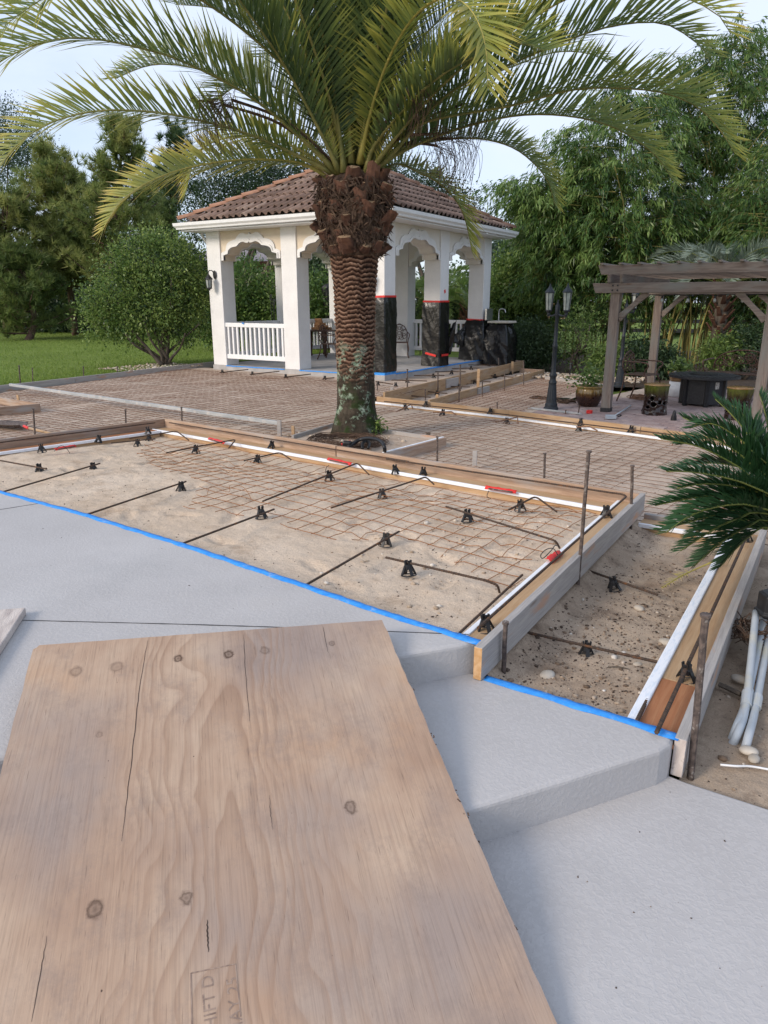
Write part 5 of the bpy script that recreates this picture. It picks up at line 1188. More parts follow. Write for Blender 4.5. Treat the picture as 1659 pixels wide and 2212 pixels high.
ft = at_z(1508, 878, LP)+np.array([0, .28, 0]); e = empty('fire_table', tuple(ft), .35); tag(e, 'round black metal fire table with slatted top on a boxy base', 'table')
MB().lathe([(.58, .50), (.61, .505), (.61, .545), (.59, .548)], 48).obj('table_top', MT['iron'], e); me = MB().box((0, 0, 0), (.10, 1.0, .008)).mesh('top_slat', MT['iron'])
for i in range(11):
    x = -.5+i*.1; hl = math.sqrt(max(.01, .575**2-x*x)); MB().box((x, 0, .552), (.09, 2*hl, .010)).obj('top_slat', MT['iron'], e)
MB().lathe([(.2, .555), (.24, .557), (.24, .575), (.2, .575)], 28).obj('burner_ring', MT['blackp'], e)
pts = [(.37*math.cos(a), .37*math.sin(a)) for a in np.linspace(math.pi/6, math.pi/6+2*math.pi, 6, endpoint=False)]
for i, (a, b) in enumerate(zip(pts, pts[1:]+pts[:1])):
    MB().bar((a[0], a[1], .265), (b[0], b[1], .265), .015, .45).obj('side_panel', MT['iron'], e); MB().box((a[0], a[1], .25), (.07, .07, .50), math.atan2(a[1], a[0])).obj('corner_leg', MT['blackp'], e, bevel=.004)
a, b = np.array(pts[4]), np.array(pts[5]); c_ = a+(b-a)*.55; nn_ = nrm(c_); o = MB().box((0, 0, 0), (.085, .004, .12)).obj('sticker', mk('photo_sticker', (.25, .22, .18), (.7, .68, .64), 30), e, loc=(c_[0]+nn_[0]*.01, c_[1]+nn_[1]*.01, .38), rot=(0, 0, math.atan2((b-a)[1], (b-a)[0])))
p = at_z(1366, 868, LP); cast_chair('bar_chair', 'tall bronze cast metal bar chair between lamp post and glazed stool', tuple(p+np.array([.1, .1, 0])), R(75), .52, bh=.42, w=.50)
# bench
p = at_z(1588, 852, LP); e = empty('cast_bench', (p[0], p[1]+.15, LP), R(-14)); tag(e, 'bronze cast metal bench with interlaced back behind the fire table', 'bench')
MB().box((0, 0, .42), (1.25, .46, .02)).obj('seat', MT['bronze'], e, bevel=.006); fr = [(.62*math.cos(a), .24, .45+.42*math.sin(a)**.7) for a in np.linspace(.02, math.pi-.02, 24)]
MB().tube(fr, .016, 6).obj('back_frame', MT['bronze'], e, True); lat = MB(); rg = np.random.default_rng(9)
for i in range(30):
    cx = rg.uniform(-.52, .52); mx_ = .40*math.sqrt(max(0, 1-(cx/.62)**2)); cz = rg.uniform(.06, max(.08, mx_-.05)); r_ = rg.uniform(.055, .10)
    lat.tube([(cx+r_*math.cos(a), .235+.004*(i % 3), .45+min(cz+r_*.9*math.sin(a), .42)) for a in np.linspace(0, 2*math.pi, 12, endpoint=False)], .009, 5, closed=True)
lat.obj('back_lattice', MT['bronze'], e, True)
for sx in (-1, 1):
    MB().tube(smooth_path([(sx*.62, .2, .68), (sx*.66, -.1, .66), (sx*.66, -.26, .62), (sx*.62, -.2, .43)], 5), .016, 6).obj('armrest', MT['bronze'], e, True)
    for yy in (-.2, .2): MB().tube(smooth_path([(sx*.56, yy, .42), (sx*.6, yy*1.15, .2), (sx*.62, yy*1.3, .01)], 4), .018, 6).obj('leg', MT['bronze'], e, True)

# ------------------------------------------------------------------ odds and ends on the patio
p = at_z(1455, 908, LP); prof = [(.045, 0), (.05, .012), (.04, .016)]
for i in range(4): prof += [(.048-.003*i, .02+i*.018), (.05-.003*i, .028+i*.018), (.038-.003*i, .034+i*.018)]
tag(MB().lathe(prof+[(.03, .10), (.022, .14), (.012, .16)], 14, tuple(p)).obj('rubber_fitting', MT['blackp'], smooth=True), 'ribbed black rubber cone standing on the pavers', 'fitting')
p = at_z(1273, 893, LP); tag(MB().lathe([(.048, 0), (.052, .004), (.052, .05), (.048, .054), (.03, .054), (.03, .002)], 20, tuple(p)).obj('tape_roll', MT['tape_red'], smooth=False), 'roll of red tape on the patio edge', 'tape roll')
e = empty('conduit'); tag(e, 'grey conduit with junction box at the foot of the pergola post', 'conduit'); a, b = at_z(1322, 902, LP+.03), at_z(1362, 876, LP+.03)
MB().tube([a, b], .014, 8).obj('tube', MT['pvc'], e, True); MB().box(tuple(a+np.array([-.02, .0, .01])), (.16, .10, .06), .5).obj('junction_box', MT['pvc'], e, bevel=.006); MB().tube(smooth_path([a, a+np.array([.09, .02, .05]), a+np.array([.12, .10, .03]), a+np.array([.06, .13, 0])], 5), .009, 6).obj('cable', MT['blackp'], e, True)
tag(MB().bar(at_z(1140, 881, LP+.02), at_z(1256, 894, LP+.02), .035, .03).obj('flat_bar', MT['galv'], bevel=.004), 'flat grey metal strip lying along the paver edge', 'bar')
for (x0, y0, x1, y1, lb) in ((1249, 896, 1252, 876, 'short bent rebar pin standing at the paver edge'), (1222, 894, 1222, 886, 'dark stub sticking up behind the pergola side form')):
    a = at_z(x0, y0, LP); b = at_d(x1, y1, (a-CP)@HD); tag(MB().tube([a, b, b+np.array([.015, 0, .002])], .009, 6).obj('rebar_pin', MT['rebar']), lb, 'pin')
def tangle(c, n, rad, hgt, r_, mt, seed, name, lb, cat):
    rg = np.random.default_rng(seed); m = MB()
    for _ in range(n):
        a = rg.uniform(0, 6.28); pts = []; rr = rad*rg.uniform(.4, 1)
        for k in range(7): a += rg.uniform(.4, 1.0); pts.append((c[0]+rr*math.cos(a)*rg.uniform(.8, 1.1), c[1]+rr*math.sin(a)*rg.uniform(.6, 1.0), c[2]+rg.uniform(.005, hgt)))
        m.tube(smooth_path(pts, 3), r_, 4)
    return tag(m.obj(name, MT[mt]), lb, cat)
tangle(at_z(1392, 862, LP), 22, .38, .07, .006, 'rust_dark', 2, 'wire_coil', 'tangle of rusty wire and twigs on the pavers by the bar chair', 'wire')
tangle(at_z(1222, 870, LP), 16, .20, .06, .006, 'deadfib', 4, 'straw_heap', 'little heap of dry fibres between lamp post and glazed pot', 'debris')
p = at_z(1185, 862, LP); rows = [[(p[0]+u*.5-.1, p[1]+v*.28, LP+.02+.05*abs(fbm(u*3+4, v*3, 3))) for v in np.linspace(-.5, .5, 9)] for u in np.linspace(-.5, 1.0, 16)]
o = MB().grid(np.array(rows)).obj('black_cloth', MT['wrap'], smooth=True); o.modifiers.new('s', 'SOLIDIFY').thickness = .006; tag(o, 'crumpled black cloth on the ground behind the lamp post', 'cloth')
p = at_z(1231, 815, -.42); e = empty('path_light', tuple(p)); tag(e, 'small black path light in the gravel by the kerb', 'path light'); MB().tube([(0, 0, -.05), (0, 0, .22)], .012, 6).obj('stem', MT['iron'], e); MB().lathe([(.04, .2), (.03, .32), (.05, .33), (.04, .35)], 10).obj('head', MT['iron'], e)

# ------------------------------------------------------------------ stones
def pebbles(name, pts, sizes, mt, seed, lb=None):
    rg = np.random.default_rng(seed); bm = bmesh.new(); bmesh.ops.create_icosphere(bm, subdivisions=1, radius=1); bv = np.array([v.co for v in bm.verts]); bf = np.array([[v.index for v in f.verts] for f in bm.faces]); bm.free()
    V = []; F = []; n = 0; lc = []
    for p, s_ in zip(pts, sizes):
        q = bv*(1+rg.normal(size=(len(bv), 1))*.13)*np.array([rg.uniform(.7, 1.3), rg.uniform(.6, 1.0), rg.uniform(.4, .7)])*s_; a = rg.uniform(0, 6.28); c, s2 = math.cos(a), math.sin(a)
        q = np.stack([q[:, 0]*c-q[:, 1]*s2, q[:, 0]*s2+q[:, 1]*c, q[:, 2]], 1)+p; V.append(q); F.append(bf+n); n += len(bv); lc.append(np.full(len(bv), rg.random()))
    o = link(name, np_mesh(name, np.concatenate(V), np.concatenate(F), mt, np.concatenate(lc), True)); return tag(o, lb, None, None, 'stuff')
def pebmat(name, stops):
    t = NT(name); a = t.new('Attribute', attribute_name='lc'); c = t.ramp(a.outputs['Fac'], stops); c = t.mix(c, t.ramp(t.noise(t.coord(), 60, 3), [(.3, .75), (.7, 1.1)]), 1.0, 'MULTIPLY'); t.col(c); t.set(.75, 0, .3); return t.m
MT['peb'] = pebmat('mixed_pebble', [(0, (.08, .055, .04)), (.35, (.22, .15, .10)), (.7, (.38, .29, .21)), (.93, (.50, .42, .34)), (1, (.66, .62, .57))])
MT['peb_light'] = pebmat('pale_pebble', [(0, (.30, .22, .15)), (.5, (.50, .40, .30)), (1, (.68, .62, .54))])
MT['crumb'] = pebmat('dark_crumb', [(0, (.03, .02, .015)), (.7, (.10, .065, .045)), (1, (.30, .23, .17))])
rg = np.random.default_rng(21)
def scat(n, x0, x1, y0, y1, zf, s0, s1, dens=None):
    X = rg.uniform(x0, x1, n); Y = rg.uniform(y0, y1, n)
    if dens is not None: k = dens(X, Y) > rg.random(n); X, Y = X[k], Y[k]
    s_ = s0*(s1/s0)**(rg.random(len(X))**2.2); return np.stack([X, Y, zf(X, Y)+s_*.15], 1), s_
P_, s_ = scat(1000, -1.06, -.46, 2.56, 5.0, tread_z, .003, .017, lambda X, Y: np.clip(1.25-(Y-2.6)*.55+.5*(X+.8)+fbm(X*3, Y*3), .04, 1)); pebbles('pebbles', P_, s_, MT['peb'], 1)
P_, s_ = scat(3600, -1.06, -.44, 2.57, 5.3, tread_z, .0018, .0085, lambda X, Y: np.clip(1.3-(Y-2.6)*.45+fbm(X*4, Y*4)*2.5, .12, 1)); pebbles('soil_crumbs', P_, s_, MT['crumb'], 2)
P_, s_ = scat(3200, -6.5, -1.3, 2.75, 5.3, near_z, .0018, .008, lambda X, Y: np.clip(.25+fbm(X*1.5, Y*1.5)*3+np.exp(-((X+1.7)/.5)**2), .02, 1)); pebbles('soil_crumbs', P_, s_, MT['crumb'], 3)
P_, s_ = scat(160, -2.6, -1.28, 2.75, 4.8, near_z, .005, .022); pebbles('pebbles', P_, s_, MT['peb_light'], 4)
P_, s_ = scat(420, -.22, 1.6, 2.5, 5.5, side_z, .004, .026); pebbles('pebbles', P_, s_, MT['peb'], 5)
P_, s_ = scat(900, -.22, 1.2, 2.48, 4.5, side_z, .0015, .006); pebbles('soil_crumbs', P_, s_, MT['crumb'], 6)
P_, s_ = scat(2600, -14.0, -1.2, 5.7, 12.8, far_z, .003, .011, lambda X, Y: in_far(X, Y)*1.0); pebbles('soil_crumbs', P_, s_, MT['crumb'], 7)
P_, s_ = scat(500, -15.4, -13.9, 11.2, 13.4, lambda X, Y: -.20+0*X, .02, .05); pebbles('gravel', P_, s_, MT['peb_light'], 8)
P_, s_ = scat(700, -6.8, -3.8, 16.9, 18.2, lambda X, Y: -.40+0*X, .025, .06); pebbles('gravel', P_, s_, MT['peb_light'], 9)
pcx = sum(p_[0] for p_ in pc)/4; pcy = sum(p_[1] for p_ in pc)/4
MB().prism([tuple(np.array(p_)*.985+np.array([pcx, pcy])*.015) for p_ in pc][::-1], -.4, LB-.045).obj('planter_soil', MT['sand_far'])['kind'] = 'structure'
P_, s_ = scat(420, pcx-1.0, pcx+1.0, pcy-.55, pcy+.5, lambda X, Y: LB-.045+0*X, .008, .038, lambda X, Y: np.exp(-((X-pcx+.3)/.55)**2-((Y-pcy)/.5)**2)); pebbles('pebbles', P_, s_, MT['peb_light'], 10)
for i, (x, y, s0, lb) in enumerate(((1440, 1560-170, .03, 'large tan stone at the far side of the gravel strip'), (1182, 1462, .032, 'flat tan stone in the gravel strip near the tape'), (1380, 1316, .024, 'smooth brown stone right of the farther gravel bar'), (1377, 1437, .018, 'pale stone beside the leaning bar'), (1290, 1464, .014, 'small orange stone near the lower tape'), (1617, 1625, .028, 'rusty red stone beside the grey conduits'), (1628, 1641, .022, 'white stone beside the grey conduits'), (1597, 1470, .03, 'round pale stone outside the right form'))):
    zz = -.24 if x < 1500 else -.32; p = at_z(x, y, zz); bm = bmesh.new(); bmesh.ops.create_icosphere(bm, subdivisions=2, radius=s0)
    for v in bm.verts: v.co = Vector((v.co.x*1.35, v.co.y, v.co.z*.6))*(1+.15*float(fbm(v.co.x*30+i*5, v.co.y*30+v.co.z*20)))
    me = bpy.data.meshes.new('stone'); bm.to_mesh(me); bm.free(); me.materials.append(MT['stone']); me.polygons.foreach_set('use_smooth', [True]*len(me.polygons)); tag(link('stone', me, None, tuple(p+np.array([0, 0, s0*.25])), (0, 0, i*1.3)), lb, 'stone', 'single stones')

# ------------------------------------------------------------------ hose, shovel, conduits
c0 = at_z(790, 975, LB); e = empty('garden_hose'); tag(e, 'thick black hose looping out of the palm planter', 'hose')
MB().tube(smooth_path([at_z(752, 966, LB+.02), at_z(775, 951, LB+.06), at_z(800, 947, LB+.10), at_z(822, 953, LB+.10), at_z(831, 968, LB+.06), at_z(829, 985, LB-.08)], 6), .021, 8).obj('tube', MT['blackp'], e, True)
MB().tube(smooth_path([at_z(783, 969, LB), at_z(783, 958, LB+.04), at_z(790, 953, LB+.05), at_z(798, 958, LB+.03), at_z(795, 968, LB)], 5), .017, 8).obj('tube', MT['blackp'], e, True)
MB().box(tuple(at_z(750, 962, LB+.03)), (.10, .08, .10), .4).obj('fitting', MT['blackp'], e, bevel=.02)
a, b = at_z(738, 960, LB+.02), at_z(757, 953, LB+.05); tag(MB().bar(a, b, .03, .02).obj('red_strip', MT['tape_red']), 'strip of red tape beside the hose at the planter', 'tape')
e = empty('shovel'); tag(e, 'steel shovel with wooden handle on the sand at the left edge', 'shovel'); rows = []
ba, bb = at_z(-25, 915, -.22), at_z(52, 922, -.20); t = nrm((bb-ba)[:2]); n = np.array([-t[1], t[0]])
for u in np.linspace(0, 1, 9):
    hw = .15*(.55+.45*min(1, u*3))*(1 if u < .85 else (1-(u-.85)*4)); rows.append([(*(ba[:2]+(bb-ba)[:2]*u+n*hw*v), -.235+.05*v*v+.02*u) for v in np.linspace(-1, 1, 7)])
o = MB().grid(np.array(rows)).obj('blade', MT['stake'], e, True); o.modifiers.new('s', 'SOLIDIFY').thickness = .003
MB().tube([bb+np.array([0, 0, .01]), at_z(62, 925, -.19)], .018, 8).obj('socket', MT['tape_red'], e); MB().tube([at_z(60, 924, -.19), at_z(140, 944, -.19)], .018, 8).obj('handle', MT['pine'], e, True)
e = empty('conduit_riser'); tag(e, 'three grey plastic conduits rising into a black box on the right', 'conduit')
bx = at_d(1650, 1308, 3.35); gz_ = -.34
for i, (x0, y0, x1, y1, mtn) in enumerate(((1603, 1602, 1633, 1322, 'pvc'), (1596, 1590, 1652, 1330, 'pvc'), (1617, 1612, 1668, 1330, 'pvc'))):
    a = at_z(x0, y0, gz_); b = at_d(x1, y1, 3.38+.05*i); c_ = a+(b-a)*.28; off_ = np.array([-.03+.01*i, -.02, 0])
    MB().tube(smooth_path([a+off_*1.5-np.array([0, 0, .05]), a+off_*.6+np.array([0, 0, .05]), c_, b], 6), .017, 10).obj('pipe', MT[mtn], e, True); d_ = nrm(b-c_); MB().tube([c_-d_*.045, c_+d_*.045], .0225, 12).obj('coupling', MT['pvc'], e)
MB().lathe([(.075, 0), (.095, .015), (.095, .03), (.085, .035), (.085, .12), (.07, .13)], 6, (bx[0]+.05, bx[1]+.03, bx[2]-.06)).obj('junction_box', MT['blackp'], e, bevel=.004)
cable([(1556, 1652, -.32), (1590, 1655, -.315), (1625, 1656, -.32), (1690, 1668, -.32)], 'white wire end lying on the sand at the right edge', .005, 'water_grey', 'wire')
tangle(at_z(1622, 1390, -.30), 26, .16, .14, .0025, 'deadfib', 8, 'root_tangle', 'tangle of dry roots outside the right form board', 'roots')
for i, (pts, lb) in enumerate((([(1188, 1200+80, -.235), (1205, 1290, -.22), (1230, 1303, -.235)], 'thin twig on the gravel strip beside the tall stake'), ([(1318, 1185, -.24), (1345, 1198, -.235), (1372, 1212, -.24)], 'longer twig on the gravel strip towards the sago palm'), ([(1310, 1442, -.23), (1335, 1440, -.22), (1362, 1447, -.23)], 'dark twig beside the nearer gravel bar'), ([(1554, 1478, -.31), (1580, 1490, -.31), (1600, 1500, -.31)], 'dark stick outside the right form'))):
    tag(MB().tube(smooth_path([at_z(*p_) for p_ in pts], 5), .0035 if i < 3 else .012, 5).obj('twig', MT['bark']), lb, 'twig')

# ------------------------------------------------------------------ date palm
PB = np.array([-5.025, 7.353]); PD_ = float(np.array([*PB, 0])@HD)
palm = empty('date_palm', (PB[0], PB[1], -.2)); palm.location = (0, 0, 0); tag(palm, 'large date palm with ringed trunk in the middle of the site', 'palm tree')
def trunk_mat():
    t = NT('palm_trunk'); g = t.new('TexCoord'); sx = t.new('SeparateXYZ'); t.l(g, sx, 'Object', 0); z = sx.outputs[2]; co = t.coord()
    at_ = t.new('Attribute', attribute_name='lc').outputs['Fac']
    nz_ = t.noise(co, 7, 5, .65)
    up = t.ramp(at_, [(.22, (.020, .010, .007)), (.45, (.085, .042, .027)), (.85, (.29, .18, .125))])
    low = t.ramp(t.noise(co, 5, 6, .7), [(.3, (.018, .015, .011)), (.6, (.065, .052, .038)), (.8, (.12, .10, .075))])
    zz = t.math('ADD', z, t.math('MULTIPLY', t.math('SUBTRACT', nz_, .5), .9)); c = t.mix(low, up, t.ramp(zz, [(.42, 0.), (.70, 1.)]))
    fib = t.ramp(t.noise(t.coord(scale=(1, 1, .25)), 30, 4), [(.3, .55), (.65, 1.1)]); c = t.mix(c, fib, .7, 'MULTIPLY')
    lich = t.ramp(t.noise(t.coord(loc=(3, 1, 2)), 6.5, 7, .72), [(.52, 0.), (.56, 1.)]); lich = t.math('MULTIPLY', lich, t.ramp(t.noise(t.coord(loc=(2, 9, 4)), 34, 5, .75), [(.40, 0.), (.50, 1.)])); lm = t.ramp(z, [(-.2, .5), (.1, .9), (.75, .85), (1.15, 0.)])
    lc_ = t.ramp(t.noise(co, 14, 3), [(.35, (.16, .24, .16)), (.65, (.36, .42, .33))]); c = t.mix(c, lc_, t.math('MULTIPLY', lich, lm))
    moss = t.ramp(t.noise(t.coord(loc=(7, 3, 1)), 5, 5, .7), [(.5, 0.), (.6, .8)]); mm = t.ramp(z, [(-.2, 1.), (.15, .9), (.6, 0.)]); c = t.mix(c, (.022, .045, .010), t.math('MULTIPLY', moss, mm))
    t.col(c); t.set(.95, 0, .15); t.bump(t.noise(t.coord(scale=(1, 1, .4)), 45, 4, .7), .7, .012); return t.m
MT['trunk'] = trunk_mat()
n, k = 128, 420; zz = np.linspace(-.30, 2.30, k); A = np.linspace(0, 2*math.pi, n, endpoint=False)
rad = np.interp(zz, [-.3, -.2, -.05, .15, .5, 1.0, 1.5, 1.85, 2.05, 2.3], [.35, .31, .275, .238, .230, .231, .246, .274, .30, .33])
Z, AA = np.meshgrid(zz, A, indexing='ij')
row_h = .052; wob = .045*(fbm(np.cos(AA)*3.2+3, np.sin(AA)*3.2+Z*1.6, 4))*2+.016*vn(AA*14+np.floor(Z/.052)*5.1, np.floor(Z/.052)*3.3)
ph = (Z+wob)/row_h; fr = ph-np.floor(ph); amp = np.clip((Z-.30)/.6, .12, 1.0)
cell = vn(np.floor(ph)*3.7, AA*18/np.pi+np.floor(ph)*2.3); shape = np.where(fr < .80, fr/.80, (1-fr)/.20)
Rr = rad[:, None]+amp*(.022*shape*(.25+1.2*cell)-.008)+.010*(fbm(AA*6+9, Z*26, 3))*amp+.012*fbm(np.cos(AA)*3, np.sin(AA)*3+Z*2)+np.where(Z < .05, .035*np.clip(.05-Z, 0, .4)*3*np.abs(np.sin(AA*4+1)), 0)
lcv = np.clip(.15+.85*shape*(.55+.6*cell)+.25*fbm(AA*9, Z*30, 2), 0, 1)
V = np.stack([PB[0]+Rr*np.cos(AA), PB[1]+Rr*np.sin(AA), Z], -1).reshape(-1, 3); I = np.arange(n*k).reshape(k, n)
F = np.stack([I[:-1], np.roll(I[:-1], -1, 1), np.roll(I[1:], -1, 1), I[1:]], -1).reshape(-1, 4)
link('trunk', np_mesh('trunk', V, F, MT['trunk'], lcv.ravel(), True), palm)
MB().lathe([(.30, 1.9), (.34, 2.1), (.37, 2.35), (.33, 2.62), (.2, 2.80), (.05, 2.86)], 32, (PB[0], PB[1], 0)).obj('crown_core', MT['deadfib'], palm, True)
# cut leaf bases: bark coloured wedges with paler sawn ends
MT['boot'] = mk('palm_leaf_base', (.06, .028, .019), (.26, .125, .08), 5, (1, .6, 1), bump=.6, bd=.01, rough=.9, rnd=.45)
MT['boot_cut'] = mk('sawn_palm_base', (.30, .19, .11), (.50, .35, .22), 22, bump=.4, rough=.95, rnd=.45)
def boot_mesh(seed, L, w0, th):
    rg = np.random.default_rng(seed); prof = [(0, w0*1.15, th), (L*.4, w0*.95, th*1.0), (L*.8, w0*.82, th*.92), (L, w0*.74, th*.85)]; vs = []; nn = 10
    for (y, w_, t_) in prof:
        for j in range(nn):
            a = 2*math.pi*j/nn; vs.append((w_*math.cos(a)*(1+.12*rg.normal()), y+(.05 if y == L and math.sin(a) > 0 else 0)*rg.random(), t_*math.sin(a)*(1+.15*rg.normal())))
    m = MB().add(vs, [(i*nn+j, i*nn+(j+1) % nn, (i+1)*nn+(j+1) % nn, (i+1)*nn+j) for i in range(3) for j in range(nn)]); m.cm = 1; m.add([vs[3*nn+j] for j in range(nn)], [tuple(range(nn))]); return m.mesh('leaf_base', [MT['boot'], MT['boot_cut']], False)
boots = [boot_mesh(s_, .10+.025*(s_ % 3), .092, .058) for s_ in range(5)]
bi = 0
for ring, (z, r_, tilt, cnt) in enumerate(((2.08, .34, 1.15, 11), (2.23, .395, .95, 11), (2.36, .42, .85, 11), (2.49, .425, .7, 11), (2.62, .41, .5, 10), (2.75, .37, .4, 9))):
    for j in range(cnt):
        a = 2*math.pi*(j+.5*(ring % 2))/cnt+random.uniform(-.1, .1); o = link('leaf_base', boots[bi % 5], palm); bi += 1; el = math.pi/2-.35-tilt*.45+random.uniform(-.45, .35)
        out = np.array([math.cos(a), math.sin(a), 0]); yv = out*math.cos(el)*.75+np.array([0, 0, math.sin(el)]); yv = nrm(yv); xv = nrm(np.cross(yv, out)) if abs(yv[2]) < .999 else np.array([-math.sin(a), math.cos(a), 0]); zv = np.cross(xv, yv)
        o.matrix_world = Matrix((xv, yv, zv)).transposed().to_4x4(); o.location = (PB[0]+out[0]*(r_-.055), PB[1]+out[1]*(r_-.055), z-.08+random.uniform(-.06, .06)); sc_ = random.uniform(.6, 1.2); o.scale = (sc_, sc_*random.uniform(.8, 1.2), sc_)
# fibres
m = MB(); rg = np.random.default_rng(12)
for _ in range(450):
    a = rg.uniform(0, 6.28); z = rg.uniform(1.9, 2.75); r0 = np.interp(z, [1.6, 1.9, 2.1, 2.4, 2.75], [.275, .31, .37, .45, .42])+rg.uniform(-.02, .02); L = rg.uniform(.04, .13)
    p = np.array([PB[0]+r0*math.cos(a), PB[1]+r0*math.sin(a), z]); d_ = np.array([math.cos(a)*.5+rg.normal()*.5, math.sin(a)*.5+rg.normal()*.5, rg.normal()*.6-.35]); d_ = nrm(d_)
    sd_ = nrm(np.cross(d_, (0, 0, 1.)))*rg.uniform(.002, .009); q = p+d_*L*.5; e_ = p+d_*L+np.array([0, 0, -.03]); m.add([p-sd_, p+sd_, q+sd_*.8, e_, q-sd_*.8], [(0, 1, 2, 3, 4)])
for _ in range(900):                              # matted fibre sheets hanging over the old leaf bases
    a = rg.uniform(0, 6.28); z = rg.uniform(2.05, 2.72); L = rg.uniform(.06, .22); wd = rg.uniform(.004, .018); da = rg.normal()*.25; q = []
    for u in (0, .5, 1.0):
        zz_ = z-L*u*.8; aa = a+da*u; r_ = np.interp(zz_, [1.6, 1.9, 2.1, 2.4, 2.75], [.262, .315, .375, .435, .40])+.02*math.sin(u*3)+rg.uniform(-.015, .02); c_ = np.array([PB[0]+r_*math.cos(aa), PB[1]+r_*math.sin(aa), zz_]); tv_ = np.array([-math.sin(aa), math.cos(aa), rg.normal()*.3])*wd*(1-.7*u); q += [c_-tv_, c_+tv_]
    m.add(q, [(0, 1, 3, 2), (2, 3, 5, 4)])
tag(m.obj('fibre', MT['deadfib'], palm), kind='stuff')

def frond(parent, path, lmax, npair, leafmt, rmat, yellow=0., vee=35, seed=0, wid=.026, sp0=.045, tipfrac=.35, spine=True, ang0=66, ang1=42, droopk=.07, r0=.026, upn=None, tipyel=.42, twist=0., lk=1.0):
    rg = np.random.default_rng(seed); path = np.array(smooth_path(path, 8)); seg = np.linalg.norm(np.diff(path, axis=0), axis=1); cum = np.concatenate([[0], np.cumsum(seg)]); L = cum[-1]
    def P(s_): return np.stack([np.interp(s_*L, cum, path[:, i]) for i in range(3)], -1)
    fr = empty('frond'); fr.parent = parent
    ss = np.linspace(0, 1, 26); MB().tube(P(ss), list(r0*.6*(1-ss)**.8+.003+r0*1.0*np.exp(-ss/.07)), 6).obj('rachis', rmat, fr, True)
    S_ = np.linspace(sp0, .995, npair); S_ = np.clip(S_+rg.uniform(-.3, .3, npair)/npair, 0, .998); p = P(S_); T = P(np.clip(S_+.01, 0, 1))-P(np.clip(S_-.01, 0, 1)); T /= np.linalg.norm(T, axis=1, keepdims=True)
    ch = path[-1]-path[0]; hv = np.array([ch[0], ch[1], 0]); hv = nrm(hv) if np.linalg.norm(hv) > .15 else np.array([1., 0, 0]); side = np.cross(hv, [0, 0, 1.]); side = np.broadcast_to(nrm(side), T.shape); N = np.cross(side, T)
    N *= np.where((N[:, 2:] < 0) & (T[:, 2:] < .95), 1, 1)
    if N[:len(N)//2, 2].mean() < 0: N = -N
    Vs, Fq, lcs = [], [], []; cnt = 0
    for sg in (-1, 1):
        prof = np.clip(np.interp(S_, [sp0, sp0+.07, sp0+.16, .36, .55, .8, 1.0], [.22, .30, .62, .95, 1.0, .78, tipfrac]), 0, 1); Ln = lmax*lk*prof*rg.uniform(.9, 1.06, npair)
        ang = np.radians(np.interp(S_, [0, 1], [ang0, ang1])+rg.normal(0, 4.5, npair)); v = np.radians(vee+rg.normal(0, 7, npair))+twist*sg
        D = T*np.cos(ang)[:, None]+(side*sg*np.cos(v)[:, None]+N*np.sin(v)[:, None])*np.sin(ang)[:, None]
        ws = np.where(S_ < sp0+.09, .35, 1.0)*wid*rg.uniform(.85, 1.15, npair)*np.interp(S_, [0, .8, 1], [1, 1, .7])
        flat = np.cross(D, N); flat = flat/(np.linalg.norm(flat, axis=1, keepdims=True)+1e-9); wv = nrm_rows(np.cross(D, np.cross(T, D)+.35*N))*ws[:, None]/2
        wv = nrm_rows(T-D*np.sum(T*D, 1, keepdims=True))*ws[:, None]/2
        dr = droopk*Ln*rg.uniform(.5, 1.5, npair)*np.where(S_ < sp0+.09, 0, 1); b0 = p; m1 = p+D*(Ln*.5)[:, None]; m1[:, 2] -= dr*.18; tp = p+D*Ln[:, None]; tp[:, 2] -= dr
        Vl = np.stack([b0-wv*.6, b0+wv*.6, m1+wv, m1-wv, tp], 1); Vs.append(Vl.reshape(-1, 3))
        b = cnt+np.arange(npair)[:, None]*5; Fq.append(np.concatenate([b+np.array([[0, 1, 2, 3]]), b+np.array([[3, 2, 4, 4]])], 0)); cnt += npair*5
        y = yellow-.13*(lk > 1.1)+rg.normal(0, .06, npair)+np.interp(S_, [0, .5, 1], [-.04, .04, .16])+np.where(S_ < sp0+.09, .25, 0); lcs.append(np.clip(np.stack([y-.06, y-.06, y+tipyel*.35, y+tipyel*.35, y+tipyel+.06], 1), 0, 1).ravel())  # leaflet tips coloured yellower to stand in for lit edges
    V = np.concatenate(Vs); F = np.concatenate(Fq); lc = np.concatenate(lcs); tri = F[:, 2] == F[:, 3]
    me = tri_quad_mesh('leaflets', V, F[F[:, 3] != F[:, 2]], F[F[:, 3] == F[:, 2]][:, :3] if False else F, leafmt, lc); link('leaflets', me, fr); return fr
def nrm_rows(a): return a/(np.linalg.norm(a, axis=1, keepdims=True)+1e-9)
def tri_quad_mesh(name, V, Q, Fall, mt, lc):
    f = [tuple(dict.fromkeys(r.tolist())) for r in Fall]; me = bpy.data.meshes.new(name); me.from_pydata(V.tolist(), [], f); me.materials.append(mt)
    at = me.attributes.new('lc', 'FLOAT', 'POINT'); at.data.foreach_set('value', lc.astype(np.float32)); me.update(); return me
MT['rachis'] = mk('palm_rachis', (.15, .15, .045), (.26, .22, .07), 6, bump=.1, rough=.5)
MT['rachis_y'] = mk('palm_rachis_yellow', (.30, .26, .06), (.44, .36, .10), 6, bump=.1, rough=.5)
CC = np.array([PB[0], PB[1], 2.78])
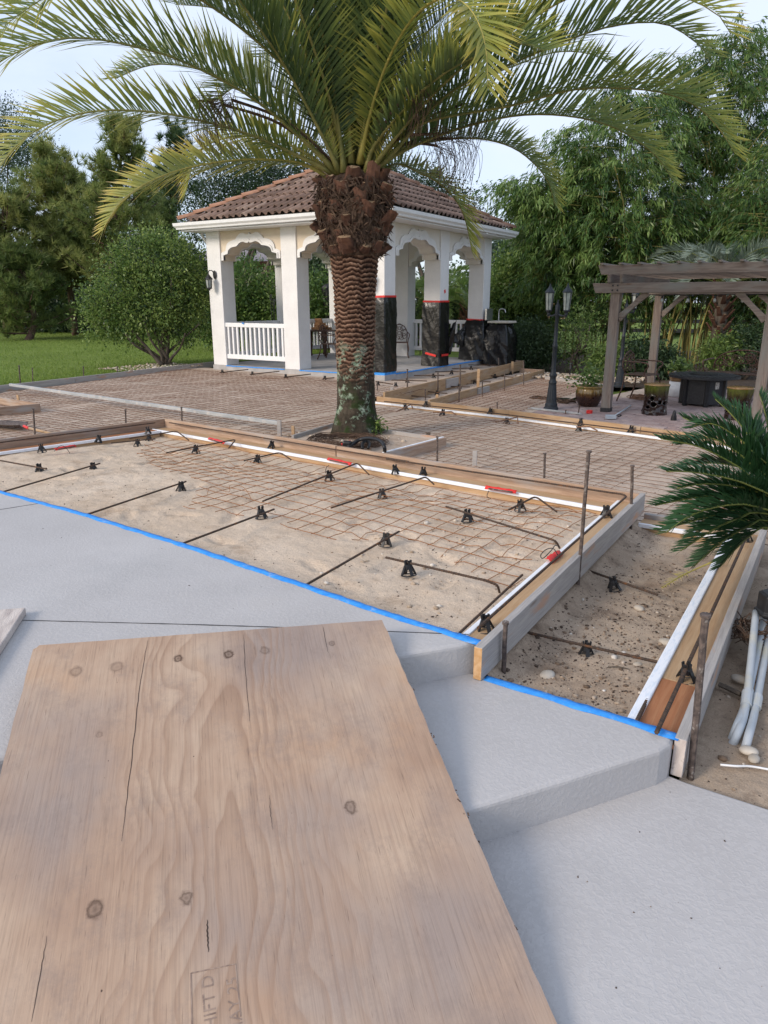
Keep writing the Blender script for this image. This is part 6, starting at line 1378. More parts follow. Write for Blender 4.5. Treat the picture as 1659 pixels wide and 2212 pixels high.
def img_frond(pts, theta, **kw):
    kw.setdefault('twist', -R(40)*math.cos(R(theta)))
    th = R(theta); d_ = RT*math.cos(th)+HD*math.sin(th); n_ = nrm(np.cross(d_, (0, 0, 1))); P = [at_plane(x, y, CC, n_) for x, y in pts]
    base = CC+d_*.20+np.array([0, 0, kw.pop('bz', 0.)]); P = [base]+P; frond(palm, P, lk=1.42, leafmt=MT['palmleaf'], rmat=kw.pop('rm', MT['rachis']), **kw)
FR = [
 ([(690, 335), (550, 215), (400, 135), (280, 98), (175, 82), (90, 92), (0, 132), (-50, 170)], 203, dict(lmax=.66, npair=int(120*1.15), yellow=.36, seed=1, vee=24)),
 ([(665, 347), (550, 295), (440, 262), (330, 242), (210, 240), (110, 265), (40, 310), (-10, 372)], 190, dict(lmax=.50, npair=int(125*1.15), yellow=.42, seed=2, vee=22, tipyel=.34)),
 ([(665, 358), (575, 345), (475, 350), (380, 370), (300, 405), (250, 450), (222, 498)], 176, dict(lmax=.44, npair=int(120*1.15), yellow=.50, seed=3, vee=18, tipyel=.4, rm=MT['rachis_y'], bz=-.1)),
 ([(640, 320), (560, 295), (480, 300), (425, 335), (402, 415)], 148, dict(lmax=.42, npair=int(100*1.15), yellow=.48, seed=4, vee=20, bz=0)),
 ([(700, 300), (620, 150), (535, 25), (470, -60), (380, -110), (250, -110)], 222, dict(lmax=.62, npair=int(120*1.15), yellow=.22, seed=5, vee=35)),
 ([(735, 300), (712, 140), (675, 0), (640, -100), (580, -190), (490, -240)], 240, dict(lmax=.60, npair=int(120*1.15), yellow=.20, seed=6, vee=40)),
 ([(748, 280), (744, 120), (741, 0), (735, -120)], 115, dict(lmax=.58, npair=int(100*1.15), yellow=.12, seed=7, vee=40)),
 ([(805, 320), (860, 250), (930, 180), (1010, 130), (1110, 95), (1180, 110)], -42, dict(lmax=.55, npair=int(105*1.15), yellow=.25, seed=8, vee=30)),
 ([(845, 335), (965, 205), (1100, 140), (1230, 85), (1330, 55), (1430, 50), (1495, 85), (1528, 118)], -14, dict(lmax=.50, npair=int(125*1.15), yellow=.30, seed=10, vee=30, tipyel=.22)),
 ([(870, 290), (1000, 190), (1130, 135), (1205, 112), (1280, 118), (1335, 152)], 30, dict(lmax=.42, npair=int(100*1.15), yellow=.28, seed=11, vee=35)),
 ([(860, 300), (930, 260), (1110, 227), (1230, 195), (1330, 190), (1430, 200), (1505, 230), (1555, 280), (1588, 332)], -6, dict(lmax=.46, npair=int(130*1.15), yellow=.36, seed=12, vee=42, tipyel=.22)),
 ([(845, 340), (955, 290), (1080, 255), (1180, 247), (1280, 260), (1355, 290), (1420, 340), (1452, 388)], 10, dict(lmax=.42, npair=int(120*1.15), yellow=.34, seed=13, vee=42, tipyel=.25)),
 ([(860, 325), (955, 302), (1040, 300), (1110, 320), (1160, 360), (1187, 400), (1198, 442)], 32, dict(lmax=.42, npair=int(110*1.15), yellow=.26, seed=14, vee=36)),
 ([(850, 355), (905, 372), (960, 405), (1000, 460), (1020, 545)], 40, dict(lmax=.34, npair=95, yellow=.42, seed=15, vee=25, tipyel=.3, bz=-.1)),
 ([(860, 290), (960, 180), (1070, 90), (1150, 40), (1230, -5), (1330, -30), (1420, -10)], -30, dict(lmax=.55, npair=int(120*1.15), yellow=.34, seed=16, vee=35)),
 ([(850, 240), (1000, 80), (1200, -60), (1380, -60), (1490, 0), (1545, 25), (1578, 72)], -20, dict(lmax=.48, npair=int(120*1.15), yellow=.42, seed=17, vee=30)),
 ([(700, 240), (520, 60), (330, -50), (170, -40), (80, 5), (10, 55)], 212, dict(lmax=.60, npair=int(110*1.15), yellow=.32, seed=18, vee=20)),
 ([(680, 310), (560, 210), (430, 150), (330, 140), (250, 170)], 160, dict(lmax=.50, npair=int(110*1.15), yellow=.15, seed=19, vee=35)),
 ([(700, 280), (640, 160), (560, 70), (470, 20), (380, 10)], 150, dict(lmax=.55, npair=int(110*1.15), yellow=.12, seed=20, vee=38)),
 ([(790, 260), (830, 120), (890, 10), (960, -80)], 55, dict(lmax=.55, npair=int(100*1.15), yellow=.12, seed=21, vee=38)),
 ([(770, 270), (785, 120), (800, 0), (820, -100)], 75, dict(lmax=.55, npair=95, yellow=.10, seed=22, vee=40)),
 ([(830, 300), (900, 210), (980, 130), (1070, 70), (1150, 60)], 45, dict(lmax=.5, npair=int(100*1.15), yellow=.15, seed=23, vee=36)),
]
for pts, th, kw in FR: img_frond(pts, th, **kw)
def arc_frond(theta, e0, e1, L, **kw):          # elevation falls from e0 to e1 along the frond
    kw.setdefault('twist', -R(30)*math.cos(R(theta)))
    th = R(theta); d_ = RT*math.cos(th)+HD*math.sin(th); p = CC+d_*.15+np.array([0, 0, kw.pop('bz', .1)]); P = [p.copy()]
    for i in range(9):
        u = (i+.5)/9; el = R(e0+(e1-e0)*u**1.6); p = p+(d_*math.cos(el)+np.array([0, 0, math.sin(el)]))*L/9; P.append(p.copy())
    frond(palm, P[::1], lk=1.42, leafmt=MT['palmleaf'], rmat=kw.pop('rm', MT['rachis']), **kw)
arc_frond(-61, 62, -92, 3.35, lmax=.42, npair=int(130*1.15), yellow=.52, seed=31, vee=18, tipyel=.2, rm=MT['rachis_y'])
arc_frond(-60, 72, 0, 3.6, lmax=.55, npair=int(110*1.15), yellow=.30, seed=32, vee=35)
arc_frond(-98, 80, 10, 3.4, lmax=.58, npair=int(110*1.15), yellow=.22, seed=33, vee=38)
arc_frond(-125, 68, -5, 3.6, lmax=.58, npair=int(110*1.15), yellow=.26, seed=34, vee=34)
for i, (th, e0, e1, L, y) in enumerate(((90, 75, 10, 3.4, .1), (60, 60, -10, 3.2, .12), (120, 62, -10, 3.3, .12), (135, 50, -20, 3.0, .15), (75, 45, -25, 2.9, .15), (100, 50, -25, 3.0, .15), (0, 82, 30, 3.4, .12), (180, 82, 25, 3.4, .14), (200, 74, 20, 3.5, .18), (-20, 72, 15, 3.4, .2), (-45, 84, 40, 3.0, .16), (215, 84, 40, 3.1, .15), (30, 70, 0, 3.3, .12), (160, 68, -5, 3.4, .12))):
    arc_frond(th, e0, e1, L, lmax=.56, npair=int(100*1.15), yellow=y, seed=50+i, vee=36)
# dried flower stalks
def dead_stalk(x, y, theta, seed, n=26):
    rg = np.random.default_rng(seed); th = R(theta); d_ = RT*math.cos(th)+HD*math.sin(th); n_ = nrm(np.cross(d_, (0, 0, 1))); tip = at_plane(x, y, CC, n_); m = MB(); base = CC+d_*.2+np.array([0, 0, .1])
    mid = (base+tip)/2+np.array([0, 0, .12]); m.tube(smooth_path([base, mid, tip], 6), .016, 5)
    for _ in range(n):
        a = tip+rg.normal(size=3)*np.array([.05, .05, .03]); q = a+d_*rg.uniform(0, .22)+rg.normal(size=3)*.07; L = rg.uniform(.25, .55); m.tube(smooth_path([a, q+np.array([0, 0, -.03]), q+d_*.06+np.array([0, 0, -L*.5]), q+rg.normal(size=3)*.04+np.array([0, 0, -L])], 3), .0028, 3)
    m.obj('dried_flower_stalk', MT['deadfib'], palm)
dead_stalk(478, 225, 185, 1, 40); dead_stalk(500, 215, 200, 7, 30); dead_stalk(945, 315, 15, 2); dead_stalk(978, 300, 22, 3); dead_stalk(930, 290, -10, 4); dead_stalk(890, 200, -40, 5, 34); dead_stalk(1000, 225, 5, 6, 18)

# ------------------------------------------------------------------ sago palm at the right edge
sg = empty('sago_palm'); tag(sg, 'dark green sago palm leaning in from the right edge', 'sago palm')
SC = np.array([.33, 4.35, .16]); MB().lathe([(.13, -.5), (.15, -.3), (.14, .0), (.10, .14), (.03, .20)], 16, (SC[0], SC[1], 0)).obj('trunk', MT['deadfib'], sg, True)
def sago_frond(pts, theta, seed, lm=.20, y=.15, **kw):
    th = R(theta); d_ = RT*math.cos(th)+HD*math.sin(th); n_ = nrm(np.cross(d_, (0, 0, 1))); P = [SC+np.array([0, 0, .02])]+[at_plane(x, yy, SC, n_) for x, yy in pts]
    frond(sg, P, lmax=lm, npair=kw.pop('npair', 120), leafmt=MT['sago'], rmat=MT['sagor'], yellow=y, vee=kw.pop('vee', 38), seed=seed, wid=.0105, sp0=.12, tipfrac=.32, ang0=66, ang1=34, droopk=.10, r0=.009, tipyel=.05, **kw)
MT['sagor'] = mk('sago_rachis', (.10, .13, .03), (.19, .20, .05), 6, bump=.1, rough=.45)
for i, (pts, th) in enumerate((
    ([(1655, 1010), (1620, 945), (1580, 895), (1545, 862)], 150), ([(1660, 1030), (1610, 985), (1545, 935), (1475, 902)], 165), ([(1655, 1050), (1590, 1005), (1510, 965), (1428, 948)], 185), ([(1650, 1062), (1580, 1035), (1500, 1020), (1440, 1018)], 196),
    ([(1655, 1080), (1580, 1068), (1500, 1075), (1415, 1092)], 190), ([(1655, 1095), (1590, 1100), (1510, 1122), (1425, 1145)], 188), ([(1660, 1110), (1600, 1118), (1540, 1145), (1470, 1190)], 192), ([(1665, 1125), (1620, 1135), (1560, 1170), (1500, 1222)], 186),
    ([(1670, 1000), (1660, 930), (1650, 880), (1640, 850)], 120), ([(1665, 1040), (1600, 1010), (1540, 1000), (1480, 1005)], 170), ([(1668, 1020), (1640, 960), (1610, 925), (1590, 905)], 140), ([(1660, 1095), (1600, 1075), (1530, 1085), (1455, 1120)], 178))):
    sago_frond(pts, th, 100+i)
for i, (pts, th) in enumerate((([(1655, 1000), (1600, 950), (1540, 915), (1490, 925)], 172), ([(1655, 1070), (1585, 1050), (1520, 1045), (1462, 1055)], 192), ([(1655, 1100), (1580, 1090), (1500, 1110), (1440, 1150)], 195), ([(1660, 1030), (1590, 975), (1530, 945), (1470, 960)], 178), ([(1665, 990), (1620, 915), (1590, 880), (1575, 875)], 135), ([(1660, 1120), (1600, 1110), (1545, 1125), (1490, 1165)], 182), ([(1668, 1140), (1630, 1150), (1590, 1185), (1555, 1225)], 180))): sago_frond(pts, th, 180+i)
for i, th in enumerate((0, 40, 75, -30, -60, 100, 250, 280)):
    d_ = RT*math.cos(R(th))+HD*math.sin(R(th)); P = [SC+d_*r_+np.array([0, 0, h_]) for r_, h_ in ((0, .02), (.2, .25), (.42, .36), (.62, .33), (.8, .2))]; frond(sg, P, lmax=.19, npair=90, leafmt=MT['sago'], rmat=MT['sagor'], yellow=.15, vee=38, seed=130+i, wid=.0085, sp0=.12, ang0=70, ang1=32, droopk=.1, r0=.009, tipyel=.05)
# fallen dry sago leaf
P = [at_z(x, y, z) for x, y, z in ((1560, 1205, -.10), (1520, 1222, -.16), (1470, 1245, -.2), (1430, 1270, -.22))]; frond(sg, P, lmax=.07, npair=16, leafmt=MT['palmleaf'], rmat=MT['rachis_y'], yellow=.6, vee=20, seed=160, wid=.006, sp0=.3, r0=.004)

# ------------------------------------------------------------------ shrubs and trees
def ell(x, y, rx, ry, D, rz=None):
    c = at_d(x, y, D); s_ = D/1534./.96; return (c, rx*s_, (rz if rz is not None else max(rx, ry)*.8)*s_, ry*s_)
def clumps(es, n_cl, per, csz, rg, shell=.55, gap=None):
    vol = np.array([e_[1]*e_[3] for e_ in es]); pr_ = vol/vol.sum(); idx = rg.choice(len(es), n_cl, p=pr_); u = rg.normal(size=(n_cl, 3)); u /= np.linalg.norm(u, axis=1, keepdims=True); r_ = shell+(1-shell)*rg.random(n_cl)**.5; r_ *= np.where(rg.random(n_cl) < .22, rg.uniform(.2, .9, n_cl), 1)
    C = np.array([e_[0] for e_ in es])[idx]; ax = np.array([[e_[1], e_[2], e_[3]] for e_ in es])[idx]; loc = u*r_[:, None]*ax; X = C+RT*loc[:, :1]+HD*loc[:, 1:2]+np.array([0, 0, 1.])*loc[:, 2:3]
    out = RT*u[:, :1]+HD*u[:, 1:2]+np.array([0, 0, 1.])*u[:, 2:3]
    P = np.repeat(X, per, 0)+rg.normal(size=(n_cl*per, 3))*csz; return X, out, P, np.repeat(out, per, 0)
def crown(name, parent, es, n_cl, per, csz, L, W, mt, seed, up=.2, tone=.45, zmin=None, droop=.12, tv=.16):
    rg = np.random.default_rng(seed); X, out, P, O = clumps(es, n_cl, per, csz, rg); n = len(P); D = O*.6+rg.normal(size=(n, 3))*.65; D[:, 2] += up
    lc = np.clip(np.repeat(rg.normal(tone, tv, n_cl), per)+rg.normal(0, .12, n), 0, 1)
    if zmin is not None: k_ = P[:, 2] > zmin; P, D, lc = P[k_], D[k_], lc[k_]; n = len(P)
    return link(name, leaf_mesh(name, P, D, L*rg.uniform(.65, 1.25, n), W*rg.uniform(.7, 1.2, n), lc, MT[mt], droop), parent)
def stems(parent, base, tops, r0, mt, nm='stem', seed=0, wob=.1):
    rg = np.random.default_rng(seed)
    for t_ in tops:
        b = np.array(base)+rg.normal(size=3)*np.array([.08, .08, 0]); t_ = np.array(t_); q = [b]+[b+(t_-b)*f+rg.normal(size=3)*wob*np.array([1, 1, .3]) for f in (.3, .6)]+[t_]; MB().tube(smooth_path(q, 4), list(np.linspace(r0, r0*.25, 13)), 6).obj(nm, MT[mt], parent, True)
# round shrub left of the gazebo
SD = 18.9; e = empty('round_shrub'); tag(e, 'big round evergreen shrub left of the gazebo', 'shrub'); b = at_z(355, 790, -.22)
ES = [ell(315, 645, 98, 68, SD), ell(212, 648, 34, 40, SD), ell(405, 595, 42, 48, SD), ell(262, 585, 44, 42, SD), ell(438, 640, 26, 48, SD), ell(330, 515, 22, 22, SD), ell(205, 710, 28, 26, SD), ell(350, 580, 85, 65, SD), ell(250, 672, 62, 62, SD), ell(390, 655, 62, 80, SD), ell(320, 690, 95, 40, SD), ell(300, 560, 45, 40, SD), ell(365, 535, 35, 35, SD)]
stems(e, b, [at_d(x, y, SD+d_) for x, y, d_ in ((250, 640, -.4), (290, 600, .3), (330, 560, 0), (370, 600, -.5), (410, 640, .3), (230, 700, .5), (430, 700, -.4), (310, 690, -.8), (270, 720, -.6), (400, 720, -.7))], .055, 'bark', 'trunk', 3)
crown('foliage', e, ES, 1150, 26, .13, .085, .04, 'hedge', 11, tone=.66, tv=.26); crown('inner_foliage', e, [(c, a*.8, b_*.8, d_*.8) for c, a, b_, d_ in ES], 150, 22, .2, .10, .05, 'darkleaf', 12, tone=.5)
# pines
def pine(lb, base, top, spread, seed, nb=34, tone=.5, D=37, z0f=.25, mt='needle', tuft=.42):
    rg = np.random.default_rng(seed); e = empty('pine_tree'); tag(e, lb, 'pine tree', 'pines beyond the lawn'); base, top = np.array(base), np.array(top); ax = top-base; pts = smooth_path([base, base+ax*.4+rg.normal(size=3)*.15, base+ax*.75+rg.normal(size=3)*.12, top], 5); MB().tube(pts, list(np.linspace(.17, .03, len(pts))), 8).obj('trunk', MT['bark_red'], e, True)
    Vn = []; br = MB(); lcs = []
    for i in range(nb):
        f = z0f+(1-z0f)*(i+.5)/nb; p = base+ax*f; a = rg.uniform(0, 6.28); L = spread*(1.08-f)**.75*rg.uniform(.6, 1.1)+.25; d_ = nrm(np.array([math.cos(a), math.sin(a), rg.uniform(.15, .75)])); tip = p+d_*L+np.array([0, 0, .10*L]); mid = p+d_*L*.5-np.array([0, 0, .06*L]); pp = smooth_path([p, mid, tip], 4); br.tube(pp, list(np.linspace(.05, .012, len(pp))), 4)
        nt_ = int(9+L*9); tone_b = rg.normal(tone, .14)
        for k_ in range(nt_):
            s_ = rg.uniform(.28, 1.05); c = pp[min(int(s_*(len(pp)-1)), len(pp)-1)]+rg.normal(size=3)*np.array([.28, .28, .2])*(.5+.5*L/3); dd = nrm(d_*.5+rg.normal(size=3)*.5+np.array([0, 0, .75])); nn_ = 24; r_ = nrm_rows(dd+rg.normal(size=(nn_, 3))*.62); Ln = tuft*rg.uniform(.6, 1.05, nn_)[:, None]; sd_ = nrm_rows(np.cross(r_, rg.normal(size=(nn_, 3))))*.020
            Vn.append(np.stack([c-sd_, c+sd_, c+r_*Ln], 1).reshape(-1, 3)); lcs.append(np.repeat(np.clip(tone_b+rg.normal(0, .1, nn_), 0, 1), 3))
    V = np.concatenate(Vn); br.obj('branches', MT['bark_red'], e, True); link('crown', np_mesh('crown', V, np.arange(len(V)).reshape(-1, 3), MT[mt], np.concatenate(lcs)), e)
pine('young pine with a slim leaning trunk at the lawn edge', at_z(163, 724, -.22), at_d(95, 330, 35), 3.4, 1, 54, .68)
pine('tall pine rising above the round shrub', at_d(232, 720, 33), at_d(268, 272, 33), 2.9, 2, 56, .58)
pine('pine with upswept tips between the two taller ones', at_d(215, 720, 36), at_d(165, 385, 36), 3.0, 3, 44, .62)
pine('pine at the left picture edge', at_d(15, 720, 33), at_d(10, 420, 33), 3.4, 4, 44, .62)
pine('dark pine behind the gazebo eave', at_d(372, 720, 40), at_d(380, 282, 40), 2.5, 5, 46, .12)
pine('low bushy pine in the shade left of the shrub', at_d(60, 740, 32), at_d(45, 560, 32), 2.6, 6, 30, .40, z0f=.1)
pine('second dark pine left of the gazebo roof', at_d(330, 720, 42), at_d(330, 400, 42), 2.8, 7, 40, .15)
def bush(name, lb, es, n_cl, per, L, W, mt, seed, cat='shrub', group=None, tone=.45, csz=.2, up=.15, trunkp=None, droop=.12, tv=.16):
    e = empty(name); tag(e, lb, cat, group); lo = min(es, key=lambda q: q[0][2]-q[3]); b = np.array([lo[0][0], lo[0][1], trunkp if trunkp is not None else -.5]); stems(e, b, [q[0] for q in es[:6]], .05 if cat != 'tree' else .16, 'bark', 'trunk', seed); crown('crown', e, es, n_cl, per, csz, L, W, mt, seed, up, tone, droop=droop, tv=tv); return e
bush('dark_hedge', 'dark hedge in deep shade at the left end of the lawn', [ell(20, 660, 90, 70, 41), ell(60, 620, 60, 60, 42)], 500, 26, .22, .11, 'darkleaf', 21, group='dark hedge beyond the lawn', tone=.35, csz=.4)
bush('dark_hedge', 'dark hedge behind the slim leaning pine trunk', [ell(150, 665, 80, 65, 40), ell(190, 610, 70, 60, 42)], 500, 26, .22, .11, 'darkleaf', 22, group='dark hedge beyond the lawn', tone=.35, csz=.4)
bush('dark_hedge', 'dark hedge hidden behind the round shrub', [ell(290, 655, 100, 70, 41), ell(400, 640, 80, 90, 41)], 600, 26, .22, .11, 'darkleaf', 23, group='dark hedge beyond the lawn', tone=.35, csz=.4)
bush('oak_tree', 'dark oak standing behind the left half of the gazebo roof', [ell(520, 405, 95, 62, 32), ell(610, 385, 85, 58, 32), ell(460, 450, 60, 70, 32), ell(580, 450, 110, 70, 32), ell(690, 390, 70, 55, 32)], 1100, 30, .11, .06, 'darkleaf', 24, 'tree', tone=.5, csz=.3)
bush('oak_tree', 'pale distant tree at the upper left edge', [ell(15, 290, 45, 60, 70), ell(60, 330, 50, 50, 70), ell(-30, 350, 60, 90, 70)], 700, 24, .2, .11, 'farleaf', 25, 'tree', csz=.5)
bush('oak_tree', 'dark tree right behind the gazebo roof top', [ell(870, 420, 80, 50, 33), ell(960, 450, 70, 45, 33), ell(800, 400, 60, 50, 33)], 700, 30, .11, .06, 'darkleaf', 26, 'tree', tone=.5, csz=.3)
for i, (x, y, rx, ry, lb, tn) in enumerate(((530, 640, 42, 75, 'hedge bush seen through the left gazebo arch', .35), (590, 650, 40, 60, 'feathery light bush by the iron stand behind the gazebo', .55), (690, 660, 35, 60, 'hedge bush seen through the second gazebo arch', .35), (470, 660, 40, 70, 'hedge bush behind the left gazebo column', .3), (760, 650, 50, 70, 'hedge bush behind the palm trunk and gazebo', .35))):
    bush('hedge_bush', lb, [ell(x, y, rx, ry, 25.5), ell(x, y+30, rx, ry*.6, 25.2)], 230, 26, .15, .06, 'hedge', 30+i, group='hedge behind the gazebo', tone=tn, csz=.2)
bush('oak_tree', 'small dark tree above the hedge, through the second arch', [ell(690, 570, 30, 45, 28), ell(705, 600, 30, 30, 28)], 160, 22, .14, .07, 'darkleaf', 37, 'tree', tone=.6, csz=.2)
bush('hedge_bush', 'glossy tall hedge right of the gazebo', [ell(1110, 625, 58, 70, 24), ell(1100, 690, 55, 60, 24), ell(1150, 610, 45, 50, 24), ell(1165, 680, 48, 70, 24)], 620, 30, .14, .075, 'hedge', 41, tone=.55, csz=.2)
bush('hedge_bush', 'hedge seen between the gazebo side columns', [ell(960, 660, 90, 70, 29), ell(900, 680, 60, 60, 29), ell(1030, 650, 60, 70, 29)], 420, 26, .16, .08, 'darkleaf', 42, tone=.7, csz=.25)
bush('fern_shrub', 'dark blue green feathery shrub behind the lower step form', [ell(1140, 745, 52, 48, 20.6), ell(1115, 765, 40, 30, 20.4), ell(1165, 755, 30, 38, 20.4)], 420, 26, .10, .03, 'darkleaf', 43, tone=.75, csz=.14, droop=.3)
bush('far_tree', 'hazy far tree right of the gazebo eave', [ell(1090, 560, 60, 40, 60), ell(1140, 545, 50, 45, 62)], 300, 20, .35, .2, 'farleaf', 44, 'tree', csz=.5); bush('far_tree', 'hazy far tree behind the orange house', [ell(1190, 560, 60, 60, 65), ell(1230, 600, 60, 50, 65)], 260, 20, .35, .2, 'farleaf', 45, 'tree', csz=.5)
bush('twiggy_shrub', 'sparse twiggy shrub behind the round glazed pot', [ell(1250, 735, 38, 50, 19.5), ell(1235, 700, 22, 40, 19.5), ell(1275, 700, 18, 30, 19.5)], 130, 16, .09, .028, 'hedge', 46, tone=.55, csz=.14)
b = at_d(1250, 790, 19.5); tw = empty('bare_twigs', (0, 0, 0)); tag(tw, 'bare upright twigs rising through the sparse shrub', 'twigs'); stems(tw, b, [at_d(1250+dx, 690+abs(dx)*.4+dy, 19.5) for dx, dy in ((-40, 10), (-25, -10), (-10, 0), (0, -15), (12, 0), (25, 5), (38, 15), (-52, 40), (50, 40))], .012, 'bark', 'twig', 4, .15)
for i, (x, y, rx, ry, lb) in enumerate(((1380, 770, 40, 35, 'low dark shrub behind the farther lamp post'), (1310, 775, 28, 28, 'low green shrub left of the front pergola post'), (1620, 745, 45, 45, 'fern like shrub behind the cast bench'), (1560, 760, 30, 26, 'low ferns around the palm trunk behind the pergola'), (1430, 780, 26, 20, 'low ferns behind the back pergola post'))):
    bush('low_shrub', lb, [ell(x, y, rx, ry, 18.3), ell(x+10, y+12, rx*.8, ry*.6, 18.1)], 150, 22, .13, .035, 'darkleaf' if i % 2 == 0 else 'hedge', 60+i, group='low shrubs behind the pergola', tone=.6, csz=.14, droop=.3)
# bamboo
def bamboo(lb, es, base, ncul, nspray, seed, tone=.45, D=23):
    rg = np.random.default_rng(seed); e = empty('bamboo_clump'); tag(e, lb, 'bamboo', 'bamboo screen behind the pergola'); X, out, _, _ = clumps(es, nspray, 1, .1, rg, .35); b = np.array(base)
    for i in range(ncul):
        q = b+np.array([rg.normal()*.55, rg.normal()*.45, 0]); t_ = X[rg.integers(len(X))]; t_ = np.array([t_[0], t_[1], t_[2]]); hh = max(t_[2], 3.); pts = smooth_path([q, q+(t_-q)*np.array([.08, .08, .35]), q+(t_-q)*np.array([.4, .4, .75]), t_], 4); MB().tube(pts, list(np.linspace(rg.uniform(.022, .036), .008, len(pts))), 6).obj('culm', MT['culm'], e, True)
    n = 38; Ps, Ds, lc, br = [], [], [], MB()
    for x, o_ in zip(X, out):
        h_ = nrm(np.array([o_[0], o_[1], 0])*.8+np.append(rg.normal(size=2)*.7, 0)); L = rg.uniform(.5, 1.05); u = rg.random(n)**.7; p = x+np.outer(u, h_)*L+np.outer(np.sin(u*2.2)*.25-u**2*.42*rg.uniform(.6, 1.4), [0, 0, 1.])*L+rg.normal(size=(n, 3))*.055; Ps.append(p); tn = rg.normal(tone, .24)
        d_ = h_*.75+rg.normal(size=(n, 3))*.45; d_[:, 2] -= .55+.5*u; Ds.append(d_); lc.append(np.clip(tn+rg.normal(0, .12, n)+.12*u, 0, 1))
        br.tube([x-h_*.3, x+h_*L*.5+np.array([0, 0, .10*L]), x+h_*L+np.array([0, 0, -.22*L])], [.006, .004, .002], 3)
    P = np.concatenate(Ps); Dm = np.concatenate(Ds); m_ = len(P); link('foliage', leaf_mesh('foliage', P, Dm, .205*rg.uniform(.6, 1.2, m_), .036*rg.uniform(.8, 1.2, m_), np.concatenate(lc), MT['bambooleaf'], .1), e); tag(br.obj('branchlets', MT['culm'], e), kind='stuff')
bamboo('arching bamboo clump nearest the gazebo with tips leaning left', [ell(1225, 445, 85, 90, 22.5), ell(1165, 440, 55, 48, 22.5), ell(1115, 412, 38, 22, 22.5), ell(1250, 340, 42, 60, 22.5), ell(1240, 560, 95, 90, 22.5), ell(1200, 500, 60, 70, 22.5), ell(1195, 610, 55, 60, 22.5)], at_d(1270, 780, 22.5), 12, 820, 1, .55)
bamboo('middle bamboo clump behind the pergola left end', [ell(1350, 340, 85, 110, 22), ell(1350, 480, 120, 130, 22), ell(1335, 225, 45, 60, 22), ell(1310, 560, 80, 110, 22), ell(1400, 580, 80, 90, 22), ell(1330, 650, 80, 70, 22)], at_d(1340, 780, 22), 14, 980, 2, .42)
bamboo('tall bamboo clump on the right reaching highest', [ell(1560, 230, 80, 120, 24), ell(1605, 120, 55, 70, 24), ell(1540, 390, 110, 120, 24), ell(1470, 300, 60, 120, 24), ell(1475, 160, 26, 40, 24), ell(1645, 300, 50, 190, 24)], at_d(1500, 785, 23), 12, 900, 3, .42)
bamboo('dense bamboo clump with visible yellow canes behind the fire table', [ell(1500, 520, 110, 110, 22.5), ell(1430, 520, 70, 100, 22.5), ell(1590, 540, 90, 110, 22.5), ell(1480, 640, 60, 50, 22.5)], at_d(1470, 785, 21.5), 26, 720, 4, .38)
bamboo('bamboo clump at the right picture edge', [ell(1640, 520, 60, 130, 20.5), ell(1660, 640, 50, 90, 20.5), ell(1620, 690, 40, 60, 20.5), ell(1690, 450, 60, 150, 21)], at_d(1650, 790, 20.5), 10, 520, 5, .42)
# feather palms (grey green) behind pergola and behind gazebo
def fan_palm(lb, base, z, nfr, Lr, seed, mt='silverleaf', tone=.5, lmax=.42, arc=(70, -25)):
    rg = np.random.default_rng(seed); e = empty('pindo_palm'); tag(e, lb, 'palm tree'); b = np.array(base); c = np.array([b[0], b[1], z]); m = MB(); MB().tube([b, b+(c-b)*.5, c], [.2, .18, .16], 10).obj('trunk', MT['bark'], e, True)
    bm_ = boot_mesh(seed, .28, .06, .03)
    for i in range(34):
        a = i*2.4; h_ = b[2]+(z-b[2])*(.3+.7*i/34); o = link('leaf_base', bm_, e); out = np.array([math.cos(a), math.sin(a), 0]); yv = nrm(out*.6+np.array([0, 0, .8])); xv = np.array([-math.sin(a), math.cos(a), 0]); o.matrix_world = Matrix((xv, yv, np.cross(xv, yv))).transposed().to_4x4(); o.location = (c[0]+out[0]*.15, c[1]+out[1]*.15, h_)
    for i in range(nfr):
        a = 2.399*i; d_ = np.array([math.cos(a), math.sin(a), 0]); e0 = arc[0]-45*(i/nfr)+rg.uniform(-8, 8); p = c.copy(); P = [p.copy()]; L = Lr*rg.uniform(.8, 1.1); e1 = arc[1]-45*(i/nfr)
        for k_ in range(8): u = (k_+.5)/8; el = R(e0+(e1-e0)*u**1.3); p = p+(d_*math.cos(el)+np.array([0, 0, math.sin(el)]))*L/8; P.append(p.copy())
        frond(e, P, lmax=lmax, npair=58, leafmt=MT[mt], rmat=MT['sagor'], yellow=tone+rg.normal(0, .08), vee=42, seed=seed*100+i, wid=.026, sp0=.22, ang0=60, ang1=30, droopk=.12, r0=.018, tipyel=.1)
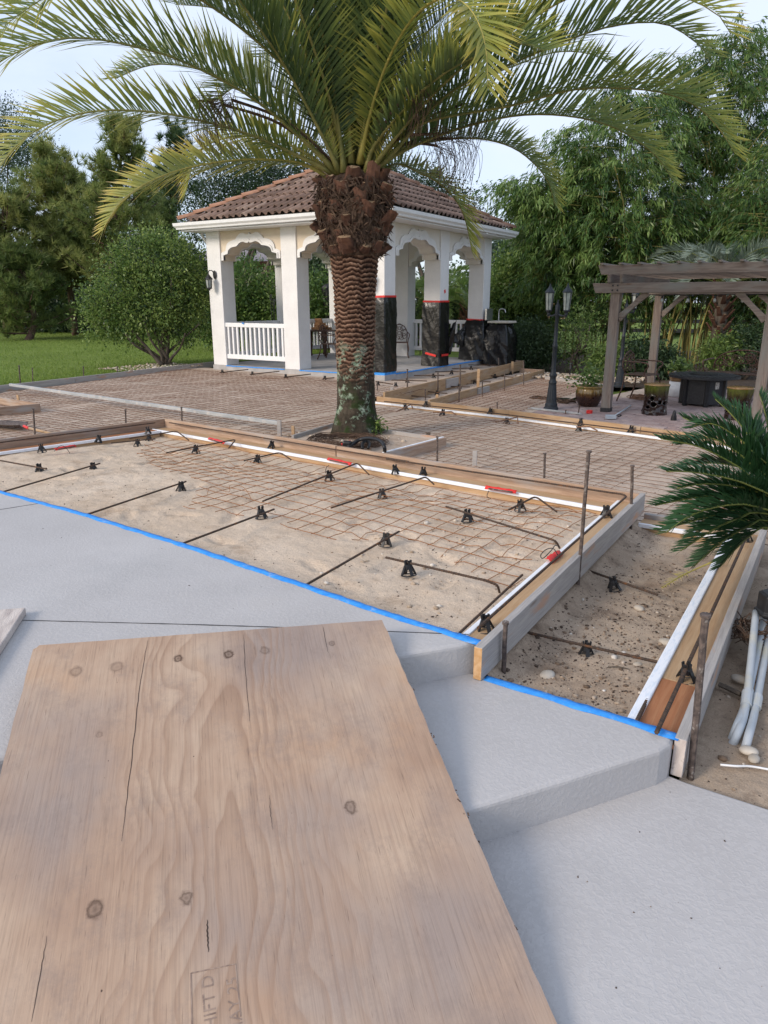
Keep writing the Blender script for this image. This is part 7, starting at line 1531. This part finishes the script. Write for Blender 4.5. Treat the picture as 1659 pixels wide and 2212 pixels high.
fan_palm('grey green pindo palm rising behind the pergola', at_d(1545, 775, 19.5), 1.75, 30, 2.3, 3, lmax=.55, tone=.6)
fan_palm('green feather palm seen through the gazebo side arch', at_d(930, 740, 27), 1.2, 20, 2.4, 5, 'hedge', .5, .5); fan_palm('feather palm behind the far gazebo column', at_d(1010, 740, 26), 1.1, 18, 2.3, 6, 'hedge', .45, .5)
# lawn blades
rg = np.random.default_rng(77); N_ = 90000; X = -14.4-rg.random(N_)**1.6*26; Y = rg.uniform(3, 34, N_); P = np.stack([X, Y, lawn_z(X, Y)-.01], 1); D = rg.normal(size=(N_, 3))*.45; D[:, 2] = 1
link('grass', leaf_mesh('grass', P, D, .085*rg.uniform(.5, 1.3, N_), .016, np.clip(rg.normal(.45, .2, N_), 0, 1), MT['grassblade'], .1))['kind'] = 'stuff'
# low weeds on the trunk foot and dry mulch in the planter
tag(link('moss_tuft', leaf_mesh('moss_tuft', *tufts(160, tuple(np.array([*PB, -.12])+RT*.27-HD*.15), (.10, .08, .10), .06, .03, .3, 8), MT['hedge']), palm), kind='stuff')
tangle((pcx-.05, pcy-.25, LB-.04), 60, .55, .05, .003, 'deadfib', 31, 'mulch', 'brown root mulch in front of the palm trunk', 'mulch')['kind'] = 'stuff'

P_, s_ = scat(60, -.7, 1.2, .6, 2.4, lambda X, Y: LC+0*X, .0015, .006); pebbles('soil_crumbs', P_, s_, MT['crumb'], 41)
P_, s_ = scat(40, -4.8, -1.6, 2.2, 2.75, lambda X, Y: 0*X, .0015, .005); pebbles('soil_crumbs', P_, s_, MT['crumb'], 42)

# splintered, soil-stained right edge of the plywood
m = MB(); rg = np.random.default_rng(55)
for _ in range(60):
    f_ = np.clip(rg.normal(.52, .14), .05, .98); y_ = -PL*f_; x_ = PLYW-slope*PL*f_+rg.normal()*.006-.003; sz_ = rg.uniform(.0015, .0045)
    m.box((x_, y_, rg.uniform(-.012, .001)), (sz_, sz_*rg.uniform(1, 3.5), sz_*.6), rg.uniform(-.5, .5))
tag(m.obj('edge_splinters', MT['deadfib'], ply), kind='stuff')
